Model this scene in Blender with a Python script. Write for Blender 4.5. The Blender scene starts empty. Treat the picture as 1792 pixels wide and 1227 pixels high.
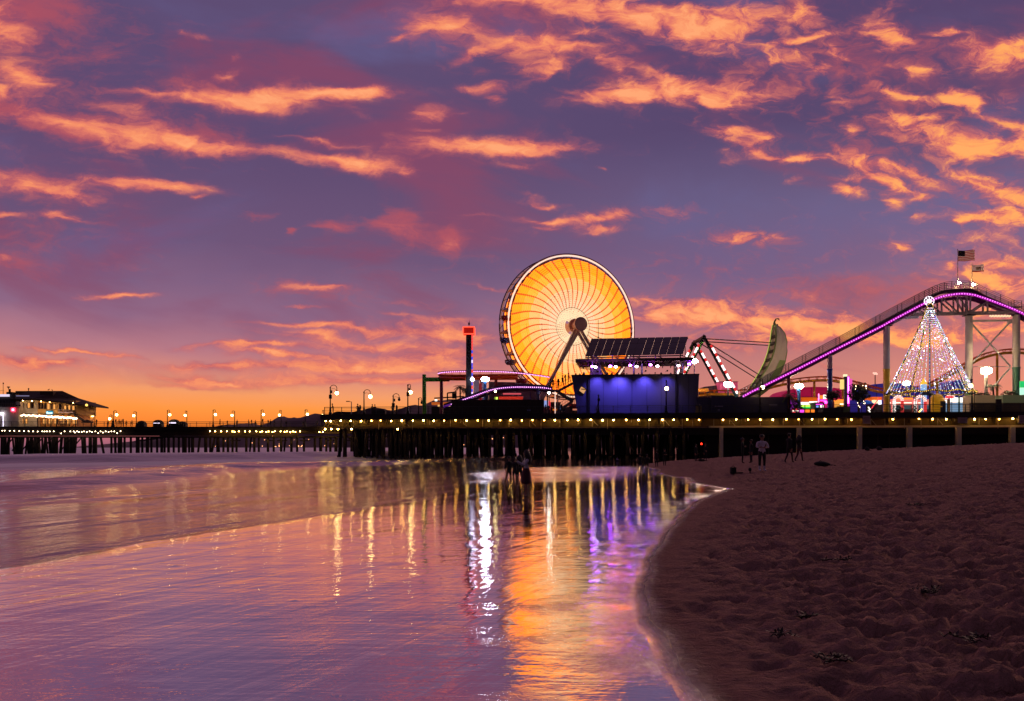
import bpy, bmesh, math, random
import numpy as np
from mathutils import Vector, Matrix

random.seed(7)
SC = bpy.context.scene
COL = SC.collection
FX = 1792 * 28.0 / 36.0          # focal length in photo pixels
HY = 783.0                        # sea horizon row of the photo
CZ = 1.8                          # eye height above the water


def lin(c):
    r = []
    for v in c[:3]:
        v = v / 255.0
        r.append(v / 12.92 if v <= 0.04045 else ((v + 0.055) / 1.055) ** 2.4)
    return (r[0], r[1], r[2], 1.0)


# ------------------------------------------------------------------ camera
cam_d = bpy.data.cameras.new('camera')
cam = bpy.data.objects.new('camera', cam_d)
COL.objects.link(cam)
cam.location = (0, 0, CZ)
cam.rotation_euler = (math.radians(90), 0, 0)
cam_d.lens = 28.0
cam_d.sensor_width = 36.0
cam_d.shift_y = (HY - 613.5) / 1792.0
cam_d.clip_start = 0.1
cam_d.clip_end = 40000
SC.camera = cam

# ------------------------------------------------------------------ exposure
SC.view_settings.view_transform = 'Standard'
SC.view_settings.look = 'None'
SC.view_settings.exposure = 0.0
SC.view_settings.gamma = 1.0
SC.cycles.use_denoising = True
SC.cycles.max_bounces = 6
SC.cycles.diffuse_bounces = 2
SC.cycles.glossy_bounces = 3
SC.cycles.transparent_max_bounces = 8
SC.cycles.sample_clamp_indirect = 4.0
SC.cycles.use_light_tree = True
SC.cycles.caustics_reflective = False
SC.cycles.caustics_refractive = False

# ------------------------------------------------------------------ dusk sky
world = bpy.data.worlds.new('World')
SC.world = world
world.use_nodes = True
world.cycles.sampling_method = 'MANUAL'
world.cycles.sample_map_resolution = 512
WT = world.node_tree
WT.nodes.clear()


def wn(t, **kw):
    n = WT.nodes.new(t)
    for k, v in kw.items():
        setattr(n, k, v)
    return n


def wset(n, i, v):
    if hasattr(v, 'is_output') or isinstance(v, bpy.types.NodeSocket):
        WT.links.new(v, n.inputs[i])
    else:
        n.inputs[i].default_value = v


def wm(op, a, b=None, c=None, clamp=False):
    n = wn('ShaderNodeMath', operation=op)
    n.use_clamp = clamp
    wset(n, 0, a)
    if b is not None:
        wset(n, 1, b)
    if c is not None:
        wset(n, 2, c)
    return n.outputs[0]


def wmix(f, a, b):
    n = wn('ShaderNodeMix', data_type='RGBA')
    n.clamp_factor = True
    wset(n, 0, f)
    wset(n, 6, a)
    wset(n, 7, b)
    return n.outputs[2]


def wsm(x, lo, hi):
    n = wn('ShaderNodeMapRange', interpolation_type='SMOOTHSTEP')
    wset(n, 0, x)
    wset(n, 1, lo)
    wset(n, 2, hi)
    return n.outputs[0]


def wramp(x, stops):
    n = wn('ShaderNodeValToRGB')
    WT.links.new(x, n.inputs[0])
    e = n.color_ramp.elements
    while len(e) < len(stops):
        e.new(0.5)
    for i, (p, c) in enumerate(stops):
        e[i].position = p
        e[i].color = lin(c)
    return n.outputs[0]


def wnoise(vec, scale, detail, rough, dist=0.0):
    n = wn('ShaderNodeTexNoise', noise_dimensions='2D')
    WT.links.new(vec, n.inputs['Vector'])
    n.inputs['Scale'].default_value = scale
    n.inputs['Detail'].default_value = detail
    n.inputs['Roughness'].default_value = rough
    n.inputs['Distortion'].default_value = dist
    return n.outputs['Fac']


def wvec(x, y):
    n = wn('ShaderNodeCombineXYZ')
    wset(n, 0, x)
    wset(n, 1, y)
    return n.outputs[0]


tc = wn('ShaderNodeTexCoord')
sp = wn('ShaderNodeSeparateXYZ')
WT.links.new(tc.outputs['Generated'], sp.inputs[0])
dx, dy, dz = sp.outputs
yy = wm('MAXIMUM', dy, 0.08)
U = wm('DIVIDE', dx, yy)
V = wm('DIVIDE', wm('MAXIMUM', dz, 0.0), yy)
hor = wm('SQRT', wm('ADD', wm('MULTIPLY', dx, dx), wm('MULTIPLY', dy, dy)))
EL = wm('DIVIDE', wm('MAXIMUM', dz, 0.0), wm('MAXIMUM', hor, 0.02))   # tangent of the elevation
PUV = wvec(U, V)
big = wnoise(wvec(wm('MULTIPLY', U, 2.2), wm('MULTIPLY', V, 5.0)), 1.0, 4, 0.55)
bign = wm('SUBTRACT', big, 0.5)
# clear sky between the clouds, by elevation
elw = wm('MULTIPLY', wm('MAXIMUM', wm('ADD', EL, wm('MULTIPLY', bign, wm('MINIMUM', wm('MULTIPLY', EL, 0.55), 0.07))), 0.0), 1.0)
base_l = wramp(elw, [(0.0, (150, 92, 116)), (0.011, (186, 108, 122)), (0.020, (250, 126, 44)),
                     (0.045, (255, 150, 66)), (0.066, (244, 156, 104)), (0.090, (222, 140, 122)),
                     (0.120, (184, 120, 134)), (0.160, (142, 100, 132)), (0.23, (108, 80, 118)),
                     (0.36, (92, 70, 110)), (0.56, (92, 74, 114)), (1.0, (78, 70, 104))])
base_r = wramp(elw, [(0.0, (150, 92, 112)), (0.012, (190, 108, 112)), (0.05, (202, 118, 112)),
                     (0.085, (196, 120, 118)), (0.12, (178, 108, 118)), (0.16, (140, 96, 128)),
                     (0.21, (112, 86, 128)), (0.28, (100, 86, 128)), (0.38, (82, 64, 106)),
                     (0.56, (82, 62, 104)), (1.0, (76, 66, 100))])
side = wsm(wm('ADD', U, wm('MULTIPLY', bign, 0.3)), -0.10, 0.22)
base = wmix(side, base_l, base_r)
base = wmix(wsm(EL, 1.1, 2.6), base, lin((128, 90, 116)))      # overhead
# magenta veil patches
veil = wnoise(wvec(wm('MULTIPLY', U, 3.0), wm('MULTIPLY', wm('ADD', V, wm('MULTIPLY', U, 0.12)), 8.0)), 1.0, 5, 0.55, 0.4)
vm = wm('MULTIPLY', wsm(veil, 0.44, 0.70), wsm(EL, 0.08, 0.22))
base = wmix(wm('MULTIPLY', vm, 0.75), base, lin((136, 66, 98)))
bl2 = wnoise(wvec(wm('ADD', wm('MULTIPLY', U, 2.4), 7.0), wm('MULTIPLY', V, 6.0)), 1.0, 5, 0.55, 0.3)
base = wmix(wm('MULTIPLY', wm('MULTIPLY', wsm(bl2, 0.50, 0.75), wsm(EL, 0.12, 0.25)), 0.6), base, lin((98, 92, 140)))


def px(x):
    return (x - 896.0) / FX


def py(y):
    return (HY - y) / FX


# warped coordinates so that the cloud edges are ragged
w1 = wnoise(wvec(wm('MULTIPLY', U, 8.0), wm('MULTIPLY', V, 17.0)), 1.0, 7, 0.58)
w2 = wnoise(wvec(wm('ADD', wm('MULTIPLY', U, 8.0), 31.0), wm('ADD', wm('MULTIPLY', V, 17.0), 5.0)), 1.0, 7, 0.58)
CU = wm('ADD', U, wm('MULTIPLY', wm('SUBTRACT', w1, 0.5), 0.085))
CV = wm('ADD', V, wm('MULTIPLY', wm('SUBTRACT', w2, 0.5), 0.036))
PC = wvec(CU, CV)
WT.nodes[-1].inputs[2].default_value = 1.0


def blobs(lst, acc=None):
    pc = PC
    for k, (x, y, rx, ry, rot, wgt) in enumerate(lst):
        if acc is not None and k % 12 == 0:      # keeps the shader evaluating in short runs
            vn = wn('ShaderNodeVectorMath', operation='MULTIPLY_ADD')
            WT.links.new(acc, vn.inputs[0])
            vn.inputs[1].default_value = (1e-9, 1e-9, 1e-9)
            WT.links.new(PC, vn.inputs[2])
            pc = vn.outputs[0]
        x0, y0, ax, ay = px(x), py(y), FX / rx, FX / ry
        if abs(rot) < 4:
            m = wn('ShaderNodeVectorMath', operation='MULTIPLY_ADD')
            WT.links.new(pc, m.inputs[0])
            m.inputs[1].default_value = (ax, ay, 0)
            m.inputs[2].default_value = (-x0 * ax, -y0 * ay, 0)
            d = wn('ShaderNodeVectorMath', operation='DOT_PRODUCT')
            WT.links.new(m.outputs[0], d.inputs[0])
            WT.links.new(m.outputs[0], d.inputs[1])
            r2 = d.outputs['Value']
        else:
            ca, sa = math.cos(math.radians(rot)), math.sin(math.radians(rot))
            q = []
            for (ex, ey) in ((ca * ax, -sa * ax), (sa * ay, ca * ay)):
                d = wn('ShaderNodeVectorMath', operation='DOT_PRODUCT')
                WT.links.new(pc, d.inputs[0])
                d.inputs[1].default_value = (ex, ey, -(ex * x0 + ey * y0))
                q.append(d.outputs['Value'])
            r2 = wm('MULTIPLY_ADD', q[1], q[1], wm('MULTIPLY', q[0], q[0]))
        e = wm('POWER', 0.42, r2)
        acc = wm('MULTIPLY_ADD', e, wgt, acc if acc is not None else 0.0)
    return acc


ORANGE = [
    # broad glow low in the sky, broken by the texture
    (640, 650, 260, 46, 0, .28), (560, 600, 200, 30, 4, .30), (780, 590, 130, 60, 0, .24), (300, 650, 220, 22, 3, .26), (60, 640, 160, 24, 0, .3),
    (1240, 545, 190, 40, 0, .22), (1500, 575, 260, 40, 0, .20), (1760, 500, 130, 70, 0, .34), (1340, 600, 240, 30, 0, .1), (1750, 400, 100, 60, 0, .2),
    (1560, 250, 260, 150, 0, .05), (1680, 130, 160, 90, 0, .07), (820, 70, 160, 60, 0, .12), (1380, 100, 120, 60, 0, .08), (60, 260, 260, 90, 8, .14),
    (960, 390, 200, 40, 0, .14), (1450, 440, 200, 50, 0, .1), (480, 160, 240, 40, 0, .12), (120, 120, 140, 90, 0, .15),
    # left
    (14, 60, 34, 26, 20, .8), (40, 133, 50, 22, 25, 1.0), (5, 20, 26, 30, 0, .6), (0, 160, 18, 10, 10, .8),
    (430, 174, 120, 17, 0, 1.3), (560, 163, 105, 9, 1, .9), (255, 165, 60, 7, 6, .45), (395, 130, 36, 7, -16, .6),
    (150, 222, 130, 11, 9, .95), (330, 256, 145, 12, 5, 1.2), (250, 212, 70, 16, 22, .6), (590, 280, 80, 11, 5, 1.0),
    (550, 246, 62, 6, 8, .6), (60, 180, 70, 14, 22, .4), (190, 262, 44, 9, 30, .5),
    (55, 325, 105, 17, 8, .85), (255, 324, 95, 10, 5, 1.15), (130, 342, 60, 9, 10, .6), (340, 349, 15, 5, 0, .8),
    (10, 373, 22, 6, 6, .8), (100, 379, 44, 8, 5, .9), (210, 516, 46, 6, 1, .95),
    (312, 55, 14, 5, 10, .5), (350, 62, 18, 5, 12, .5), (412, 98, 14, 8, -20, .5), (0, 452, 16, 12, 0, .5),
    # centre
    (765, 40, 70, 26, 8, .62), (810, 48, 34, 13, 0, .6), (690, 66, 18, 6, -5, .7), (735, 55, 40, 12, -10, .4),
    (870, 4, 95, 9, 3, .9), (985, 12, 84, 18, 8, .85), (1110, 18, 88, 27, 10, 1.05), (1030, 50, 20, 8, 30, .4),
    (935, 74, 74, 19, 4, 1.05), (1000, 84, 40, 10, 10, .7), (835, 92, 34, 8, -22, .75), (1015, 58, 18, 6, 10, .6),
    (950, 115, 58, 12, 0, .7), (945, 134, 34, 9, -18, .7),
    (620, 163, 56, 6, 4, .8), (830, 150, 44, 9, -6, .75), (870, 157, 26, 7, 0, .5), (848, 172, 20, 7, 10, .75),
    (742, 200, 28, 14, -22, .8), (795, 197, 16, 5, -8, .5), (640, 205, 40, 8, 22, .35),
    (840, 256, 150, 15, 1, 1.25), (905, 262, 95, 13, 0, .7), (905, 291, 50, 8, 0, .6), (630, 285, 44, 10, 5, .7), (710, 301, 30, 8, 4, .85),
    (738, 230, 18, 6, -5, .4),
    (1070, 78, 34, 12, 36, .5), (1062, 105, 26, 9, 15, .6), (1085, 128, 20, 8, 40, .5), (1200, 90, 40, 16, 0, .35),
    (1080, 166, 86, 17, -6, 1.0), (1150, 160, 56, 23, 0, .7), (1270, 160, 78, 22, 2, 1.15), (1270, 182, 24, 10, 20, .6), (1140, 130, 60, 8, 15, .45),
    (945, 388, 44, 6, 3, .8), (1050, 380, 62, 11, -6, .95), (1045, 402, 34, 7, 2, .8), (950, 402, 18, 5, 0, .6), (925, 345, 26, 6, 10, .35), (945, 356, 30, 4, 6, .7),
    (1175, 376, 30, 9, 10, .35), (855, 383, 26, 4, 3, .4), (1058, 300, 8, 4, 0, .5),
    # right
    (1270, 40, 105, 30, 0, 1.1), (1230, 60, 60, 18, 10, .45), (1410, 68, 46, 7, -14, .95), (1400, 28, 40, 22, 30, .6), (1310, 95, 80, 16, 0, .38), (1410, 105, 44, 24, 10, .4), (1350, 108, 30, 8, -10, .35),
    (1540, 52, 46, 24, 35, .8), (1570, 72, 30, 10, 10, .8), (1480, 90, 30, 10, 24, .85), (1440, 120, 16, 7, -20, .6), (1540, 92, 14, 6, 0, .6),
    (1600, 124, 36, 11, 6, .7), (1656, 60, 24, 7, -4, .95), (1745, 98, 66, 22, 8, 1.25), (1790, 85, 40, 22, 0, .8), (1550, 8, 24, 10, -10, .35),
    (1690, 172, 32, 16, 0, 1.3), (1720, 198, 30, 10, 36, .6), (1555, 160, 40, 10, 20, .6), (1600, 168, 40, 9, 16, .65), (1480, 168, 26, 12, 20, .5), (1775, 172, 22, 14, 0, .5),
    (1590, 222, 70, 9, 14, .85), (1620, 208, 40, 10, 6, .8), (1560, 200, 40, 8, 20, .5), (1490, 232, 24, 10, 30, .65), (1560, 238, 24, 6, 5, .6),
    (1265, 232, 60, 12, 8, .85), (1320, 240, 26, 18, 0, .6), (1310, 260, 50, 7, 12, .8), (1400, 275, 64, 6, 4, 1.0), (1280, 282, 16, 7, -20, .4),
    (1740, 256, 100, 17, 6, 1.4), (1780, 228, 30, 16, 20, .9), (1700, 270, 40, 10, 5, .6),
    (1500, 282, 40, 12, 26, .75), (1560, 296, 44, 8, 6, .8), (1545, 318, 64, 9, 22, 1.0), (1482, 336, 24, 9, 0, 1.2), (1505, 318, 40, 6, 0, .7), (1610, 310, 40, 12, 16, .6), (1554, 352, 12, 18, -30, .7), (1600, 346, 24, 6, -6, .4),
    (1730, 318, 60, 10, 14, .75), (1780, 345, 44, 14, 10, .85), (1700, 300, 50, 12, 20, .5), (1740, 378, 70, 12, -6, .75), (1785, 385, 40, 14, 0, .7), (1672, 388, 16, 6, -8, .9), (1700, 380, 20, 6, 0, .5), (1610, 380, 20, 6, 6, .4),
    (1322, 408, 60, 13, -6, .8), (1400, 310, 26, 6, -10, .4), (1570, 433, 16, 8, 0, .8), (1270, 268, 20, 6, 0, .3),
    (1600, 240, 210, 130, 0, .08), (1730, 420, 90, 60, 0, .20), (1120, 60, 220, 60, 0, .04),
    # low bands, centre and right
    (1200, 538, 90, 12, 4, .75), (1160, 556, 70, 10, 3, .7), (1260, 530, 60, 7, 4, .55), (1130, 520, 60, 5, 6, .5),
    (1420, 572, 130, 14, 3, .75), (1500, 590, 130, 12, 2, .65), (1360, 560, 90, 8, 6, .7), (1440, 548, 70, 6, 4, .5), (1620, 588, 150, 14, 0, .6), (1750, 570, 90, 16, 0, .8), (1340, 600, 60, 6, 8, .6), (1280, 610, 40, 5, 6, .5),
    (1720, 480, 70, 9, 5, .75), (1760, 462, 50, 7, 0, .7), (1760, 500, 60, 10, 4, .7), (1720, 540, 50, 8, 4, .6), (1660, 462, 14, 6, 0, .6), (1460, 640, 80, 4, 6, .5), (1500, 520, 100, 5, 3, .35),
    (1400, 650, 50, 4, 5, .4), (1230, 595, 30, 6, 6, .5), (1290, 560, 200, 20, 0, .3),
    # low streaks, left
    (560, 503, 52, 6, 4, .95), (532, 535, 26, 4, 5, .75), (560, 572, 90, 5, 4, .95), (540, 586, 30, 5, 6, .7), (440, 606, 90, 4, 3, .95), (480, 620, 90, 5, 4, .85), (370, 635, 60, 5, 2, .7), (540, 640, 160, 7, 3, .7), (620, 600, 110, 6, 5, .6), (340, 660, 50, 6, 4, .75),
    (120, 614, 70, 4, 4, .8), (190, 622, 60, 3, 5, .5), (30, 632, 60, 8, 4, .75), (90, 633, 40, 4, 0, .6), (560, 665, 200, 8, 0, .6), (720, 640, 120, 12, 0, .6), (330, 672, 60, 4, 4, .5), (700, 668, 100, 5, 0, .5),
    (760, 562, 90, 8, 3, .6), (820, 590, 60, 14, 0, .65), (720, 580, 90, 10, 4, .6), (850, 500, 30, 5, 12, .55), (690, 548, 40, 4, 6, .5), (700, 530, 60, 6, 4, .35), (780, 620, 80, 8, 0, .5),
]
ORANGE += [(690, 408, 36, 14, 0, .5), (790, 427, 30, 11, 0, .5), (585, 398, 26, 7, 0, .35), (690, 385, 16, 10, 0, .25)]
RED = [
    (100, 40, 200, 90, 0, .45), (200, 200, 260, 90, 8, .3), (120, 440, 260, 60, 0, .3), (1600, 60, 260, 120, 0, .2), (1560, 290, 300, 120, 0, .16), (760, 430, 200, 60, 0, .25), (1250, 480, 260, 50, 0, .3), (1650, 520, 200, 60, 0, .3), (640, 540, 240, 40, 0, .25), (1100, 110, 300, 60, 0, .22),
    (690, 402, 44, 26, 0, .85), (700, 372, 26, 16, 0, .5), (790, 422, 34, 18, 0, .85), (586, 396, 40, 12, 0, .75), (505, 403, 12, 6, 0, .8), (460, 372, 34, 8, 0, .6),
    (60, 15, 70, 30, 0, .7), (30, 190, 90, 24, 14, .6), (130, 235, 90, 22, 8, .5), (70, 320, 140, 30, 8, .6), (420, 160, 150, 22, 0, .5), (320, 240, 200, 26, 6, .5),
    (1430, 110, 110, 40, 0, .5), (1540, 70, 70, 44, 20, .55), (1580, 170, 110, 40, 12, .6), (1680, 90, 80, 26, 0, .5), (1560, 230, 140, 36, 8, .55), (1560, 310, 120, 40, 14, .55), (1740, 210, 70, 40, 0, .5), (1740, 330, 90, 40, 0, .6),
    (1130, 372, 90, 18, 0, .35), (1430, 260, 120, 16, 5, .45), (760, 55, 110, 40, 0, .35), (950, 110, 100, 30, 0, .3), (1000, 20, 260, 40, 0, .35), (1240, 170, 160, 36, 0, .3), (840, 262, 200, 26, 0, .35),
    (1700, 520, 160, 26, 0, .4), (1420, 520, 200, 26, 0, .35), (560, 505, 110, 16, 4, .35), (1320, 408, 90, 22, 0, .5), (20, 455, 60, 30, 0, .4), (60, 620, 90, 22, 0, .3), (60, 395, 120, 18, 0, .3),
]
RED = [c if c[0] < 1400 or c[1] > 450 else c[:5] + (c[5] * 0.62,) for c in RED]
fine = wnoise(wvec(wm('MULTIPLY', CU, 30.0), wm('MULTIPLY', CV, 56.0)), 1.0, 8, 0.64, 0.4)
streak = wnoise(wvec(wm('MULTIPLY', CU, 9.0), wm('MULTIPLY_ADD', U, 9.0, wm('MULTIPLY', CV, 62.0))), 1.0, 6, 0.6)
# broken and puffy to the right, drawn out into bands to the left
tex = wm('ADD', wm('MULTIPLY', fine, wm('ADD', wm('MULTIPLY', side, 0.35), 0.50)), wm('MULTIPLY', streak, wm('SUBTRACT', 0.5, wm('MULTIPLY', side, 0.35))))
tex_c = wm('SUBTRACT', tex, 0.5)
right_c = wsm(U, 0.15, 0.6)
rag_c = wm('MULTIPLY_ADD', side, 0.9, 1.45)


def region(u0, u1, v0, v1):
    """The sky of one region: only the clouds that reach into it are evaluated there."""
    def reach(lst):
        out = []
        for c in lst:
            r = math.radians(c[4])
            ex = 2.4 * (c[2] * abs(math.cos(r)) + c[3] * abs(math.sin(r))) / FX + 0.04
            ey = 2.4 * (c[3] * abs(math.cos(r)) + c[2] * abs(math.sin(r))) / FX + 0.018
            if px(c[0]) + ex > u0 and px(c[0]) - ex < u1 and py(c[1]) + ey > v0 and py(c[1]) - ey < v1:
                out.append(c)
        return out
    global WT, PC
    lo, lr = reach(ORANGE), reach(RED)
    keep = (WT, PC)
    gt = bpy.data.node_groups.new('cloud_region', 'ShaderNodeTree')
    for nm, ty in (('Base', 'NodeSocketColor'), ('Point', 'NodeSocketVector'), ('Texture', 'NodeSocketFloat'), ('Right', 'NodeSocketFloat'), ('Ragged', 'NodeSocketFloat')):
        gt.interface.new_socket(nm, in_out='INPUT', socket_type=ty)
    gt.interface.new_socket('Sky', in_out='OUTPUT', socket_type='NodeSocketShader')
    WT = gt
    gi, go = wn('NodeGroupInput'), wn('NodeGroupOutput')
    c_, PC, tx, right, rag = (gi.outputs[i] for i in range(5))
    so = blobs(lo) if lo else None
    if lr:
        sr = blobs(lr, wm('MULTIPLY', so, 0.0001) if lo else None)
        mr = wm('ADD', sr, wm('MULTIPLY', tx, 1.6))
        c_ = wmix(wm('MULTIPLY', wsm(mr, 0.20, 1.05), 0.72), c_, lin((184, 80, 92)))
    if lo:
        mo = wm('ADD', so, wm('MULTIPLY', tx, wm('MULTIPLY', rag, wm('ADD', 0.13, wm('MINIMUM', so, 0.7)))))
        shade = wm('MULTIPLY_ADD', tx, 1.5, wm('MULTIPLY', mo, 0.56))
        cc = wramp(shade, [(0.04, (150, 76, 106)), (0.26, (194, 92, 100)), (0.50, (228, 120, 102)), (0.76, (248, 146, 102)), (1.0, (255, 166, 114))])
        # clouds nearer to where the sun went down, on the right, are yellower
        cc = wmix(wm('MULTIPLY', wm('MULTIPLY', right, wsm(shade, 0.4, 0.95)), 0.6), cc, lin((255, 172, 80)))
        c_ = wmix(wsm(mo, 0.02, 1.12), c_, cc)
    n = wn('ShaderNodeBackground')
    WT.links.new(c_, n.inputs[0])
    WT.links.new(n.outputs[0], go.inputs[0])
    WT, PC = keep
    g = wn('ShaderNodeGroup')
    g.node_tree = gt
    for i, v in enumerate((base, PC, tex_c, right_c, rag_c)):
        WT.links.new(v, g.inputs[i])
    return g.outputs[0]


def either(x, cut, lo_s, hi_s):
    n = wn('ShaderNodeMixShader')
    WT.links.new(wm('GREATER_THAN', x, cut), n.inputs[0])
    WT.links.new(lo_s, n.inputs[1])
    WT.links.new(hi_s, n.inputs[2])
    return n.outputs[0]


UE = [-9, -0.42, -0.2, 0.02, 0.22, 0.42, 9]
VE = [0, 0.1, 0.22, 0.37, 9]


def rows(i, a, b):
    if b - a == 1:
        return region(UE[i], UE[i + 1], VE[a], VE[b])
    m = (a + b) // 2
    return either(V, VE[m], rows(i, a, m), rows(i, m, b))


def cols(a, b):
    if b - a == 1:
        return rows(a, 0, len(VE) - 1)
    m = (a + b) // 2
    return either(U, UE[m], cols(a, m), cols(m, b))


nb = wn('ShaderNodeBackground')
WT.links.new(wmix(wsm(dy, -0.25, 0.08), lin((58, 46, 66)), base), nb.inputs[0])
bgs = either(dy, 0.08, nb.outputs[0], cols(0, len(UE) - 1))
sky = wn('ShaderNodeTexSky', sky_type='NISHITA')
sky.sun_disc = False
SUN_EL, SUN_AZ = math.radians(1.0), math.radians(34)     # azimuth from +Y, positive to +X
sky.sun_elevation = SUN_EL
sky.sun_rotation = SUN_AZ
bg2 = wn('ShaderNodeBackground')
WT.links.new(sky.outputs[0], bg2.inputs[0])
bg2.inputs[1].default_value = 0.012
ad = wn('ShaderNodeAddShader')
WT.links.new(bgs, ad.inputs[0])
WT.links.new(bg2.outputs[0], ad.inputs[1])
wo = wn('ShaderNodeOutputWorld')
WT.links.new(ad.outputs[0], wo.inputs[0])

# ------------------------------------------------------------------ afterglow of the set sun, low behind the rides at right
sun_d = bpy.data.lights.new('sun', 'SUN')
sun_d.energy = 1.1
sun_d.angle = math.radians(40)
sun_d.color = (1.0, 0.58, 0.42)
sun = bpy.data.objects.new('sun', sun_d)
COL.objects.link(sun)
sdir = Vector((math.sin(SUN_AZ) * math.cos(math.radians(14)), math.cos(SUN_AZ) * math.cos(math.radians(14)), math.sin(math.radians(14))))
sun.rotation_euler = sdir.to_track_quat('Z', 'Y').to_euler()

# ------------------------------------------------------------------ helpers
OFF = {}          # world offset of every object that may be a parent


def P(x, y, D):
    """Photo pixel at depth D metres -> point."""
    return Vector(((x - 896.0) / FX * D, D, CZ + (HY - y) / FX * D))


def M(px_, D):
    return px_ / FX * D


MATS = {}


def mat(name, col=(128, 128, 128), rough=0.6, metal=0.0, var=0.25, vs=3.0, emit=None, es=1.0, bump=0.0, bs=20.0, spec=0.5, linear=None):
    if name in MATS:
        return MATS[name]
    m = bpy.data.materials.new(name)
    m.use_nodes = True
    t = m.node_tree
    b = t.nodes['Principled BSDF']
    c = linear if linear else lin(col)
    b.inputs['Roughness'].default_value = rough
    b.inputs['Metallic'].default_value = metal
    b.inputs['Specular IOR Level'].default_value = spec
    tcn = t.nodes.new('ShaderNodeTexCoord')
    if var > 0:
        n = t.nodes.new('ShaderNodeTexNoise')
        n.inputs['Scale'].default_value = vs
        n.inputs['Detail'].default_value = 5
        t.links.new(tcn.outputs['Object'], n.inputs['Vector'])
        mx = t.nodes.new('ShaderNodeMix')
        mx.data_type = 'RGBA'
        mx.inputs[6].default_value = (c[0] * (1 - var), c[1] * (1 - var), c[2] * (1 - var), 1)
        mx.inputs[7].default_value = (min(1, c[0] * (1 + var)), min(1, c[1] * (1 + var)), min(1, c[2] * (1 + var)), 1)
        t.links.new(n.outputs['Fac'], mx.inputs[0])
        t.links.new(mx.outputs[2], b.inputs['Base Color'])
    else:
        b.inputs['Base Color'].default_value = c
    if bump > 0:
        n2 = t.nodes.new('ShaderNodeTexNoise')
        n2.inputs['Scale'].default_value = bs
        n2.inputs['Detail'].default_value = 4
        t.links.new(tcn.outputs['Object'], n2.inputs['Vector'])
        bp = t.nodes.new('ShaderNodeBump')
        bp.inputs['Strength'].default_value = bump
        bp.inputs['Distance'].default_value = 0.05
        t.links.new(n2.outputs['Fac'], bp.inputs['Height'])
        t.links.new(bp.outputs[0], b.inputs['Normal'])
    if emit:
        b.inputs['Emission Color'].default_value = lin(emit)
        b.inputs['Emission Strength'].default_value = es
    MATS[name] = m
    return m


def lamp_mat(name, col, es):
    return mat('lit_' + name, (20, 20, 20), 0.4, var=0, emit=col, es=es)


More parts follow.
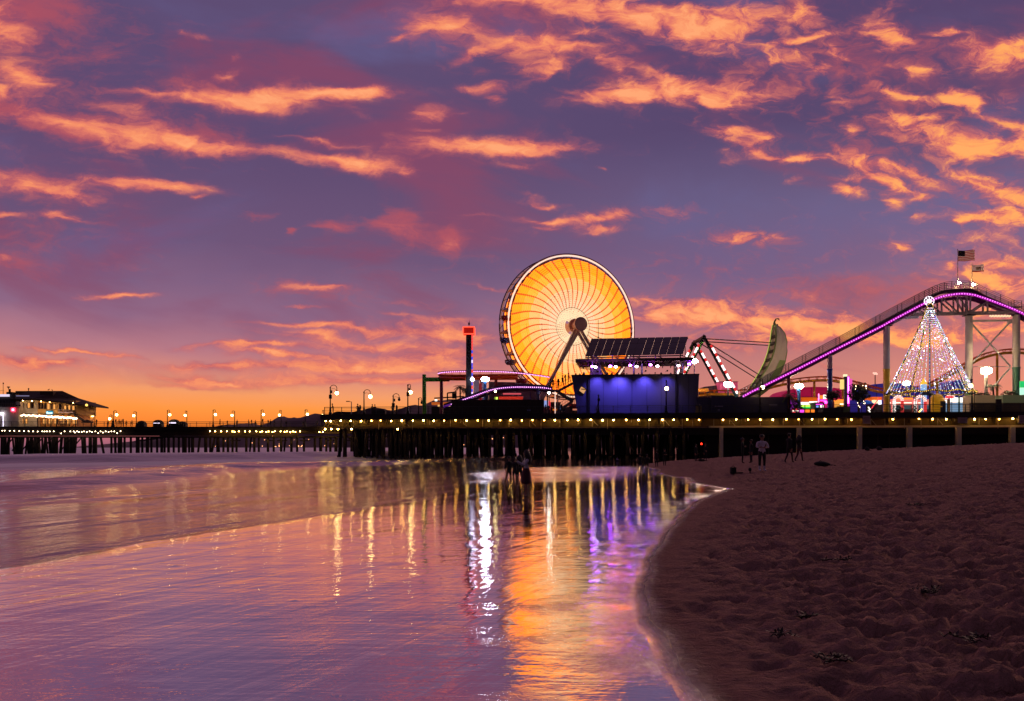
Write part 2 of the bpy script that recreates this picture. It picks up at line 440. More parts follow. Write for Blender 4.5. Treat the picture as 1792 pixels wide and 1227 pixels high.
class MB:
    """Collects shapes in world space; build() links them as ONE mesh object."""

    def __init__(s):
        s.v, s.f, s.m = [], [], []
        s.mi = 0

    def add(s, vs, fs):
        o = len(s.v)
        s.v += [tuple(p) for p in vs]
        s.f += [tuple(i + o for i in f) for f in fs]
        s.m += [s.mi] * len(fs)
        return s

    def box(s, c, d, rz=0.0, R=None):
        c = Vector(c)
        h = Vector(d) * 0.5
        R = R or Matrix.Rotation(rz, 3, 'Z')
        vs = [c + R @ Vector((a * h.x, b * h.y, e * h.z)) for e in (-1, 1) for b in (-1, 1) for a in (-1, 1)]
        return s.add(vs, [(0, 2, 3, 1), (4, 5, 7, 6), (0, 1, 5, 4), (2, 6, 7, 3), (0, 4, 6, 2), (1, 3, 7, 5)])

    def lohi(s, a, b):
        return s.box([(a[i] + b[i]) / 2 for i in range(3)], [abs(b[i] - a[i]) for i in range(3)])

    def bar(s, a, b, w, h=None):
        a, b = Vector(a), Vector(b)
        h = h or w
        d = b - a
        L = d.length
        if L < 1e-6:
            return s
        R = d.to_track_quat('X', 'Z').to_matrix()
        return s.box((a + b) / 2, (L, w, h), R=R)

    def tube(s, a, b, r0, r1=None, n=8, cap=True):
        a, b = Vector(a), Vector(b)
        r1 = r0 if r1 is None else r1
        R = (b - a).to_track_quat('Z', 'Y').to_matrix()
        vs, fs = [], []
        for (p, r) in ((a, r0), (b, r1)):
            for i in range(n):
                t = 2 * math.pi * i / n
                vs.append(p + R @ Vector((r * math.cos(t), r * math.sin(t), 0)))
        for i in range(n):
            j = (i + 1) % n
            fs.append((i, j, n + j, n + i))
        if cap:
            fs += [tuple(range(n - 1, -1, -1)), tuple(range(n, 2 * n))]
        return s.add(vs, fs)

    def path(s, pts, r, n=6, closed=False, rs=None):
        pts = [Vector(p) for p in pts]
        vs, fs = [], []
        k = len(pts)
        up = Vector((0, 0, 1))
        for i, p in enumerate(pts):
            a = pts[(i - 1) % k] if (closed or i > 0) else p
            b = pts[(i + 1) % k] if (closed or i < k - 1) else p
            d = (b - a).normalized()
            x = d.cross(up)
            if x.length < 1e-3:
                x = d.cross(Vector((0, 1, 0)))
            x.normalize()
            y = x.cross(d).normalized()
            rr = rs[i] if rs else r
            for q in range(n):
                t = 2 * math.pi * q / n
                vs.append(p + x * (rr * math.cos(t)) + y * (rr * math.sin(t)))
        for i in range(k if closed else k - 1):
            i2 = (i + 1) % k
            for q in range(n):
                q2 = (q + 1) % n
                fs.append((i * n + q, i * n + q2, i2 * n + q2, i2 * n + q))
        if not closed:
            fs += [tuple(range(n - 1, -1, -1)), tuple((k - 1) * n + q for q in range(n))]
        return s.add(vs, fs)

    def ball(s, c, r, n=8, m=5, sz=1.0, sx=1.0, sy=1.0):
        c = Vector(c)
        vs = [c + Vector((0, 0, r * sz))]
        for i in range(1, m):
            ph = math.pi * i / m
            for q in range(n):
                t = 2 * math.pi * q / n
                vs.append(c + Vector((r * sx * math.sin(ph) * math.cos(t), r * sy * math.sin(ph) * math.sin(t), r * sz * math.cos(ph))))
        vs.append(c - Vector((0, 0, r * sz)))
        fs = []
        for q in range(n):
            fs.append((0, 1 + q, 1 + (q + 1) % n))
            for i in range(m - 2):
                a = 1 + i * n
                fs.append((a + q, a + n + q, a + n + (q + 1) % n, a + (q + 1) % n))
            a = 1 + (m - 2) * n
            fs.append((a + q, len(vs) - 1, a + (q + 1) % n))
        return s.add(vs, fs)

    def prism(s, pts, ext):
        """Flat outline pushed along ext."""
        pts = [Vector(p) for p in pts]
        ext = Vector(ext)
        n = len(pts)
        vs = pts + [p + ext for p in pts]
        fs = [tuple(range(n)), tuple(range(2 * n - 1, n - 1, -1))]
        for i in range(n):
            j = (i + 1) % n
            fs.append((i, i + n, j + n, j))
        return s.add(vs, fs)

    def lathe(s, c, prof, n=12):
        c = Vector(c)
        vs, fs = [], []
        for (r, z) in prof:
            for q in range(n):
                t = 2 * math.pi * q / n
                vs.append(c + Vector((r * math.cos(t), r * math.sin(t), z)))
        for i in range(len(prof) - 1):
            for q in range(n):
                q2 = (q + 1) % n
                fs.append((i * n + q, i * n + q2, (i + 1) * n + q2, (i + 1) * n + q))
        return s.add(vs, fs)

    def build(s, name, mats, parent=None, loc=None, smooth=False):
        me = bpy.data.meshes.new(name)
        off = OFF.get(parent.name, Vector()) if parent else Vector()
        own = Vector(loc) if loc is not None else Vector()
        o3 = off + own
        me.from_pydata([(p[0] - o3.x, p[1] - o3.y, p[2] - o3.z) for p in s.v], [], s.f)
        if not isinstance(mats, (list, tuple)):
            mats = [mats]
        for m in mats:
            me.materials.append(m)
        if len(mats) > 1:
            me.polygons.foreach_set('material_index', s.m)
        bm = bmesh.new()
        bm.from_mesh(me)
        bmesh.ops.recalc_face_normals(bm, faces=bm.faces)
        bm.to_mesh(me)
        bm.free()
        if smooth:
            me.polygons.foreach_set('use_smooth', [True] * len(me.polygons))
        me.update()
        ob = bpy.data.objects.new(name, me)
        COL.objects.link(ob)
        if parent:
            ob.parent = parent
        ob.location = own
        OFF[ob.name] = o3
        return ob


def tag(o, label=None, cat=None, group=None, kind=None):
    if label:
        o['label'] = label
    if cat:
        o['category'] = cat
    if group:
        o['group'] = group
    if kind:
        o['kind'] = kind
    return o


def thing(name, loc, label, cat, group=None):
    o = bpy.data.objects.new(name, None)
    o.empty_display_size = 0.3
    COL.objects.link(o)
    o.location = loc
    OFF[o.name] = Vector(loc)
    return tag(o, label, cat, group)


KIDS = {}


def copy_tree(o, parent=None, loc=None, rz=None, sc=None):
    c = o.copy()
    COL.objects.link(c)
    if parent:
        c.parent = parent
    if loc is not None:
        c.location = loc
    if rz is not None:
        c.rotation_euler = (0, 0, rz)
    if sc is not None:
        c.scale = (sc, sc, sc) if not isinstance(sc, (tuple, list)) else sc
    for ch in list(o.children):
        copy_tree(ch, c)
    return c


# smooth 2-D noise on arrays
def _hash(ix, iy, seed):
    h = (ix.astype(np.int64) * 374761393 + iy.astype(np.int64) * 668265263 + seed * 974634777) & 0xFFFFFFFF
    h = ((h ^ (h >> 13)) * 1274126177) & 0xFFFFFFFF
    h = h ^ (h >> 16)
    return (h & 0xFFFF) / 65535.0


def vnoise(x, y, seed=0):
    ix, iy = np.floor(x), np.floor(y)
    fx, fy = x - ix, y - iy
    fx = fx * fx * fx * (fx * (fx * 6 - 15) + 10)
    fy = fy * fy * fy * (fy * (fy * 6 - 15) + 10)
    a, b = _hash(ix, iy, seed), _hash(ix + 1, iy, seed)
    c, d = _hash(ix, iy + 1, seed), _hash(ix + 1, iy + 1, seed)
    return (a * (1 - fx) + b * fx) * (1 - fy) + (c * (1 - fx) + d * fx) * fy - 0.5


def fbm(x, y, o=4, seed=0, g=0.5):
    r, a = 0, 1.0
    for k in range(o):
        r = r + a * vnoise(x * 2 ** k + 17.3 * k, y * 2 ** k - 9.1 * k, seed + k)
        a *= g
    return r


def grid_mesh(name, X, Y, Z, m):
    r, c = X.shape
    co = np.stack([X, Y, Z], -1).reshape(-1, 3).astype(np.float32)
    idx = np.arange(r * c).reshape(r, c)
    q = np.stack([idx[:-1, :-1], idx[:-1, 1:], idx[1:, 1:], idx[1:, :-1]], -1).reshape(-1, 4)
    me = bpy.data.meshes.new(name)
    me.vertices.add(len(co))
    me.vertices.foreach_set('co', co.ravel())
    me.loops.add(q.size)
    me.loops.foreach_set('vertex_index', q.ravel().astype(np.int32))
    me.polygons.add(len(q))
    me.polygons.foreach_set('loop_start', np.arange(0, q.size, 4, dtype=np.int32))
    me.polygons.foreach_set('use_smooth', np.ones(len(q), dtype=bool))
    me.materials.append(m)
    me.update(calc_edges=True)
    me.validate()
    ob = bpy.data.objects.new(name, me)
    COL.objects.link(ob)
    return ob

# ------------------------------------------------------------------ beach, sea, hills
L1D = [-30, 5, 10.6, 15, 20.6, 28, 37, 50, 62, 70, 80, 100, 120, 200]
L1X = [-26, -9, -6.9, -6.2, -4.6, -2.4, -1.6, -2.0, -1.6, 0.6, 5.5, 15.5, 22, 40]
L2D = [-30, 3, 5, 6.5, 7.7, 9.4, 12.7, 17, 21, 26, 30, 33.9, 38, 42, 46, 48, 54.5, 63.5, 72, 86, 100, 112, 130, 200]
L2X = [0.9, 0.9, 1.1, 1.18, 1.2, 1.4, 2.05, 3.2, 4.4, 5.9, 7.6, 9.2, 9.0, 9.2, 10.2, 9.6, 9.9, 11.6, 11.9, 14.5, 19, 25, 32, 60]


def tilt(Y):
    """The beach falls gently away from the camera."""
    return 0.0010 * np.maximum(15.0 - Y, 0) ** 2


def beach_h(X, Y):
    l1 = np.interp(Y, L1D, L1X)
    l2 = np.interp(Y, L2D, L2X)
    # ragged water lines
    l2 = l2 + 0.05 * np.clip(Y / 10, 0.25, 4) * fbm(X * 0.0 + Y * 0.6, Y * 0.0 + 3.1, 3, 5)
    l1 = l1 + 0.5 * np.clip(Y / 12, 0.4, 4) * fbm(Y * 0.22, Y * 0 + 1.7, 3, 9)
    d2 = X - l2
    d1 = l1 - X
    rise = np.where(d2 < 20, 0.062 * d2 + 0.006 * np.minimum(d2, 4), 1.264 + 0.042 * (d2 - 20))
    flat = 0.012 + 0.018 * np.clip((X - l1) / np.maximum(l2 - l1, 0.1), 0, 1)
    h = np.where(d2 > 0, 0.03 + rise, flat)
    h = np.where(d1 > 0, 0.012 - 0.025 * d1, h)
    h = np.maximum(h, -1.6)
    # a damp bar in the wet flats
    bx, by = X - 3.8, Y - 55 - 0.9 * (X - 3.8)
    h = h + 0.006 * np.exp(-(bx / 4.6) ** 2 - (by / 8.5) ** 2)
    dry = np.clip(d2 / 2.2, 0, 1) * np.clip((d2 + 0.3) / 1.0, 0, 1)
    return h, dry


def beach_z(X, Y):
    X, Y = np.array([float(X)]), np.array([float(Y)])
    h, dry = beach_h(X, Y)
    return float((h + tilt(Y))[0])


def nodes_of(name):
    m = bpy.data.materials.new(name)
    m.use_nodes = True
    t = m.node_tree
    t.nodes.clear()
    return m, t


def sand_material():
    m, t = nodes_of('beach_sand')
    N, L = t.nodes.new, t.links.new

    def math_(op, a, b=None, c=None, clamp=False):
        n = N('ShaderNodeMath')
        n.operation = op
        n.use_clamp = clamp
        for i, v in enumerate((a, b, c)):
            if v is None:
                continue
            if isinstance(v, bpy.types.NodeSocket):
                L(v, n.inputs[i])
            else:
                n.inputs[i].default_value = v
        return n.outputs[0]

    def rng(x, a, b, lo=0.0, hi=1.0):
        n = N('ShaderNodeMapRange')
        n.interpolation_type = 'SMOOTHSTEP'
        L(x, n.inputs[0])
        for i, v in enumerate((a, b, lo, hi)):
            n.inputs[1 + i].default_value = v
        return n.outputs[0]

    def noise(vec, scale, det, ro=0.55, dist=0.0):
        n = N('ShaderNodeTexNoise')
        L(vec, n.inputs['Vector'])
        n.inputs['Scale'].default_value = scale
        n.inputs['Detail'].default_value = det
        n.inputs['Roughness'].default_value = ro
        n.inputs['Distortion'].default_value = dist
        return n.outputs['Fac']

    tcn = N('ShaderNodeTexCoord')
    s = N('ShaderNodeAttribute')          # height over the water line, without lumps and foot prints
    s.attribute_name = 'level'
    z = s.outputs['Fac']

    def scaled(x, y, rz=0.0):
        mp = N('ShaderNodeMapping')
        L(tcn.outputs['Object'], mp.inputs[0])
        mp.inputs[3].default_value = (x, y, 1)
        mp.inputs[2].default_value = (0, 0, rz)
        return mp.outputs[0]

    def drawn(rot, lx, ly):
        mp = N('ShaderNodeMapping')
        mp.vector_type = 'TEXTURE'
        L(tcn.outputs['Object'], mp.inputs[0])
        mp.inputs[2].default_value = (0, 0, math.radians(rot))
        mp.inputs[3].default_value = (lx, ly, 1)
        return mp.outputs[0]
    n1 = noise(scaled(0.9, 0.9), 1.0, 6)
    zz = math_('ADD', z, math_('MULTIPLY', math_('SUBTRACT', n1, 0.5), 0.016))
    wet = rng(zz, 0.027, 0.062, 1.0, 0.0)          # film of water -> dry
    film = rng(zz, 0.028, 0.050, 1.0, 0.0)        # standing water
    # colours
    grain = noise(scaled(60, 60), 1.0, 4, 0.7)
    blot = noise(scaled(1.6, 2.6), 1.0, 6, 0.6)
    c1 = N('ShaderNodeMix')
    c1.data_type = 'RGBA'
    L(math_('ADD', math_('MULTIPLY', grain, 0.4), math_('MULTIPLY', blot, 0.7), clamp=True), c1.inputs[0])
    c1.inputs[6].default_value = (0.20, 0.115, 0.098, 1)
    c1.inputs[7].default_value = (0.55, 0.335, 0.28, 1)
    c2 = N('ShaderNodeMix')
    c2.data_type = 'RGBA'
    L(wet, c2.inputs[0])
    L(c1.outputs[2], c2.inputs[6])
    c2.inputs[7].default_value = (0.07, 0.045, 0.042, 1)
    # relief: grains and foot-scuffs on the dry part, tiny ripples on the wet part
    scuff = noise(scaled(3.2, 4.6), 1.0, 8, 0.62, 0.6)
    scuff2 = noise(scaled(9.5, 14.0), 1.0, 6, 0.65, 0.8)
    dryh = math_('ADD', math_('ADD', math_('MULTIPLY', scuff, 0.22), math_('MULTIPLY', scuff2, 0.13)), math_('MULTIPLY', grain, 0.006))
    dist = N('ShaderNodeVectorMath')
    dist.operation = 'LENGTH'
    L(tcn.outputs['Object'], dist.inputs[0])
    rip1 = noise(scaled(1.1, 4.5, 0.14), 1.0, 4, 0.55, 0.3)
    rip2 = noise(scaled(5.5, 15.0, -0.06), 1.0, 3, 0.5)
    trail = noise(drawn(66, 9.0, 1.0), 1.0, 5, 0.55, 0.3)
    weth = math_('ADD', math_('ADD', math_('MULTIPLY', rip1, 0.0050), math_('MULTIPLY', rip2, 0.0014)), math_('MULTIPLY', trail, 0.022))
    hh = N('ShaderNodeMix')
    hh.data_type = 'FLOAT'
    L(wet, hh.inputs[0])
    L(dryh, hh.inputs[2])
    L(weth, hh.inputs[3])
    bp = N('ShaderNodeBump')
    bp.inputs['Strength'].default_value = 1.0
    bp.inputs['Distance'].default_value = 1.0
    L(hh.outputs[0], bp.inputs['Height'])
    df = N('ShaderNodeBsdfDiffuse')
    L(c2.outputs[2], df.inputs[0])
    L(bp.outputs[0], df.inputs['Normal'])
    gl = N('ShaderNodeBsdfGlossy')
    gl.inputs[0].default_value = (1, 0.98, 0.97, 1)
    ba = N('ShaderNodeAttribute')
    ba.attribute_name = 'bar'
    L(math_('ADD', rng(zz, 0.030, 0.060, 0.022, 0.34), math_('ADD', math_('MULTIPLY', ba.outputs['Fac'], 0.25), math_('MULTIPLY', math_('SUBTRACT', blot, 0.5), 0.03))), gl.inputs['Roughness'])
    L(bp.outputs[0], gl.inputs['Normal'])
    fr = N('ShaderNodeFresnel')
    fr.inputs[0].default_value = 2.4
    fac = math_('MULTIPLY', math_('ADD', math_('MULTIPLY', fr.outputs[0], 0.28), 0.72, clamp=True), math_('ADD', math_('MULTIPLY', film, 0.45), math_('MULTIPLY', math_('POWER', wet, 2.2), 0.55)))
    mx = N('ShaderNodeMixShader')
    L(fac, mx.inputs[0])
    L(df.outputs[0], mx.inputs[1])
    L(gl.outputs[0], mx.inputs[2])
    out = N('ShaderNodeOutputMaterial')
    L(mx.outputs[0], out.inputs[0])
    return m


def beach():
    D = np.concatenate([np.linspace(-25, 3, 26)[:-1], np.geomspace(3, 185, 640)])
    u = np.linspace(-1, 1, 560)
    half = 7 + np.abs(D) * 0.80
    Y = np.repeat(D[:, None], len(u), 1)
    X = u[None, :] * half[:, None]
    h, dry = beach_h(X, Y)
    level = h.copy()
    h = h + tilt(Y)
    lump = fbm(X * 0.9, Y * 1.3, 4, 21) * 0.045 + fbm(X * 5.6, Y * 8.4, 4, 33, 0.62) * 0.12
    pit = np.clip(fbm(X * 3.6, Y * 4.8, 2, 77) - 0.13, 0, 1) * -0.6      # foot prints
    ridge = np.abs(fbm(X * 1.3, Y * 2.4, 3, 55)) * -0.12
    far = np.clip(Y / 40, 0.5, 1.8)
    h = h + dry * (lump + pit + ridge) * (0.6 + 0.5 * far)
    h = h + (1 - dry) * np.where(h > -0.05, fbm(X * 0.35, Y * 0.9, 3, 12) * 0.006, 0)
    # specks of shell and weed on the wet flats
    sp_ = np.clip(vnoise(X * 9.3, Y * 9.3, 91) + 0.5 - 0.982, 0, 1) * 0.7
    h = h + (1 - dry) * np.where(Y < 20, sp_, 0)
    ob = grid_mesh('beach', X, Y, h, sand_material())
    a = ob.data.attributes.new('level', 'FLOAT', 'POINT')
    a.data.foreach_set('value', level.astype(np.float32).ravel())
    bar = np.exp(-((X - 2.9 - 0.22 * (Y - 56)) / 6.2) ** 4 - ((Y - 58) / 18.0) ** 4)      # damp bar without a mirror film
    bar = np.clip(bar + 0.5 * (bar > 0.02) * bar * fbm(X * 0.5, Y * 0.4, 3, 71), 0, 1)
    a = ob.data.attributes.new('bar', 'FLOAT', 'POINT')
    a.data.foreach_set('value', bar.astype(np.float32).ravel())
    return tag(ob, kind='structure')


beach()


def water_material():
    m, t = nodes_of('sea_water')
    N, L = t.nodes.new, t.links.new
    tcn = N('ShaderNodeTexCoord')

    def scaled(x, y, rz=0.0):
        mp = N('ShaderNodeMapping')
        L(tcn.outputs['Object'], mp.inputs[0])
        mp.inputs[3].default_value = (x, y, 1)
        mp.inputs[2].default_value = (0, 0, rz)
        return mp.outputs[0]

    def drawn(rot, lx, ly):
        mp = N('ShaderNodeMapping')
        mp.vector_type = 'TEXTURE'
        L(tcn.outputs['Object'], mp.inputs[0])
        mp.inputs[2].default_value = (0, 0, math.radians(rot))
        mp.inputs[3].default_value = (lx, ly, 1)
        return mp.outputs[0]

    def noise(vec, det, ro=0.55, dist=0.0):
        n = N('ShaderNodeTexNoise')
        L(vec, n.inputs['Vector'])
        n.inputs['Scale'].default_value = 1.0
        n.inputs['Detail'].default_value = det
        n.inputs['Roughness'].default_value = ro
        n.inputs['Distortion'].default_value = dist
        return n.outputs['Fac']

    def mul(a, k):
        n = N('ShaderNodeMath')
        n.operation = 'MULTIPLY'
        L(a, n.inputs[0])
        n.inputs[1].default_value = k
        return n.outputs[0]

    def add(a, b):
        n = N('ShaderNodeMath')
        n.operation = 'ADD'
        L(a, n.inputs[0])
        L(b, n.inputs[1])
        return n.outputs[0]
    h = add(add(mul(noise(drawn(76, 5.0, 1.1), 5, 0.6), 0.060), mul(noise(scaled(1.1, 4.5, -0.1), 4), 0.012)), mul(noise(drawn(74, 22.0, 3.4), 3), 0.14))
    bp = N('ShaderNodeBump')
    bp.inputs['Strength'].default_value = 1.0
    bp.inputs['Distance'].default_value = 1.0
    L(h, bp.inputs['Height'])
    at = N('ShaderNodeAttribute')
    at.attribute_name = 'foam'
    fo = noise(drawn(74, 14.0, 1.5), 6, 0.62, 0.4)
    fm = N('ShaderNodeMapRange')
    fm.interpolation_type = 'SMOOTHSTEP'
    L(add(at.outputs['Fac'], mul(fo, 1.0)), fm.inputs[0])
    fm.inputs[1].default_value = 0.75
    fm.inputs[2].default_value = 1.35
    df = N('ShaderNodeBsdfDiffuse')
    cm_ = N('ShaderNodeMix')
    cm_.data_type = 'RGBA'
    L(fm.outputs[0], cm_.inputs[0])
    cm_.inputs[6].default_value = (0.035, 0.032, 0.05, 1)
    cm_.inputs[7].default_value = (0.80, 0.80, 0.84, 1)
    L(cm_.outputs[2], df.inputs[0])
    gl = N('ShaderNodeBsdfGlossy')
    so_ = N('ShaderNodeAttribute')
    so_.attribute_name = 'offshore'
    off = N('ShaderNodeMapRange')                 # choppier offshore, ironed out in the shallows
    off.interpolation_type = 'SMOOTHSTEP'
    L(so_.outputs['Fac'], off.inputs[0])
    off.inputs[1].default_value = 8
    off.inputs[2].default_value = 75
    off.inputs[3].default_value = 0.07
    off.inputs[4].default_value = 0.55
    L(off.outputs[0], gl.inputs['Roughness'])
    gl.inputs[0].default_value = (0.97, 0.95, 0.97, 1)
    L(bp.outputs[0], gl.inputs['Normal'])
    fr = N('ShaderNodeFresnel')
    fr.inputs[0].default_value = 1.5
    L(bp.outputs[0], fr.inputs['Normal'])
    k = N('ShaderNodeMath')
    k.operation = 'MULTIPLY_ADD'
    L(fm.outputs[0], k.inputs[0])
    k.inputs[1].default_value = -0.75
    k.inputs[2].default_value = 1.0
    f2 = N('ShaderNodeMath')
    f2.operation = 'MULTIPLY'
    f3 = N('ShaderNodeMath')
    f3.operation = 'MULTIPLY_ADD'
    L(fr.outputs[0], f3.inputs[0])
    f3.inputs[1].default_value = 0.85
    f3.inputs[2].default_value = 0.05
    f3.use_clamp = True
    L(f3.outputs[0], f2.inputs[0])
    L(k.outputs[0], f2.inputs[1])
    mx = N('ShaderNodeMixShader')
    L(f2.outputs[0], mx.inputs[0])
    L(df.outputs[0], mx.inputs[1])
    L(gl.outputs[0], mx.inputs[2])
    out = N('ShaderNodeOutputMaterial')
    L(mx.outputs[0], out.inputs[0])
    return m


def sea():
    D = np.concatenate([np.linspace(-25, 4, 12)[:-1], np.geomspace(4, 220, 330), np.geomspace(226, 16000, 60)])
    u = np.linspace(-1, 1, 320)
    half = 30 + np.abs(D) * 1.2
    Y = np.repeat(D[:, None], len(u), 1)
    X = u[None, :] * half[:, None]
    Z = np.zeros_like(X)
    foam = np.zeros_like(X)
    l1 = np.interp(Y, L1D, L1X)
    off = l1 - X                                   # metres out to sea from the water line

    def ramp(a, lo, hi):
        t = np.clip((a - lo) / (hi - lo), 0, 1)
        return t * t * (3 - 2 * t)
    along = Y + 0.3 * X
    wob = fbm(along * 0.03, off * 0.05, 3, 3) * 5
    near = ramp(Y, 12, 40)

    def crest(c, front, back, amp):
        d = off + wob * min(1.0, c / 30) - c
        return amp * np.exp(-(d / np.where(d < 0, front, back)) ** 2)
    Z += (crest(21, 2.2, 6, 0.48) + crest(44, 3.5, 9, 0.30) + crest(66, 5.0, 10, 0.95) + crest(100, 8, 12, 0.7)) * near
    Z += (crest(7, 1.0, 2.5, 0.05) + crest(12, 1.4, 3.5, 0.09)) * np.clip(off / 5, 0, 1)
    foam += (np.exp(-((off + wob - 27) / 3.5) ** 2) * 0.55 + np.exp(-((off + wob - 42) / 6.0) ** 2) * 1.0) * near * ramp(off, 4, 18)
    foam += 0.35 * np.exp(-((Y - 111 - wob * 0.4) / 2.0) ** 2) * ramp(-X, 12, 24)
    foam *= 0.75 + 0.9 * fbm(along * 0.06, off * 0.22, 3, 91)
    Z += np.where((off > 3) & (Y < 240), fbm(along * 0.10, off * 0.42, 4, 44) * 0.16 * np.clip(off / 14, 0, 1) * np.clip(Y / 20, 0, 1), 0)
    ob = grid_mesh('sea', X, Y, Z, water_material())
    a = ob.data.attributes.new('foam', 'FLOAT', 'POINT')
    a.data.foreach_set('value', np.clip(foam, 0, 1.2).astype(np.float32).ravel())
    a = ob.data.attributes.new('offshore', 'FLOAT', 'POINT')
    a.data.foreach_set('value', off.astype(np.float32).ravel())
    return tag(ob, kind='structure')


sea()


def hills():
    D0 = 6000.0
    prof = [(200, 782), (280, 764), (325, 752), (350, 745), (370, 741), (393, 736.5), (412, 736), (430, 739), (445, 740.5), (460, 738.5), (478, 733), (492, 729.5), (503, 730.5), (515, 734), (530, 731), (548, 728.5), (562, 726), (590, 722), (610, 717), (625, 713.5), (640, 714), (656, 710.5), (665, 711), (678, 710), (692, 714), (705, 709.5), (715, 706), (740, 703), (757, 697), (768, 694.5), (780, 693), (800, 696), (830, 700), (870, 706), (930, 715), (1010, 722), (1100, 733), (1300, 742), (1600, 748), (1900, 752), (2300, 760), (2600, 782)]
    xs = np.linspace(150, 2600, 420)
    top = np.interp(xs, [p[0] for p in prof], [p[1] for p in prof])
    X = (xs - 896) / FX * D0
    H = CZ + (HY - top) / FX * D0
    H = H + fbm(X * 0.012, X * 0 + 4, 4, 8) * 26
    rows = 14
    Xg, Yg, Zg = [], [], []
    for r in range(rows):
        t = r / (rows - 1)
        k = 1 - abs(2 * t - 1)
        Yr = D0 - 900 + 1800 * t + fbm(X * 0.002, X * 0 + r, 3, 60) * 260
        Xg.append(X)
        Yg.append(Yr)
        Zg.append(np.maximum(H * (k ** 0.75) * (1 + (0.22 * fbm(X * 0.003, X * 0 + r * 0.7, 3, 61) if 0 < t < 0.5 else 0)) - 4, -5))
    ob = grid_mesh('hills', np.array(Xg), np.array(Yg), np.array(Zg), mat('hillside', linear=(0.16, 0.105, 0.115, 1), rough=0.95, var=0.35, vs=0.004))
    tag(ob, kind='structure')
    # lights of the town on the far shore
    mb = MB()
    rr = random.Random(3)
    for i in range(70):
        x = rr.uniform(360, 900)
        y = 781.6 - (rr.random() ** 2.5) * 20
        mb.ball(P(x, y, 4950), rr.uniform(1.2, 2.6), 6, 4)
    o = mb.build('shore_lights', lamp_mat('town', (255, 170, 110), 5.0))
    tag(o, 'far-off amber lights of a town along the foot of the hills', 'town lights', kind='stuff')


hills()

# ------------------------------------------------------------------ the two piers
ZD = 6.65                                    # deck height
wood_dark = mat('tarred_wood', (40, 30, 27), 0.85, var=0.4, vs=1.5, bump=0.4, bs=6)
wood_mid = mat('weathered_wood', (74, 58, 46), 0.8, var=0.35, vs=1.2, bump=0.4, bs=5)
wood_pale = mat('sunbleached_wood', (104, 84, 62), 0.8, var=0.3, vs=1.2)
concrete = mat('pale_concrete', (196, 186, 166), 0.85, var=0.15, vs=0.8)
iron = mat('black_iron', (26, 26, 28), 0.45, 0.6, var=0.2)
rail_m = mat('rail_paint', (60, 62, 60), 0.5, 0.2, var=0.2)
bulb_w = lamp_mat('bulb', (255, 196, 96), 62.0)
bulb_y = lamp_mat('bulb_dim', (255, 178, 74), 38.0)
bulb_s = lamp_mat('small_bulb', (255, 222, 176), 14.0)
globe_m = lamp_mat('globe', (255, 214, 130), 26.0)
globe_off = mat('globe_unlit', (30, 30, 32), 0.2, var=0.1)


def FD(x):
    """Depth of the near pier's front edge at a photo column."""
    return 117.45 / (1 + 0.0905 * (x - 896) / FX)


def FX_of(X):
    return 120.0 - 0.0905 * (X + 28.2)


def FP(x, z, back=0.0):
    D = FD(x) + back
    return Vector(((x - 896) / FX * D, D, z))


PR = math.atan(-0.0905)                       # heading of the near pier's edge
Rz = Matrix.Rotation(PR, 3, 'Z')
pier = thing('amusement_pier', FP(900, 0), 'wide dark wooden pier carrying the fairground on rows of piles', 'pier')
xl, xr = -28.6, 105.0
YB = 62.0                                     # how deep the fairground platform reaches


def strip(mb, xa, xb, b0, b1, z0, z1):
    """Slab along the front edge from b0 to b1 metres behind it."""
    vs = []
    for z in (z0, z1):
        for (x, b) in ((xa, b0), (xb, b0), (xb, b1), (xa, b1)):
            vs.append((x, FX_of(x) + b, z))
    mb.add(vs, [(0, 1, 2, 3), (4, 5, 6, 7), (0, 1, 5, 4), (1, 2, 6, 5), (2, 3, 7, 6), (3, 0, 4, 7)])


m = MB()
strip(m, xl, xr, 0.35, YB, ZD - 0.42, ZD)
m.build('deck', wood_mid, pier)
m = MB()
strip(m, xl - 0.3, xr, 0.0, 0.35, ZD - 0.68, ZD + 0.14)
m.build('edge_beam', wood_dark, pier)
m = MB()
for k in range(0, 46):                        # joist ends behind the lamps
    xk = xl + 1.0 + k * 2.9
    m.box((xk, FX_of(xk) + 1.1, ZD - 0.95), (0.22, 1.2, 0.9), rz=PR)
strip(m, xl + 0.2, xr, 0.95, 1.25, ZD - 1.75, ZD - 0.44)
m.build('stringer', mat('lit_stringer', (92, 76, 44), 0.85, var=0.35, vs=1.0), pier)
m = MB()
strip(m, xl + 0.6, 28.5, 0.55, 1.1, ZD - 1.98, ZD - 1.76)
m.build('cap_beam', wood_mid, pier)
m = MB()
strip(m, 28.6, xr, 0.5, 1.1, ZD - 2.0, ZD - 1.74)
m.build('lamplit_cap_beam', mat('cap_beam_lamplit', (196, 184, 150), 0.85, var=0.2, vs=0.8), pier)  # landward cap beam, light of the bulbs painted in by a paler colour
rq = random.Random(4)
for k in range(42):
    xk = xl + 2 + k * 2.42 + rq.uniform(-0.7, 0.7)
    m = MB()
    q = Vector((xk, FX_of(xk) + 0.42, 0))
    L_ = rq.choice((0.5, 0.8, 1.1, 1.1, 1.5))
    m.tube((q.x, q.y, ZD - 0.7), (q.x, q.y, ZD - 0.7 - L_), 0.035, 0.035, 6)
    if k % 4 == 0:
        m.bar((q.x, q.y, ZD - 0.8), (q.x + 0.9, q.y + 0.3, ZD - 1.7), 0.05)
    m.build('conduit', mat('conduit_pale', (168, 156, 132), 0.6, var=0.2), pier)
m = MB()
strip(m, -14.5, xr, 1.3, 2.0, ZD - 3.0, ZD - 2.0)
m.build('lower_beam', wood_dark, pier)
rp = random.Random(11)
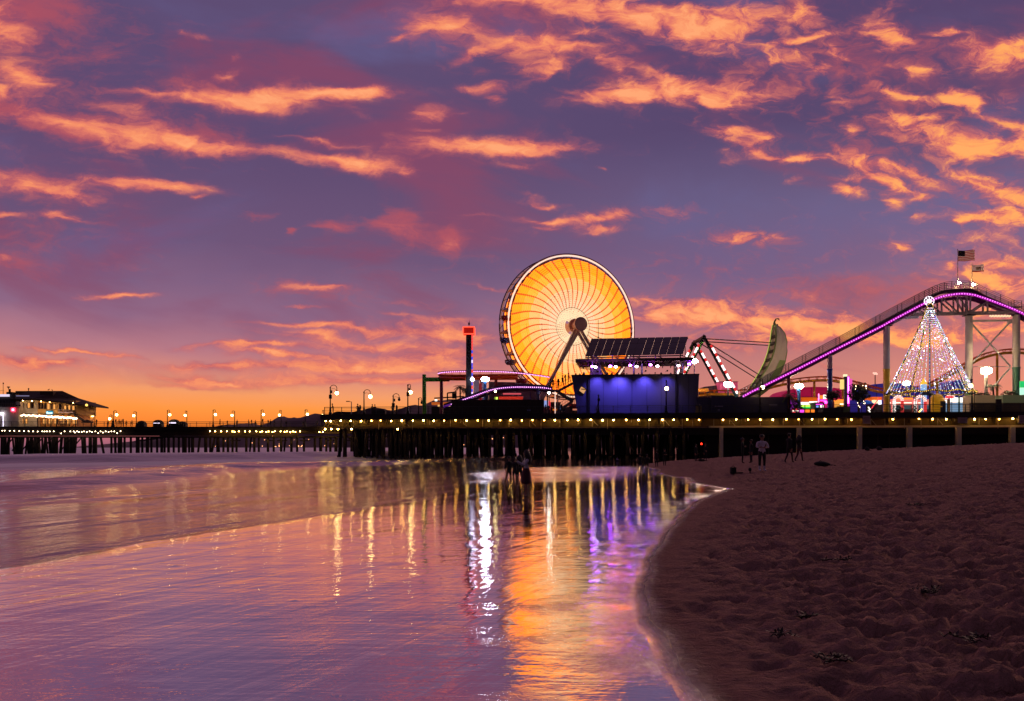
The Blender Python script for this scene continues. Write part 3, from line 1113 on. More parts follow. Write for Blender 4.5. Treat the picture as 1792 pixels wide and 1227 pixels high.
# front row of piles, read off the photo, then deeper rows every few metres
front = [(603, 3.4, 0), (622, 3.6, -3), (642, 3.2, 5), (660, 2.6, 0), (671, 3.8, 0), (684, 2.6, 0), (692, 2.4, 0), (699, 2.2, 0), (708, 3.0, -2), (716, 2.2, 3), (724, 2.8, -2), (735, 3.6, 0), (746, 3.0, -4), (753, 2.6, -3), (764, 3.0, 0), (772, 2.6, 2), (785, 3.2, 0), (793, 2.8, -2), (803, 3.2, 2), (820, 3.4, 0), (833, 3.0, 0), (843, 2.8, -3), (857, 3.0, 0), (870, 3.2, 2), (886, 2.8, 0), (899, 3.0, 0), (912, 3.0, -3), (930, 3.2, 0), (951, 3.0, 0), (968, 2.8, 2), (985, 3.0, 0), (1003, 3.0, -2), (1024, 3.0, 0), (1046, 3.0, 0), (1070, 3.0, 2), (1098, 3.2, 0), (1125, 3.0, 0), (1150, 3.0, 0), (1174, 3.2, 0), (1197, 3.0, 0)]
nparts = 0
stuff_p = MB()


def pile(mb, x, y, r, lean=0.0, z1=ZD - 2.0):
    z0 = min(-0.6, beach_z(x, y) - 0.5)
    mb.tube((x + lean, y, z0), (x, y, z1), r * 1.08, r, 8)
    mb.tube((x + lean * 0.98, y, z0), (x + lean * 0.86, y, 0.55), r * 1.28, r * 1.16, 8)


for (x, w, ln) in front:
    m = MB()
    p = FP(x, 0, 1.0)
    pile(m, p.x, p.y, M(w, p.y) * 0.85, -M(ln, p.y))
    m.build('pile', wood_dark, pier, smooth=True)
    nparts += 1
for row in range(1, 14):
    for k in range(48):
        xk = xl + 1.8 + (k * 2.62 if row < 3 else k * 2.2) + rp.uniform(-0.5, 0.5)
        if xk > 60:
            continue
        yk = FX_of(xk) + 1.0 + row * 4.1 + rp.uniform(-0.4, 0.4)
        r = rp.uniform(0.17, 0.25)
        ln = rp.choice((0, 0, 0, -0.4, 0.4, 0.7))
        if nparts < 100:
            m = MB()
            pile(m, xk, yk, r, ln)
            m.build('pile', wood_dark, pier, smooth=True)
            nparts += 1
        else:
            pile(stuff_p, xk, yk, r, ln)
tag(stuff_p.build('piles_behind', wood_dark, pier, smooth=True), kind='stuff')
for k in range(0, 15, 3):
    m = MB()
    m.bar(FP(600 + k * 40, ZD - 2.3, 1.4), FP(630 + k * 40, 1.2, 1.5), 0.12, 0.2)
    m.build('cross_brace', wood_mid, pier)
# concrete columns and boarded store rooms under the landward end
for x, w in ((1262, 6), (1398, 7), (1504, 7), (1591, 8), (1677, 8), (1771, 8)):
    m = MB()
    p = FP(x, 0, 0.55)
    z0 = beach_z(p.x, p.y) - 0.6
    m.box((p.x, p.y, (z0 + ZD - 2.0) / 2), (M(w, p.y), 0.6, ZD - 2.0 - z0), rz=PR)
    m.build('concrete_column', concrete, pier)
m = MB()
strip(m, FP(1240, 0).x, xr, 2.6, 2.9, -1.0, ZD - 2.1)
m.build('boarding', mat('dark_boarding', (30, 25, 24), 0.9, var=0.3, vs=0.7), pier)
for x in (1300, 1345, 1430, 1536, 1556, 1618, 1645, 1720):
    m = MB()
    p = FP(x, 0, 2.55)
    z0 = beach_z(p.x, p.y) - 0.3
    m.box((p.x, p.y - 0.02, (z0 + ZD - 2.3) / 2), (0.12, 0.1, ZD - 2.3 - z0), rz=PR)
    m.build('door_post', wood_mid, pier)
for x in (1516.5, 1684.5, 1789):
    m = MB()
    p = FP(x, ZD - 0.95 if x != 1684.5 else ZD - 1.05, -0.1)
    m.box(p, (M(13 if x != 1684.5 else 16, p.y), 0.06, 1.15 if x != 1684.5 else 0.8), rz=PR)
    s_ = m.build('notice_board', mat('notice_white', (150, 130, 132), 0.6, var=0.1), pier)
    m = MB()
    for q in range(4):
        m.box(p + Vector((0, -0.035, 0.32 - 0.2 * q)), (M(9, p.y), 0.012, 0.05), rz=PR)
    m.build('lettering', mat('notice_ink', (110, 60, 64), 0.6, var=0), s_)

# lamps under the pier's edge: one string, each bulb a part of it
st = thing('string_lights', FP(900, ZD - 0.8), 'string of warm yellow bulbs along the edge of the fairground pier', 'string lights')
bx = [570, 578, 597, 614, 632, 649, 667, 684.5, 703.5, 721.5, 740, 759, 778, 797.5, 817, 836, 856, 875, 894, 913.5, 933, 952.5, 972, 991.7, 1012, 1033, 1053.4, 1074.5, 1095.6, 1116.7, 1137.8, 1159, 1179, 1201.6, 1222.5, 1266, 1288, 1309, 1331, 1353, 1375, 1397, 1420, 1443, 1466, 1489, 1512, 1562, 1609, 1632, 1657, 1705, 1724, 1748, 1773, 1800]
m = MB()
m.path([FP(x + d, ZD - 0.68 - (0.13 if d else 0), 0.25) for i, x in enumerate(bx[:-1]) for d in (0, (bx[i + 1] - x) / 2)], 0.03, 5)
m.build('cable', iron, st)
for x in bx:
    m = MB()
    p = FP(x + rp.uniform(-1.2, 1.2), ZD - 0.82 - rp.uniform(0, 0.09), 0.12)
    m.ball(p, rp.uniform(0.08, 0.12), 8, 6)
    b_ = m.build('bulb', rp.choice((bulb_w, bulb_w, bulb_y)), st, smooth=True)
    m = MB()
    m.lathe(p + Vector((0, 0, 0.16)), [(0.05, 0.12), (0.05, 0.02), (0.30, -0.02), (0.30, -0.05), (0.05, 0.0)], 8)
    m.build('shade', iron, b_)


def railing(name, pts, label, h=1.1, cat='railing', bars=5, post_every=2.4, group=None):
    o = thing(name, pts[0], label, cat, group)
    m = MB()
    for a, b in zip(pts[:-1], pts[1:]):
        a, b = Vector(a), Vector(b)
        for k in range(bars):
            z = Vector((0, 0, h - k * (h - 0.15) / (bars - 1) if bars > 1 else h))
            m.bar(a + z, b + z, 0.05 if k else 0.09, 0.04 if k else 0.08)
        n = max(1, int((b - a).length / post_every))
        for k in range(n + 1):
            q = a.lerp(b, k / n)
            mp = MB()
            mp.bar(q, q + Vector((0, 0, h)), 0.09)
            mp.build('post', rail_m, o)
    m.build('rails', rail_m, o)
    return o


railing('railing', [FP(568, ZD + 0.1, 0.3), FP(780, ZD + 0.1, 0.3)], 'grey metal railing on the seaward end of the fairground pier')
railing('railing', [FP(780, ZD + 0.1, 0.3), FP(1378, ZD + 0.1, 0.3)], 'grey metal railing in front of the violet building and brown wall')
railing('railing', [FP(1378, ZD + 0.1, 0.3), FP(1850, ZD + 0.1, 0.3)], 'dark metal railing in front of the bright stalls and light cone')
railing('railing', [FP(568, ZD + 0.1, 0.3), FP(568, ZD + 0.1, 50)], 'grey metal railing along the far seaward side of the fairground pier', post_every=4)

# ------------------------------------------------------------------ far pier
DF = 184.0
far = thing('wharf_pier', P(330, HY, DF), 'long narrow wooden pier running out to sea behind the swell', 'pier')
XL, XR = P(-420, 0, DF).x, P(760, 0, DF).x
m = MB()
m.lohi((XL, DF, ZD - 0.5), (XR, DF + 13, ZD - 0.1))
m.build('deck', wood_mid, far)
m = MB()
m.lohi((XL, DF - 0.3, ZD - 0.9), (XR, DF, ZD - 0.05))
m.build('edge_beam', wood_dark, far)
m = MB()
m.lohi((XL, DF + 0.5, ZD - 2.2), (P(520, 0, DF).x, DF + 0.9, ZD - 0.55))
m.lohi((P(520, 0, DF).x, DF + 0.5, ZD - 1.7), (XR, DF + 0.9, ZD - 0.55))
m.build('stringer', mat('far_stringer', (52, 38, 34), 0.85, var=0.3), far)
m = MB()
m.lohi((XL, DF + 0.4, ZD - 2.65), (XR, DF + 1.2, ZD - 2.25))
for x in (410, 470, 492, 532, 580, 612, 640):
    m.lohi((P(x - 9, 0, DF).x, DF + 0.6, ZD - 3.4), (P(x + 9, 0, DF).x, DF + 1.0, ZD - 3.15))
m.build('cap_beam', wood_dark, far)
fp = [(8, 7, 0), (16, 5, 4), (28, 6, -3), (36, 8, 0), (48, 5, -4), (55, 6, 0), (65, 10, 0), (80, 5, 4), (86, 5, -4), (96, 11, 0), (108, 5, 3), (116, 9, 0), (126, 9, 0), (133, 5, 4), (146, 8, -2), (158, 6, 0), (166, 8, 0), (176, 4, -8), (195, 4, 0), (202, 4, 0), (210, 8, 0), (218, 4, 0), (229, 4, 0), (241, 7, 0), (249, 4, 0), (258, 6, 0), (265, 4, 0), (275, 4, 0), (283, 5, 0), (288, 4, 0), (295, 5, 0), (304, 4, 0), (313, 4, 0), (323, 8, 0), (331, 4, 0), (337, 6, 0), (350, 4, 5), (360, 6, 0), (368, 4, 0), (376, 4, 8), (382, 4, -2), (391, 4, 0), (399, 4.5, 0), (407, 4, 0), (414, 4, 0), (431, 4.5, 0), (445, 4.5, 0), (453, 4, 0), (469, 4.5, 0), (479, 4, 0), (492, 4.5, 0), (510, 4.5, 0), (520, 4, 0), (532, 4, 0), (551, 4.5, 0), (562, 4, 0), (571, 4, 0), (578, 4.5, 0), (588, 6, 0), (597, 4, 0), (615, 4, 0), (633, 4, 0), (649, 4, 0), (668, 4, 0), (690, 4, 0), (705, 4, 0)]
for (x, w, ln) in fp:
    m = MB()
    p = P(x, HY, DF + 0.8)
    r = M(w, DF) * 0.5
    m.tube((p.x - M(ln, DF), p.y, -1.2), (p.x, p.y, ZD - 2.4), r * 1.05, r, 8)
    m.build('pile', wood_dark, far, smooth=True)
for k in range(28):
    x = (-30 + 6.5 * k) if k < 20 else 200 + 60 * (k - 20)
    m = MB()
    p = P(x, HY, DF + rp.uniform(5, 11))
    ln = rp.choice((0, 0.6, -0.6))
    m.tube((p.x + ln, p.y, -1.2), (p.x, p.y, ZD - 2.4), 0.24, 0.22, 8)
    m.build('pile', wood_dark, far, smooth=True)
for k in range(8):
    a = P(4 + k * 17, HY, DF + 0.3)
    m = MB()
    m.bar((a.x, a.y, 1.0), (a.x + 2.6, a.y, ZD - 2.6), 0.16, 0.24)
    m.build('cross_brace', wood_dark, far)

sf = thing('string_lights', P(100, 754, DF), 'string of white bulbs along the edge of the far pier under the restaurant', 'string lights')
fl = [(4, 753.8), (8, 753.8), (17, 754), (25, 754), (34, 754.5), (42, 754.6), (50, 754.8), (58, 755), (66, 755.3), (74, 755), (78, 755.2), (82, 755), (87, 755), (94, 755), (107, 758.5), (113, 755), (123, 755), (129, 755), (131, 757), (135, 755), (138, 756), (143, 756), (147, 755), (152, 756), (157, 755), (161, 756.5), (167, 755), (172, 758), (176, 755), (180, 757), (185, 755), (190, 756), (195, 755), (200, 755), (205, 758), (211, 754.5)]
m = MB()
m.path([P(x, y - 1.2, DF - 0.45) for x, y in fl], 0.025, 4)
m.build('cable', iron, sf)
for (x, y) in fl:
    m = MB()
    m.ball(P(x, y, DF - 0.5), 0.10, 8, 6)
    m.build('bulb', bulb_s, sf)
sf = thing('string_lights', P(450, 754, DF), 'string of yellow bulbs along the bare middle stretch of the far pier', 'string lights')
fl = [(367.5, 754.8), (376.5, 754.8), (387, 754.8), (397, 755), (407, 755), (410.5, 756), (418, 755), (429, 755), (437, 755), (448.5, 755), (456, 756), (459, 755), (466, 756), (470, 755), (477, 756), (481, 755), (491, 755), (498, 756), (502, 755), (508, 756), (513, 755), (517, 756), (525, 755), (559, 756), (565, 756)]
m = MB()
m.path([P(x, y - 1.2, DF - 0.45) for x, y in fl], 0.025, 4)
m.build('cable', iron, sf)
for (x, y) in fl:
    m = MB()
    m.ball(P(x, y, DF - 0.5), 0.10, 8, 6)
    m.build('bulb', bulb_w, sf)
sf = thing('string_lights', P(590, 750, DF), 'short string of amber bulbs under the junction of the two piers', 'string lights')
m = MB()
fl = [(569, 751), (580, 751), (591.5, 751), (615, 751), (696, 751)]
m.path([P(x, y - 1.2, DF - 1.2) for x, y in fl], 0.025, 4)
m.build('cable', iron, sf)
for (x, y) in fl:
    m = MB()
    m.ball(P(x, y, DF - 1.3), 0.18, 8, 6)
    m.build('bulb', bulb_w, sf)
railing('railing', [(XL, DF + 0.2, ZD), (XR, DF + 0.2, ZD)], 'low dark railing along the near side of the far pier', post_every=3)
railing('railing', [(XL, DF + 12.6, ZD), (XR, DF + 12.6, ZD)], 'low dark railing along the seaward side of the far pier', post_every=4, bars=3)


# ------------------------------------------------------------------ lamp posts
def lamp(x, ytop, ybase_z, D, side, gx, gy, lit, label, group=None, box=False, dx=0.0):
    b = P(x, HY, D)
    b.z = ybase_z
    o = thing('street_lamp', b, label, 'street lamp', group)
    top = P(x, ytop, D).z
    g = P(gx, gy, D)
    sw = g.x - b.x
    m = MB()
    m.lathe((b.x, b.y, b.z), [(0.26, 0), (0.26, 0.35), (0.17, 0.55), (0.15, 1.1), (0.10, 1.2)], 8)
    hs = top - abs(sw) / 2 * 0.95
    m.tube((b.x, b.y, b.z + 0.9), (b.x, b.y, hs), 0.10, 0.075, 8)
    m.ball((b.x, b.y, hs + 0.06), 0.13, 6, 4)
    m.build('post', iron, o, smooth=True)
    m = MB()
    pts = []
    for k in range(13):
        t = math.pi * k / 12
        pts.append((b.x + sw / 2 - sw / 2 * math.cos(t), b.y, hs + (top - hs) * math.sin(t)))
    pts.append((g.x, b.y, g.z + 0.36))
    m.path(pts, 0.05, 6)
    m.path([(b.x, b.y, hs - 0.25), (b.x + sw * 0.35, b.y, hs - 0.02), (b.x + sw * 0.7, b.y, hs - 0.1), (b.x + sw * 0.98, b.y, hs - 0.3)], 0.025, 5)
    m.build('arm', iron, o, smooth=True)
    m = MB()
    m.lathe((g.x, g.y, g.z + 0.22), [(0.05, 0.16), (0.16, 0.1), (0.2, 0.0)], 8)
    m.build('lamp_cap', iron, o)
    m = MB()
    m.ball(g, 0.27 if lit else 0.22, 10, 8)
    m.build('globe', globe_m if lit else globe_off, o, smooth=True)
    if box:
        m = MB()
        bz = hs - 1.3
        m.box((b.x + 0.05, b.y - 0.12, bz), (0.42, 0.3, 0.6))
        m.box((b.x + 0.22, b.y - 0.1, bz + 0.75), (0.2, 0.2, 0.45))
        m.build('speaker_box', iron, o)
    return o


G = 'arched globe lamps along the far pier'
farl = [(166, 722, -1, 162, 727.5), (199, 718.5, 1, 204, 726), (238.6, 720, -1, 234, 727.5), (293, 717.5, 1, 297, 726), (327, 719, -1, 324, 727), (373, 717, 1, 377, 725.5), (410.6, 719, -1, 406, 727), (457, 717, 1, 461, 725.5), (492, 718, -1, 489, 726.5), (534, 716.5, 1, 538, 725), (566, 718, -1, 564, 726.5), (150, 724, -1, 144, 731), (196, 726, -1, 192, 733)]
where = ['beside the foot of the restaurant stairs', 'with its globe to the right, third from the restaurant', 'just left of the first round kiosk', 'behind the round-topped kiosk nearest the lit stall', 'at the right end of the lit stall', 'where the hills begin, globe to the right', 'over the low left hills, globe to the left', 'between two crowds of strollers, globe to the right', 'over the crest of the low hill', 'the last with a right-hand globe', 'nearest to the end of the near pier', 'half hidden by the restaurant stairs', 'lower one close behind a taller lamp']
for (x, yt, s, gx, gy), w in zip(farl, where):
    lamp(x, yt, ZD, DF + (2.2 if s > 0 else 10.5), s, gx, gy, True, 'arched lamp on the far pier ' + w, G)
GN = 'arched globe lamps along the fairground pier'
lamp(578, 674, ZD, FD(578) + 1.0, 1, 589.5, 688, True, 'tall arched lamp at the seaward corner of the fairground pier', GN, True)
lamp(637, 682, ZD, FD(637) + 1.4, 1, 648, 694, True, 'arched lamp with lit globe, second from the seaward corner', GN)
lamp(688, 689, ZD, FD(688) + 1.4, 1, 698.5, 699.5, False, 'arched lamp with a dark globe and a box on its post', GN, True)
lamp(713.7, 672.5, ZD, FD(713) + 0.9, 1, 718.5, 686.5, True, 'narrow arched lamp just left of the green steel mast', GN, True)
lamp(732.5, 696, ZD, FD(732) + 16, 1, 738, 705, False, 'small unlit arched lamp behind the green steel mast', GN)
lamp(1166, 666, ZD, FD(1166) + 0.9, 1, 1166.6, 680, True, 'straight lamp lit yellow against the violet wall', GN)
lamp(1047, 692, ZD, FD(1047) + 0.9, 1, 1047.8, 700, False, 'short unlit lamp against the violet wall', GN)
lamp(1330, 663, ZD, FD(1330) + 0.9, 1, 1334.5, 678, True, 'dark arched lamp in front of the foot of the coaster ramp', GN, True)
lamp(1701, 664, ZD, FD(1701) + 0.9, -1, 1698.7, 675, True, 'slim lamp in front of the pale planter by the light cone', GN)
# plain white mast light
b = P(615, HY, FD(615) + 20)
b.z = ZD
o = thing('mast_light', b, 'thin white mast light with a short arm between two arched lamps', 'street lamp')
m = MB()
m.tube(b, P(615, 703, b.y), 0.11, 0.07, 6)
m.build('post', mat('white_paint', (214, 206, 196), 0.5, var=0.08), o)
m = MB()
m.bar(P(615, 703.5, b.y), P(609.5, 702.5, b.y), 0.08)
m.box(P(608.8, 702.5, b.y), (0.6, 0.25, 0.14))
m.build('arm', iron, o)

# ------------------------------------------------------------------ ferris wheel
def ferris():
    C = P(995, 573.5, 145.0)
    t_ = math.radians(23.7)
    ax = Vector((math.sin(t_), -math.cos(t_), 0))       # towards the beach
    tg = Vector((math.cos(t_), math.sin(t_), 0))
    up = Vector((0, 0, 1))
    base = Vector((C.x, C.y, ZD))
    o = thing('ferris_wheel', base, 'huge ferris wheel glowing orange behind the violet building', 'ferris wheel')

    def pt(r, a, k):
        return C + tg * (r * math.cos(a)) + up * (r * math.sin(a)) + ax * k
    red_d = mat('wheel_red', (104, 34, 24), 0.5, 0.2, var=0.2)
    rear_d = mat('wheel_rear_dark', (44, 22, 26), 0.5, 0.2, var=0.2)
    rim_w = lamp_mat('rim_white', (255, 214, 190), 1.25)
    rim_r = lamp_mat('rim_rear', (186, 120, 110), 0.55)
    cols = [lamp_mat('wheel_lamp_%d' % i, c, e) for i, (c, e) in enumerate((((255, 220, 172), 1.15), ((252, 212, 166), 1.1), ((252, 202, 146), 1.15), ((253, 182, 106), 1.3), ((255, 146, 44), 1.9), ((255, 122, 18), 2.4)))]
    rr_ = lamp_mat('wheel_red_bulbs', (236, 92, 34), 1.0)
    N = 96
    ang = [2 * math.pi * i / N for i in range(N)]
    for k, w in ((1.6, 'front'), (-1.6, 'rear')):
        m = MB()
        for R in (13.0, 12.3):
            m.path([pt(R, a, k) for a in ang], 0.10, 6, True)
        for i in range(0, N, 2):
            m.bar(pt(12.3, ang[i], k), pt(13.0, ang[(i + 1) % N], k), 0.08)
        rim = m.build('rim', red_d if w == 'front' else rear_d, o)
        m = MB()
        m.path([pt(12.68, a, k + (0.12 if w == 'front' else -0.12)) for a in ang], 0.15, 6, True)
        m.build('light_ring', rim_w if w == 'front' else rim_r, rim)
        m = MB()
        for R in (3.4, 6.2, 9.2):
            m.path([pt(R, a, k) for a in ang], 0.06, 5, True)
        m.build('tie_ring', red_d, o)
    # lit spokes: forty on each face, three runs of lamps on each with red ones along one edge
    for face, k, n0 in ((0, 1.6, 0.0), (1, -1.6, 0.5)):
        for i in range(40):
            a = 2 * math.pi * (i + n0) / 40
            d = tg * math.cos(a) + up * math.sin(a)
            s = tg * -math.sin(a) + up * math.cos(a)
            m = MB()
            K = 30
            for j in range(K):
                r0 = 1.6 + (12.15 - 1.6) * j / K
                r1 = r0 + (12.15 - 1.6) / K * 0.80
                rm_ = (r0 + r1) / 2
                w_ = 0.0735 * rm_
                # the blades sweep back like those of a fan
                bow = -1.5 * math.sin(math.pi * (rm_ - 1.6) / 11.6) ** 1.2
                m.mi = min(5, int(6 * (rm_ - 1.0) / 11.2))
                c0 = C + ax * (k + 0.05)
                e = 0.24 * w_
                q = [c0 + d * r0 + s * (bow - w_), c0 + d * r0 + s * (bow + w_ - e), c0 + d * r1 + s * (bow + w_ - e), c0 + d * r1 + s * (bow - w_)]
                m.prism(q, ax * -0.08)
                if rm_ > 3.4:
                    m.mi = 6
                    rw = r0 + (r1 - r0) * 1.1
                    q = [c0 + d * r0 + s * (bow + w_ - e), c0 + d * r0 + s * (bow + w_ + e * 0.6), c0 + d * rw + s * (bow + w_ + e * 0.6), c0 + d * rw + s * (bow + w_ - e)]
                    m.prism(q, ax * -0.10)
            m.build('spoke', cols + [rr_], o)
    # hub
    tan = mat('hub_paint', (214, 158, 140), 0.5, var=0.12)
    m = MB()
    for k in (2.2, 4.4, -4.6, -2.4):
        m.tube(C + ax * k, C + ax * (k + 0.35), 1.25, 1.25, 28)
    m.tube(C - ax * 4.6, C + ax * 4.6, 0.75, 0.75, 20)
    m.build('hub', tan, o)
    # legs
    leg = mat('leg_paint', (210, 176, 156), 0.5, var=0.15)
    for k in (3.5, -3.5):
        for sgn in (-1, 1):
            m = MB()
            top = C + ax * k - up * 0.4
            foot = Vector((C.x, C.y, ZD)) + tg * (sgn * 10.0) + ax * (k * 1.45)
            m.bar(top + tg * 0.3 * sgn, foot + tg * 0.45, 0.32, 0.5)
            m.bar(top - tg * 0.3 * sgn - up * 0.4, foot - tg * 0.45, 0.32, 0.5)
            for q in range(1, 9):
                a = (top).lerp(foot, q / 9)
                m.bar(a + tg * 0.45, a - tg * 0.45 - up * 0.5, 0.14)
            m.build('support_leg', leg, o)
    # gondolas
    gm = [mat('gondola_' + n, c, 0.4, var=0.1) for n, c in (('red', (150, 40, 44)), ('blue', (60, 66, 120)), ('grey', (120, 110, 122)))]
    cm_ = mat('gondola_roof', (168, 150, 158), 0.5, var=0.1)
    for i in range(20):
        a = 2 * math.pi * (i + 0.3) / 20
        g = pt(12.5, a, 0)
        m = MB()
        m.lathe(g - up * 2.3, [(0.05, 0), (0.75, 0.02), (1.05, 0.45), (1.1, 0.85), (0.98, 0.85), (0.9, 0.3), (0.05, 0.2)], 12)
        m.tube(g - up * 2.2, g, 0.05, 0.05, 6)
        m.tube(g - ax * 1.5, g + ax * 1.5, 0.06, 0.06, 6)
        gd = m.build('gondola', gm[i % 3], o)
        m = MB()
        m.lathe(g - up * 0.55, [(1.15, 0), (0.7, 0.28), (0.1, 0.5), (0.02, 0.5)], 12)
        m.build('canopy', cm_, gd)
    # boarding platform
    m = MB()
    pc = Vector((C.x, C.y, ZD + 1.6))
    m.box(pc, (9, 7, 0.3), rz=t_)
    for sx in (-4, 0, 4):
        for sy in (-3, 3):
            q = pc + tg * sx + ax * sy
            m.tube((q.x, q.y, ZD), q, 0.12, 0.12, 6)
    m.build('boarding_platform', mat('platform_grey', (110, 90, 84), 0.6), o)


ferris()


def led_path(mb, pts, r, gap):
    """Row of separate lamps along a line."""
    acc = 0.0
    for a, b in zip(pts[:-1], pts[1:]):
        a, b = Vector(a), Vector(b)
        L = (b - a).length
        t = (gap - acc) if acc else 0.0
        while t < L:
            mb.ball(a.lerp(b, t / L), r, 6, 4)
            t += gap
        acc = L - (t - gap)
        acc = acc % gap


def smooth(pts, n=6):
    """Catmull-Rom through photo points (x, y, D)."""
    out = []
    k = len(pts)
    for i in range(k - 1):
        p0, p1, p2, p3 = (pts[max(i - 1, 0)], pts[i], pts[i + 1], pts[min(i + 2, k - 1)])
        for q in range(n):
            t = q / n
            out.append(tuple(0.5 * (2 * p1[j] + (-p0[j] + p2[j]) * t + (2 * p0[j] - 5 * p1[j] + 4 * p2[j] - p3[j]) * t * t + (-p0[j] + 3 * p1[j] - 3 * p2[j] + p3[j]) * t ** 3) for j in range(3)))
    out.append(tuple(pts[-1]))
    return [P(*q) for q in out]


pink_led = lamp_mat('led_pink', (255, 130, 255), 2.6)
pink_strip = lamp_mat('led_strip_magenta', (176, 26, 168), 1.0)
violet_strip = lamp_mat('led_strip_violet', (92, 30, 130), 0.8)
white_led = lamp_mat('led_white_pink', (255, 170, 240), 2.6)
steel_grey = mat('steel_grey', (86, 82, 84), 0.5, 0.3, var=0.2)
dark_steel = mat('dark_steel', (44, 38, 42), 0.5, 0.3, var=0.2)
green_p = mat('green_paint', (74, 150, 40), 0.4, var=0.1, emit=None)
pink_p = mat('magenta_paint', (150, 34, 90), 0.4, var=0.1)
orange_p = mat('orange_paint', (226, 92, 20), 0.4, var=0.1)
yellow_p = mat('yellow_paint', (232, 160, 20), 0.4, var=0.1)


def up_curve():
    o = thing('coaster_loop', P(770, 706, 134), 'raised coaster curve with orange rails and green and magenta masts behind the tower', 'coaster track')
    top = smooth([(767, 653.5, 134), (776, 651.5, 133), (800, 650.2, 133), (840, 649.6, 134), (880, 650.5, 135.5), (905, 652.5, 137), (935, 656, 139), (962, 660, 141)])
    m = MB()
    m.path([p + Vector((0, 0.25, 0.05)) for p in top], 0.16, 6)
    m.build('guard_rail', dark_steel, o)
    m = MB()
    m.path([p - Vector((0, 0.0, 0.04)) for p in top], 0.07, 5)
    m.mi = 1
    led_path(m, [p - Vector((0, 0.1, 0.04)) for p in top], 0.085, 0.33)
    m.build('light_strip', [pink_strip, white_led], o)
    rail = smooth([(768, 656, 134), (780, 657, 133), (805, 657.5, 133), (840, 657, 134), (880, 656.5, 135.5), (905, 656.5, 137)])
    m = MB()
    m.path(rail, 0.2, 8)
    m.path([p + Vector((0, 1.3, 0)) for p in rail], 0.16, 8)
    m.path([p + Vector((0, 0.6, -0.5)) for p in rail], 0.28, 8)
    for p in rail[::3]:
        m.bar(p, p + Vector((0, 0.1, 0.62)), 0.1)
        m.bar(p + Vector((0, 0.6, -0.5)), p + Vector((0, 1.3, 0)), 0.1)
    m.build('rails', orange_p, o)
    m = MB()
    m.path(smooth([(775, 661.5, 134), (800, 663, 134), (830, 662.5, 135), (870, 660.5, 137), (905, 659, 139)]), 0.24, 8)
    m.build('spine_tube', mat('dull_orange', (160, 84, 40), 0.5, var=0.15), o)
    m = MB()
    a = P(742.5, 655.5, 134)
    m.tube((a.x, a.y, ZD), a, 0.34, 0.34, 14)
    m.tube(P(742.5, 664.3, 134), P(778, 664.0, 134.5), 0.36, 0.36, 12)
    m.ball(P(778, 664.0, 134.5), 0.40, 10, 8)
    m.build('green_mast', green_p, o)
    m = MB()
    a = P(772.5, 660, 134.8)
    m.tube((a.x, a.y, ZD), a, 0.29, 0.29, 12)
    m.tube(P(779, 664.5, 134.6), P(786, 664.5, 134.9), 0.33, 0.33, 10)
    m.build('magenta_mast', pink_p, o)
    m = MB()
    for x in (843, 868):
        a = P(x, 660, 137)
        m.tube((a.x, a.y, ZD), a, 0.26, 0.26, 10)
    m.build('rear_masts', mat('dull_red', (130, 26, 34), 0.5), o)


up_curve()


def low_curve():
    o = thing('coaster_dip', P(880, 706, 127), 'low coaster dip edged with violet lights above the brown wall', 'coaster track')
    pts = smooth([(776, 712, 127), (790, 707.5, 127), (801, 703.3, 127), (820, 696.5, 127), (845, 687.5, 127), (860, 682.5, 127), (880, 679, 127), (905, 677.5, 127.3), (930, 677.8, 127.6), (950, 678.6, 128), (966, 681, 128.4)])
    m = MB()
    for a, b in zip(pts[:-1], pts[1:]):
        m.bar(a + Vector((0, 0.5, 0.10)), b + Vector((0, 0.5, 0.10)), 0.9, 0.42)
    m.build('beam', dark_steel, o)
    m = MB()
    for a, b in zip(pts[:-1], pts[1:]):
        m.bar(a + Vector((0, 0.05, 0.0)), b + Vector((0, 0.05, 0.0)), 0.08, 0.34)
    m.mi = 1
    led_path(m, [p - Vector((0, 0.06, 0)) for p in pts[6:]], 0.085, 0.335)
    m.build('light_strip', [violet_strip, white_led], o)
    m = MB()
    m.path([p + Vector((0, 0.1, 0.42)) for p in pts], 0.05, 5)
    m.path([p + Vector((0, 0.9, 0.42)) for p in pts], 0.05, 5)
    m.path([p + Vector((0, 0.6, -0.45)) for p in pts], 0.22, 7)
    m.build('rails', mat('plum_paint', (70, 24, 50), 0.5), o)
    for x, y in ((941.5, 680), (852, 688)):
        m = MB()
        a = P(x, y, 127.6)
        m.tube((a.x, a.y, ZD), a, 0.3, 0.3, 10)
        m.build('support_column', mat('navy_paint', (28, 36, 84), 0.5), o)


low_curve()

# ------------------------------------------------------------------ drop tower
o = thing('drop_tower', P(820, 728, 131), 'slim dark drop tower with a glowing red head and a lit edge', 'drop tower')
b = P(820.3, 640, 131)
w = M(9, 131)
zt = P(820, 585, 131).z
m = MB()
m.box((b.x, b.y, (ZD + zt) / 2), (w, w, zt - ZD))
m.build('shaft', mat('tower_black', (26, 20, 24), 0.6, var=0.2), o)
m = MB()
ex = P(826.3, 640, 130.8)
cs = [lamp_mat('tower_blue', (60, 70, 230), 1.1), lamp_mat('tower_red', (235, 60, 60), 1.3), lamp_mat('tower_white', (220, 200, 255), 1.5)]
n = 26
for k in range(n):
    m.mi = (0, 0, 2, 0, 1)[k % 5] if k < 21 else 1
    z0 = ZD + (zt - ZD) * k / n
    m.box((ex.x, ex.y, z0 + (zt - ZD) / n / 2), (M(2.4, 131), 0.25, (zt - ZD) / n * 0.86))
m.build('light_edge', cs, o)
m = MB()
zc0, zc1 = P(820, 585.5, 131).z, P(820, 573.5, 131).z
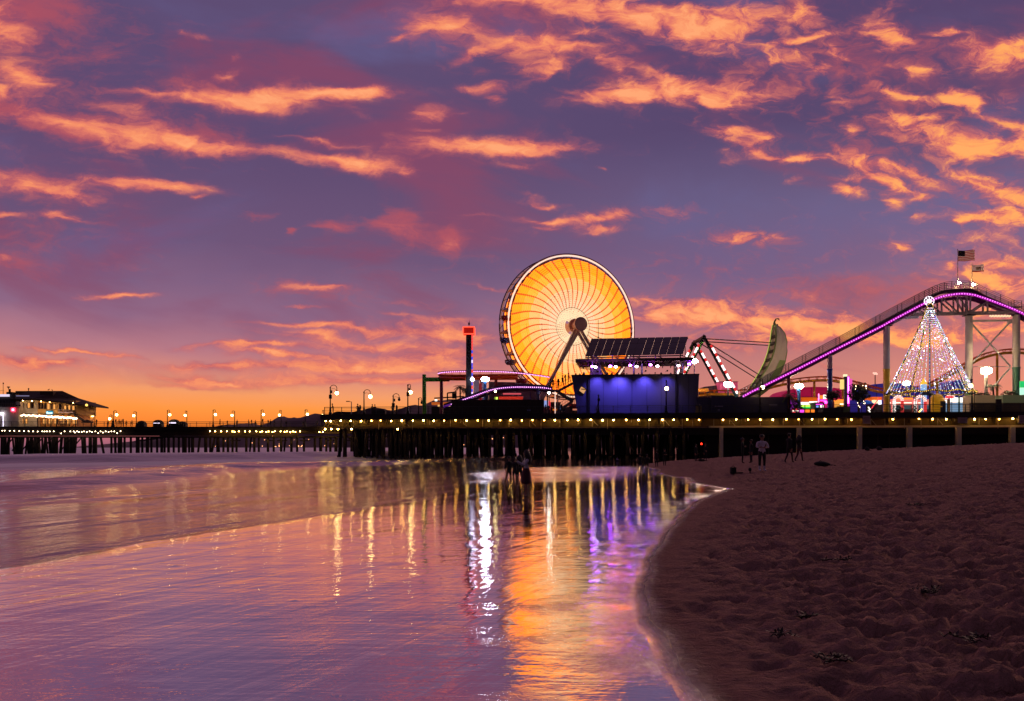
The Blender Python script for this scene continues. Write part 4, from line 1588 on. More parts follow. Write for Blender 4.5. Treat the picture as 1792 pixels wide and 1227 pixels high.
m.box((b.x + M(0.5, 131), b.y, (zc0 + zc1) / 2), (M(18, 131), M(16, 131), zc1 - zc0))
hd = m.build('head', mat('head_red', (150, 20, 16), 0.5, emit=(170, 22, 14), es=0.7), o)
m = MB()
for z in (zc0, zc1):
    for (sx, sy) in ((-1, -1), (1, -1)):
        pass
hx, hy = M(9.6, 131), M(8.6, 131)
cx = b.x + M(0.5, 131)
for z in (zc0, zc1):
    q = [(cx - hx, b.y - hy, z), (cx + hx, b.y - hy, z), (cx + hx, b.y + hy, z), (cx - hx, b.y + hy, z)]
    m.path(q, 0.09, 5, True)
for (sx, sy) in ((-1, -1), (1, -1), (1, 1), (-1, 1)):
    m.tube((cx + sx * hx, b.y + sy * hy, zc0), (cx + sx * hx, b.y + sy * hy, zc1), 0.09, 0.09, 5)
m.build('neon_frame', lamp_mat('neon_orange_red', (255, 70, 46), 2.6), hd)
m = MB()
m.tube((cx, b.y, zc1), (cx, b.y, zc1 + 0.6), 0.05, 0.04, 5)
m.ball((cx, b.y, zc1 + 0.62), 0.16, 6, 5, sz=1.7)
m.tube((cx, b.y, zc1 + 0.7), (cx + 0.12, b.y, zc1 + 1.2), 0.05, 0.02, 5)
m.build('finial', iron, o)
m = MB()
m.ball(P(826.6, 664, 130.3), 0.3, 10, 8)
m.build('seat_light', lamp_mat('tower_lamp', (220, 225, 255), 22), o)
m = MB()
m.box((b.x, b.y, ZD + 2.6), (w * 2.0, w * 2.0, 0.9))
m.build('passenger_car', mat('car_plum', (60, 24, 40), 0.5), o)


# ------------------------------------------------------------------ floodlights
def flood(x, y, D, r, colr, es, label, post=None, pw=4.0, heads=3, y1=None):
    b = P(x, HY, D)
    b.z = ZD
    o = thing('floodlight', b, label, 'floodlight', 'floodlights over the fairground')
    h = P(x, y, D)
    m = MB()
    m.tube(b, (h.x, h.y, h.z - r * 0.4), M(pw, D) / 2, M(pw, D) / 2.3, 12)
    m.build('post', post or steel_grey, o)
    m = MB()
    m.box((h.x, h.y + 0.3, h.z), (r * 2.2, 0.16, r * 1.6))
    m.build('bracket', dark_steel, o)
    m = MB()
    for k in range(heads):
        q = (k - (heads - 1) / 2) * r * 0.62
        m.ball((h.x + q, h.y - 0.1, h.z + (0.12 * r if k % 2 else 0)), r * 0.72, 10, 8, sy=0.7)
    m.build('lamp_head', lamp_mat('flood_' + ''.join('%02x' % c for c in colr), colr, es), o)
    return o


blue_post = mat('sky_blue_paint', (60, 130, 214), 0.4, var=0.08)
flood(849, 664, 128.5, 0.46, (222, 226, 255), 95, 'brilliant white floodlight on a blue post left of the ferris wheel', blue_post, 5.5)
flood(961, 687.5, 126, 0.24, (255, 240, 220), 67, 'small white lamp at the turn of the outdoor stairs', None, 1.6, 1)
flood(1215, 632, 126, 0.40, (255, 226, 196), 190, 'floodlight at the right end of the roof bar canopy', None, 2.0)
flood(1274, 673, 126, 0.50, (255, 232, 214), 143, 'floodlight at the foot of the swing boat frame', None, 3.0)
flood(1398, 676, 126, 0.52, (255, 222, 178), 156, 'warm floodlight on a blue post in front of the magenta tent', blue_post, 6.5)
flood(1586, 671, 128, 0.42, (255, 226, 190), 143, 'floodlight seen through the left side of the cone of lights', None, 3.0)
flood(1725.5, 649, 119, 0.62, (255, 238, 180), 169, 'biggest floodlight between the two tall columns at right', mat('white_post', (222, 200, 190), 0.5, var=0.08), 6.0)
flood(867, 685, 126, 0.20, (255, 220, 140), 52, 'small yellow lamp just right of the blue post', None, 1.4, 1)


# ------------------------------------------------------------------ violet building
def violet_building():
    vio = mat('violet_wall', (74, 70, 112), 0.7, var=0.14, vs=0.4, bump=0.15, bs=2)
    o = thing('roof_bar_building', FP(1110, ZD, 3), 'violet lit two-storey building with a roof bar and flaring walls', 'building')
    zt = P(1110, 656.5, FD(1110) + 3).z

    def f(x, z, back):
        return FP(x, z, 3 + back)
    m = MB()
    # front wall, wider at the top, and its side walls
    fr = [f(1011, ZD, 0), f(1220, ZD, 0), f(1223.5, zt, 0), f(1000, zt, 0)]
    m.prism(fr, Vector((0.05, 0.5, 0)))
    dv = Vector((1.2, 13, 0))
    m.prism([f(1000, zt, 0), f(1011, ZD, 0), f(1011, ZD, 0) + dv, f(1000, zt, 0) + dv], Vector((0.45, 0, 0)))
    m.prism([f(1223.5, zt, 0), f(1220, ZD, 0), f(1220, ZD, 0) + dv, f(1223.5, zt, 0) + dv], Vector((-0.45, 0, 0)))
    m.prism([fr[3] + dv, fr[0] + dv, fr[1] + dv, fr[2] + dv], Vector((0, 0.4, 0)))
    m.mi = 1
    for x in (1056, 1081, 1106, 1132, 1157, 1205):     # joints of the cladding
        a = f(x, ZD, -0.012)
        m.box((a.x, a.y, (ZD + zt) / 2), (0.05, 0.05, zt - ZD - 0.1), rz=PR)
    m.build('wall', [vio, mat('seam', (46, 42, 74), 0.7, var=0)], o)
    m = MB()
    zf = zt - 1.15
    m.prism([f(1003, zf, 0.45), f(1221, zf, 0.45), f(1221, zf, 0.45) + dv, f(1003, zf, 0.45) + dv], Vector((0, 0, -0.3)))
    m.build('roof_terrace', mat('terrace_floor', (60, 52, 62), 0.8), o)
    m = MB()
    m.prism([f(999.5, zt, -0.12), f(1224, zt, -0.12), f(1224, zt, 0.6), f(999.5, zt, 0.6)], Vector((0, 0, 0.12)))
    m.build('coping', mat('coping', (52, 44, 70), 0.6), o)
    for x, wd in ((1031, 3.2), (1183, 2.6)):
        m = MB()
        a = f(x, ZD, -0.12)
        m.box((a.x, a.y, (ZD + zt) / 2), (M(wd, a.y), 0.3, zt - ZD), rz=PR)
        m.build('pilaster', mat('pilaster_black', (24, 20, 32), 0.7), o)
    # diamond window
    D = f(1019, 0, 0).y
    dq = [P(1013, 684, D - 0.06), P(1017, 676, D - 0.06), P(1026.5, 681, D - 0.06), P(1021.5, 690, D - 0.06)]
    m = MB()
    m.prism(dq, Vector((0, 0.05, 0)))
    wd = m.build('diamond_window', lamp_mat('diamond', (235, 170, 110), 0.85), o)
    m = MB()
    m.path([q + Vector((0, -0.04, 0)) for q in dq], 0.07, 5, True)
    m.bar(P(1017, 681, D - 0.1), P(1026, 681.5, D - 0.1), 0.14)
    m.build('frame', iron, wd)
    # canopy over the bar
    cz = P(1110, 634, 124).z
    A = [P(1007, 636, 124), P(1213, 631, 121.6)]
    q = [Vector((A[0].x, A[0].y, cz)), Vector((A[1].x, A[1].y, cz)), Vector((A[1].x + 1.4, A[1].y + 8, cz)), Vector((A[0].x + 1.4, A[0].y + 8, cz))]
    m = MB()
    m.prism(q, Vector((0, 0, 0.5)))
    cn = m.build('canopy', mat('canopy_brown', (66, 44, 44), 0.6, var=0.15), o)
    m = MB()
    for k in range(14):
        t = (k + 0.5) / 14
        a = q[0].lerp(q[1], t)
        bb = q[3].lerp(q[2], t)
        m.bar(a - Vector((0, -0.1, 0.16)), bb - Vector((0, 0, 0.16)), 0.12, 0.3)
    for k in range(5):
        a = q[0].lerp(q[3], (k + 0.5) / 5) - Vector((0, 0, 0.55))
        bb = a + Vector((2.4, 0, 0))
        m.bar(a + Vector((0, 0, 0.3)), bb, 0.07)
        m.bar(bb, bb + Vector((1.6, 0, 0.3)), 0.07)
    m.build('rafters', mat('canopy_beam', (96, 56, 46), 0.6), cn)
    for x in (1035, 1108, 1122, 1182, 1193):
        for dd in (1.2, 6.5):
            m = MB()
            a = P(x, 640, 123.4)
            a = Vector((a.x + dd * 0.15, a.y + dd - 0.8, 0))
            m.tube((a.x, a.y, zf), (a.x, a.y, cz), 0.16 if dd < 2 else 0.1, 0.16 if dd < 2 else 0.1, 8)
            m.build('canopy_post', steel_grey, o)
    # sign board / back bar, lit from its own lamps
    m = MB()
    for (x0, x1, y0, y1) in ((1033, 1052, 638, 657),):
        a, bb = P(x0, y1, 128), P(x1, y0, 128)
        m.lohi((a.x, 128, zf), (bb.x, 128.6, cz))
    m.build('bar_back', mat('bar_back', (170, 150, 190), 0.6), o)
    viol_l = lamp_mat('bar_violet', (160, 60, 255), 75)
    whit_l = lamp_mat('bar_white', (255, 222, 236), 24)
    for (x, y, mt_) in ((1042, 642.5, whit_l), (1036.5, 641.5, viol_l), (1068, 641, viol_l), (1077.5, 642, whit_l), (1103, 639.5, viol_l), (1114, 641.5, whit_l), (1138.5, 638.5, viol_l), (1150.5, 641, whit_l), (1187.5, 640, whit_l), (1206, 637, viol_l)):
        m = MB()
        h = P(x, y, 122.6)
        m.ball(h, 0.24, 10, 8, sz=0.7)
        m.build('hanging_light', mt_, o)
    # solar roof
    BL, BR, TR, TL = Vector((11.4, 124, 15.95)), Vector((26.0, 121, 15.95)), Vector((27.8, 125.7, 19.2)), Vector((12.77, 128, 19.2))
    nrm = (BR - BL).cross(TL - BL).normalized()
    pan = mat('solar_glass', (22, 16, 24), 0.22, 0.1, var=0.3, vs=0.6)
    sol = None
    for i in range(12):
        a0, a1 = BL.lerp(BR, i / 12 + 0.0008), BL.lerp(BR, (i + 1) / 12 - 0.0008)
        c0, c1 = TL.lerp(TR, i / 12 + 0.0008), TL.lerp(TR, (i + 1) / 12 - 0.0008)
        m = MB()
        for (r0, r1) in ((0.0, 0.325), (0.335, 0.66), (0.67, 1.0)):
            m.prism([a0.lerp(c0, r0), a1.lerp(c1, r0), a1.lerp(c1, r1), a0.lerp(c0, r1)], nrm * 0.08)
        m.build('solar_panel', pan, o)
    m = MB()
    for t in (0.03, 0.28, 0.5, 0.72, 0.97):
        a, c = BL.lerp(BR, t) - nrm * 0.0, TL.lerp(TR, t)
        m.bar(a - Vector((0, 0, 0.15)), c - Vector((0, 0, 0.15)), 0.14)
        m.bar(c - Vector((0, 0, 0.15)), Vector((c.x, c.y, cz + 0.4)), 0.12)
        m.bar(a - Vector((0, -0.3, 0.15)), Vector((a.x + 0.2, a.y + 0.5, cz + 0.4)), 0.12)
        m.bar(a - Vector((0, -0.3, 0.1)), Vector((a.x + 1.4, a.y + 0.6, cz + 0.45)), 0.08)
    m.bar(BL - Vector((0, 0, 0.2)), BR - Vector((0, 0, 0.2)), 0.18)
    m.bar(TL - Vector((0, 0, 0.2)), TR - Vector((0, 0, 0.2)), 0.18)
    m.build('panel_frame', mat('frame_rust', (96, 60, 58), 0.5, 0.3), o)
    m = MB()
    a = P(1047, 592, 126)
    m.tube(a, P(1047, 560, 126), 0.045, 0.03, 5)
    m.ball(P(1047, 590.5, 126), 0.14, 6, 5)
    m.build('lightning_rod', iron, o)
    # wall washers over the parapet, the violet light on the wall comes from these
    for x, e in ((1046, 1.0), (1083, 1.25), (1092, 0.6), (1130, 1.25), (1168, 0.4)):
        a = f(x, zt + 0.35, -1.5)
        m = MB()
        m.tube(a, a + Vector((0, 0, 0.22)), 0.1, 0.13, 8)
        m.bar(a + Vector((0, 0, 0.16)), a + Vector((0, 1.6, 0.1)), 0.05)
        w_ = m.build('wall_washer', iron, o)
        ld = bpy.data.lights.new('wall_washer_light', 'SPOT')
        ld.energy = 1350 * e
        ld.color = (0.24, 0.18, 1.0)
        ld.spot_size = math.radians(104)
        ld.spot_blend = 1.0
        ld.shadow_soft_size = 0.08
        lo = bpy.data.objects.new('wall_washer_light', ld)
        COL.objects.link(lo)
        lo.parent = w_
        lo.location = a - Vector((0, 0, 0.06)) - OFF[w_.name]
        lo.rotation_euler = Vector((0, -0.42, 1)).to_track_quat('Z', 'Y').to_euler()


violet_building()

vd = mat('violet_low_wall', (58, 54, 84), 0.8, var=0.14, vs=0.5)
o = thing('low_wall', FP(1300, ZD, 2.5), 'low dusky violet wall right of the violet building', 'wall')
m = MB()
zt2 = P(1300, 695, FD(1300) + 2.5).z
a, b = FP(1219, ZD, 2.6), FP(1378, ZD, 2.6)
m.prism([a, b, Vector((b.x, b.y, zt2)), Vector((a.x, a.y, zt2))], Vector((0.05, 0.6, 0)))
m.build('wall', vd, o)
m = MB()
a, b = FP(1245, ZD, 2.1), FP(1283, ZD, 2.1)
m.prism([Vector((a.x, a.y, ZD)), Vector((b.x, b.y, ZD)), Vector((b.x, b.y, zt2 + 0.25)), Vector((a.x, a.y, zt2 + 0.25))], Vector((0.05, 0.45, 0)))
m.build('bay', vd, o)
m = MB()
for x, y in ((1258, 711), (1353, 709), (1258, 718)):
    p = FP(x, 0, 2.0)
    m.box((p.x, p.y, P(x, y, p.y).z), (M(14 if y < 715 else 4, p.y), 0.08, 0.28), rz=PR)
m.build('plaque', mat('plaque', (120, 110, 140), 0.6), o)

brown = mat('brown_wall', (58, 42, 38), 0.85, var=0.2, vs=0.6)
o = thing('board_wall', FP(870, ZD, 2.5), 'long dark brown boarded wall below the ferris wheel', 'wall')
m = MB()
zt3 = P(870, 699.5, FD(870) + 2.5).z
a, b = FP(790, ZD, 2.6), FP(951, ZD, 2.6)
m.prism([a, b, Vector((b.x, b.y, zt3)), Vector((a.x, a.y, zt3))], Vector((0.05, 0.6, 0)))
m.build('wall', brown, o)
m = MB()
for x in range(800, 951, 12):
    p = FP(x, 0, 2.58)
    m.box((p.x, p.y, (ZD + zt3) / 2), (0.06, 0.05, zt3 - ZD - 0.1), rz=PR)
m.build('battens', mat('batten', (44, 32, 30), 0.85), o)
m = MB()
p = FP(925.5, 0, 2.5)
m.box((p.x, p.y, P(925, 718, p.y).z), (M(6, p.y), 0.06, 0.26), rz=PR)
m.build('sign_plate', mat('plate_lilac', (120, 120, 170), 0.5), o)
o = tag(MB().lohi(FP(650, ZD, 1.4), FP(676, ZD + 0.75, 2.6)).lohi(FP(652, ZD + 0.75, 1.5), FP(674, ZD + 0.85, 2.5)).build('storage_bin', dark_steel), 'low black storage bin against the railing between two arched lamps', 'bin')
o = thing('litter_bin', FP(1222.5, ZD, 0.9), 'round slatted litter bin lit yellow at the right foot of the violet building', 'bin')
m = MB()
p = FP(1222.5, ZD, 0.9)
for k in range(12):
    t = k * math.pi / 6
    m.box((p.x + 0.38 * math.cos(t), p.y + 0.38 * math.sin(t), ZD + 0.6), (0.1, 0.1, 1.1), rz=t)
m.build('slats', mat('bin_slats', (150, 130, 80), 0.7), o)
m = MB()
m.lathe((p.x, p.y, ZD + 1.1), [(0.44, 0), (0.44, 0.1), (0.2, 0.25)], 12)
m.build('lid', iron, o)


# ------------------------------------------------------------------ outdoor stairs left of the violet building
def stairs():
    o = thing('outdoor_stairs', P(985, 728, 121), 'steel stairs and landing climbing to the roof terrace', 'stairs')
    g = mat('stair_grey', (112, 98, 98), 0.5, var=0.15)
    D = 121
    a, b, c = P(957, 683, D), P(977, 684, D), P(1002, 671, D)
    for dy in (0, 1.8):
        m = MB()
        v = Vector((0, dy, 0))
        m.bar(a + v, b + v, 0.16, 0.32)
        m.bar(b + v, c + v, 0.16, 0.32)
        m.bar(P(977, 686, D) + v, P(1003, 702, D) + v, 0.16, 0.3)
        m.bar(P(1003, 702, D) + v, P(975, 722, D) + v, 0.16, 0.3)
        m.build('stringer', g, o)
    m = MB()
    for (p, q, n) in ((a, b, 6), (b, c, 9), (P(977, 685, D), P(1003, 701, D), 10), (P(1003, 701, D), P(975, 721, D), 11)):
        for k in range(n + 1):
            s = p.lerp(q, k / n)
            m.box((s.x, s.y + 0.9, s.z + 0.12), (0.34, 1.7, 0.05))
    m.build('treads', dark_steel, o)
    m = MB()
    for (p, q) in ((a, b), (b, c), (P(977, 685, D), P(1003, 701, D)), (P(1003, 701, D), P(975, 721, D))):
        for dz in (0.55, 1.05):
            m.bar(p + Vector((0, -0.05, dz)), q + Vector((0, -0.05, dz)), 0.05)
        for k in range(7):
            s = p.lerp(q, k / 6)
            m.bar(s, s + Vector((0, 0, 1.05)), 0.035)
    m.build('handrail', rail_m, o)
    for x, y in ((958, 684), (1001, 703), (976, 685)):
        m = MB()
        s = P(x, y, D + 1)
        m.tube((s.x, s.y, ZD), s, 0.1, 0.1, 8)
        m.build('post', g, o)


stairs()
tag(MB().tube(FP(971.5, ZD, 5), FP(971.5, P(971, 686, 121).z, 5), 0.07, 0.06, 8).ball(FP(971.5, P(971, 686, 121).z, 5), 0.09, 6, 5).build('white_pole', lamp_mat('white_tube', (255, 214, 196), 1.2)), 'thin white lit pole under the stair landing', 'pole')


# ------------------------------------------------------------------ swing boat
def swing_boat():
    D = 131.0
    o = thing('swing_boat', P(1238, 728, D), 'pirate swing boat hanging at the top of its swing beside its lit frame', 'swing boat')
    apex = P(1232, 590, D)
    black = mat('ride_black', (20, 16, 20), 0.5, var=0.1)
    gp = mat('ride_green', (70, 130, 52), 0.45, var=0.1)
    tl = mat('ride_teal', (60, 120, 120), 0.45, var=0.1)
    lw = lamp_mat('ride_white', (255, 214, 214), 2.6)
    lr = lamp_mat('ride_red', (214, 40, 40), 1.2)
    for dd in (0, 7.0):
        off = Vector((0, dd, 0))
        m = MB()
        m.prism([P(1232, 585, D) + off, P(1240, 598, D) + off, P(1237.5, 601, D) + off, P(1232.5, 594.5, D) + off, P(1227, 602.5, D) + off, P(1224, 599, D) + off], Vector((0, 0.7, 0)))
        m.build('crown', black, o)
        for sgn, foot in ((-1, (1190, 672)), (1, (1299, 712))):
            f0 = P(1229, 598, D) if sgn < 0 else P(1237, 599, D)
            f1 = P(foot[0], foot[1], D)
            f2 = f0.lerp(f1, (f0.z - ZD) / max(f0.z - f1.z, 0.1)) + off * 1.0
            f0 = f0 + off
            m = MB()
            m.bar(f0, f0.lerp(f2, 0.55), 0.45, 0.45)
            leg = m.build('leg', gp if sgn < 0 else black, o)
            m = MB()
            m.bar(f0.lerp(f2, 0.55), f2, 0.45, 0.45)
            m.build('lower_leg', tl, leg)
            m = MB()
            nrm = (f2 - f0).normalized().cross(Vector((0, 1, 0)))
            sh = (-nrm if sgn < 0 else nrm) * (0.30 if dd == 0 else 0.25)
            if sh.z < 0:
                sh = -sh
            for k in range(17):
                t0, t1 = 0.05 + k * 0.038, 0.05 + k * 0.038 + 0.032
                m.mi = 0 if k % 3 else 1
                m.bar(f0.lerp(f2, t0) + sh * 0.95 - Vector((0, 0.24, 0)), f0.lerp(f2, t1) + sh * 0.95 - Vector((0, 0.24, 0)), 0.12, 0.34)
            m.build('light_strip', [lw, lr], leg)
    m = MB()
    m.tube(apex - Vector((0, 0.3, 0)), apex + Vector((0, 8.0, 0)), 0.3, 0.3, 12)
    m.build('axle', black, o)
    # boat, hung at the right end of its swing: bow at the top
    outer = [(1356, 567), (1366, 573), (1374, 583), (1378, 598), (1378, 614), (1375, 632), (1368, 650), (1357, 668), (1343, 683), (1328, 694), (1316, 699)]
    inner = [(1356, 567), (1355, 578), (1354.5, 590), (1353, 602), (1350, 616), (1345, 631), (1338, 645), (1329, 660), (1320, 674), (1313, 687), (1310, 699)]
    hull = mat('boat_olive', (226, 210, 190), 0.55, var=0.12, vs=0.6)
    hgreen = mat('boat_green', (140, 170, 84), 0.45, var=0.12)
    y0 = D + 1.6
    W = 3.6
    m = MB()
    n = len(outer)
    secs = []
    for i, (p, q) in enumerate(zip(outer, inner)):
        wv = W * (0.12 + 0.88 * math.sin(math.pi * (0.06 + 0.88 * i / (n - 1))) ** 0.7) / 2
        yc = y0 + W / 2
        po, pi_ = P(p[0], p[1], D + 3), P(q[0], q[1], D + 3)
        ring = []
        for (t, yo) in ((0.0, 1.0), (0.45, 0.92), (0.85, 0.6), (1.0, 0.0), (0.85, -0.6), (0.45, -0.92), (0.0, -1.0)):
            c = pi_.lerp(po, t)
            ring.append((c.x, yc + yo * wv, c.z))
        secs.append(ring)
    vs = [p for r in secs for p in r]
    fs = []
    for i in range(n - 1):
        for k in range(6):
            fs.append((i * 7 + k, i * 7 + k + 1, (i + 1) * 7 + k + 1, (i + 1) * 7 + k))
    m.add(vs, fs)
    for i in range(n - 1):                               # deck, set a little down inside the gunwales
        a, b_ = Vector(secs[i][0]), Vector(secs[i][6])
        c, d = Vector(secs[i + 1][0]), Vector(secs[i + 1][6])
        s = Vector((0.45, 0, 0))
        m.add([a + s, b_ + s, d + s, c + s], [(0, 1, 2, 3)])
    m.build('hull', hull, o)
    m = MB()
    for k in (0, 6):
        m.path([Vector(r[k]) for r in secs], 0.13, 6)
    m.path([Vector(r[3]) for r in secs], 0.16, 6)
    m.build('gunwale', hgreen, o)
    m = MB()
    m.path([Vector(r[0]) + Vector((-0.1, -0.16, 0)) for r in secs[0:9]], 0.045, 5)
    m.build('gunwale_lights', lamp_mat('boat_lime', (226, 230, 110), 0.9), o)
    m = MB()
    bow = Vector(secs[0][3])
    m.path([bow, bow + Vector((0.1, 0, 0.5)), bow + Vector((0.35, 0, 0.9)), bow + Vector((0.75, 0, 0.95)), bow + Vector((0.9, 0, 0.6))], 0.16, 6, rs=[0.2, 0.16, 0.13, 0.12, 0.06])
    m.build('bow_figure', hgreen, o)
    for i in range(2, 9):
        m = MB()
        a, b_ = Vector(secs[i][0]), Vector(secs[i][6])
        c = (a + b_) / 2
        L = abs(a.y - b_.y) - 0.3
        m.box((c.x + 0.2, c.y, c.z), (0.4, L, 0.10))
        m.box((c.x + 0.28, c.y, c.z + 0.22), (0.25, L, 0.36))
        m.build('bench', mat('bench_dark', (70, 62, 56), 0.7), o)
    for i, dy in ((3, 0), (3, 6), (7, 0), (7, 6)):
        m = MB()
        e = Vector(secs[i][dy])
        m.tube((apex.x, e.y, apex.z), e, 0.10, 0.08, 6)
        m.build('hanger', steel_grey, o)
    # far hull panel colours
    m = MB()
    for i in (5, 6, 7, 8):
        a = Vector(secs[i][5]).lerp(Vector(secs[i][4]), 0.1)
        c = Vector(secs[i + 1][5]).lerp(Vector(secs[i + 1][4]), 0.1)
        m.prism([a + Vector((0.05, -0.10, 0)), Vector(secs[i][4]) + Vector((0.1, -0.10, 0)), Vector(secs[i + 1][4]) + Vector((0.1, -0.10, 0)), c + Vector((0.05, -0.10, 0))], Vector((0, 0.05, 0)))
    m.build('green_panel', hgreen, o)
    m = MB()
    f0 = P(1232, 700, D)
    m.lohi((f0.x - 6, D - 1.5, ZD), (f0.x + 7, D + 9, ZD + 1.0))
    m.build('platform', dark_steel, o)


swing_boat()


# ------------------------------------------------------------------ big coaster ramp at the right
def coaster():
    D = 121.0
    o = thing('roller_coaster', P(1552, 728, D), 'roller coaster ramp rising right to a hump, edged with magenta lights', 'roller coaster')
    walk = smooth([(1268, 699, D + 2), (1288, 699, D + 1), (1303, 693.5, D), (1330, 679, D), (1380, 650.5, D), (1430, 624.5, D), (1480, 598.5, D), (1540, 565.5, D), (1600, 533.5, D), (1631, 517.8, D), (1652.5, 508.8, D), (1675, 506.8, D), (1701, 507, D), (1726, 519, D), (1768, 537, D), (1800, 552, D), (1860, 585, D)], 5)
    m = MB()
    for a, b in zip(walk[:-1], walk[1:]):
        m.bar(a + Vector((0, 0.7, -0.12)), b + Vector((0, 0.7, -0.12)), 1.5, 0.42)
    m.build('walkway', mat('walkway', (66, 48, 50), 0.7, var=0.2), o)
    # hand rails
    for dy in (0, 1.4):
        m = MB()
        for k in range(5):
            m.path([p + Vector((0, dy, 1.25 - k * 0.26)) for p in walk[8:]], 0.03, 4)
        m.build('handrail', rail_m, o)
        for p in walk[8::3]:
            m = MB()
            m.bar(p + Vector((0, dy, 0)), p + Vector((0, dy, 1.27)), 0.06)
            m.build('rail_post', rail_m, o)
    led = smooth([(1300, 694, D), (1315.5, 685.5, D), (1328, 679.5, D), (1379, 654.2, D), (1417, 635, D), (1451, 617.4, D), (1480, 602.7, D), (1540, 572.4, D), (1554.7, 564.2, D), (1585, 548, D), (1616.6, 531.4, D), (1636, 523.4, D), (1654, 518, D), (1678.5, 514.6, D), (1699.7, 516, D), (1716, 520.5, D), (1740, 529, D), (1758.4, 536, D), (1778, 544, D), (1800, 555, D), (1860, 588, D)], 5)
    m = MB()
    for a, b in zip(led[:-1], led[1:]):
        m.bar(a + Vector((0, -0.15, 0)), b + Vector((0, -0.15, 0)), 0.1, 0.36)
    m.mi = 1
    led_path(m, [p + Vector((0, -0.26, 0)) for p in led], 0.085, 0.40)
    m.build('light_strip', [pink_strip, pink_led], o)
    m = MB()
    for dy in (0.15, 1.25):
        m.path([p + Vector((0, dy, 0.05)) for p in led], 0.12, 6)
    m.path([p + Vector((0, 0.7, -0.5)) for p in led], 0.24, 8)
    for p in led[::2]:
        m.bar(p + Vector((0, 0.15, 0.05)), p + Vector((0, 0.7, -0.5)), 0.09)
        m.bar(p + Vector((0, 1.25, 0.05)), p + Vector((0, 0.7, -0.5)), 0.09)
    m.build('track', mat('track_plum', (96, 30, 84), 0.45, var=0.1), o)
    pale = mat('column_pale', (196, 176, 172), 0.45, var=0.08)
    for (x, y, wd, yc, cm_) in ((1380, 656, 5.5, 650, mat('column_maroon', (120, 40, 60), 0.45, var=0.1)), (1452.3, 621, 8.6, 648, mat('column_blue', (40, 70, 170), 0.45, var=0.1)), (1551.5, 571, 11, 648, mat('column_yellow', (220, 170, 20), 0.45, var=0.1)), (1695.5, 553, 12, 690, mat('column_green', (120, 160, 90), 0.45, var=0.1)), (1778.5, 551, 12, 645, mat('column_teal', (70, 110, 96), 0.45, var=0.1))):
        a, c = P(x, y, D + 0.7), P(x, yc, D + 0.7)
        r = M(wd, D) / 2
        m = MB()
        if yc > y:
            m.tube(c, a, r, r, 20)
            up_ = m.build('support_column', pale, o, smooth=False)
            m = MB()
            m.tube((c.x, c.y, ZD), c, r, r, 20)
            m.tube((c.x, c.y, c.z - 0.05), (c.x, c.y, c.z + 0.2), r * 1.12, r * 1.12, 20)
            m.build('painted_base', cm_, up_)
        else:
            m.tube((a.x, a.y, ZD), a, r, r, 16)
            up_ = m.build('support_column', cm_, o)
        m = MB()
        m.tube(a, a + Vector((0, 0, 0.5)), r * 0.6, r * 0.5, 10)
        m.box(a + Vector((0, 0, 0.05)), (r * 2.6, r * 2.6, 0.14))
        m.build('column_head', dark_steel, up_)
    m = MB()
    for dy in (0.1, 1.3):
        v = Vector((0, dy, 0))
        m.bar(P(1600, 549, D) + v, P(1785, 545.5, D) + v, 0.14, 0.36)
        for (x0, y0, x1, y1) in ((1648, 520, 1648.5, 548), (1676.5, 516, 1677, 548), (1692, 517, 1694, 548), (1699, 517, 1698, 548), (1729, 527, 1729, 547), (1652, 524, 1677, 547), (1680, 521, 1696, 547), (1728, 528, 1700, 547), (1630, 533, 1648, 548), (1729, 530, 1775, 548), (1616, 541, 1632, 549)):
            m.bar(P(x0, y0, D) + v, P(x1, y1, D) + v, 0.2)
    m.build('arch_truss', mat('truss_pale', (150, 128, 130), 0.5, var=0.1), o)
    m = MB()
    v = Vector((0, 0.7, 0))
    m.bar(P(1701, 560.5, D) + v, P(1773, 559.5, D) + v, 0.2, 0.3)
    m.bar(P(1702, 641, D) + v, P(1773, 641, D) + v, 0.06, 0.08)
    for (x0, y0, x1, y1) in ((1703, 563, 1773, 640), (1772, 563, 1703, 638), (1773, 643, 1738, 682)):
        mx_ = MB()
        mx_.bar(P(x0, y0, D) + v, P(x1, y1, D) + v, 0.2)
        mx_.build('diagonal_brace', pale, o)
    m.box(P(1703, 561.5, D - 0.3) + v, (0.5, 0.5, 0.6))
    m.box(P(1772, 561.5, D - 0.3) + v, (0.5, 0.5, 0.6))
    m.build('cross_brace', pale, o)
    m = MB()
    m.bar(P(1583, 556.5, D), P(1607, 555, D), 0.3, 0.36)
    m.bar(P(1565, 563, D), P(1583, 557, D), 0.1)
    m.build('service_box', mat('box_white', (190, 176, 186), 0.5, var=0.05), o)
    m = MB()
    m.path([P(1732 + k * 2.6, 552.5 + (k % 2) * 1.5, D - 0.4) for k in range(15)], 0.14, 5)
    m.build('lit_lettering', lamp_mat('letter_warm', (255, 220, 170), 1.1), o)
    for (x, y) in ((1679, 495), (1703.5, 498)):
        m = MB()
        m.ball(P(x, y, D + 0.4), 0.16, 8, 6, sx=1.6)
        m.build('flag_spot', lamp_mat('flag_lamp', (255, 216, 150), 320), o)
    m = MB()
    m.box(P(1776, 538, D + 0.6), (1.6, 1.3, 0.1))
    for x in (1769.5, 1788):
        m.bar(P(x, 541, D + 0.1), P(x, 526, D + 0.1), 0.06)
    for y in (526.5, 530, 534):
        m.bar(P(1769.5, y, D + 0.1), P(1788, y, D + 0.1), 0.04)
    m.build('service_landing', rail_m, o)


coaster()


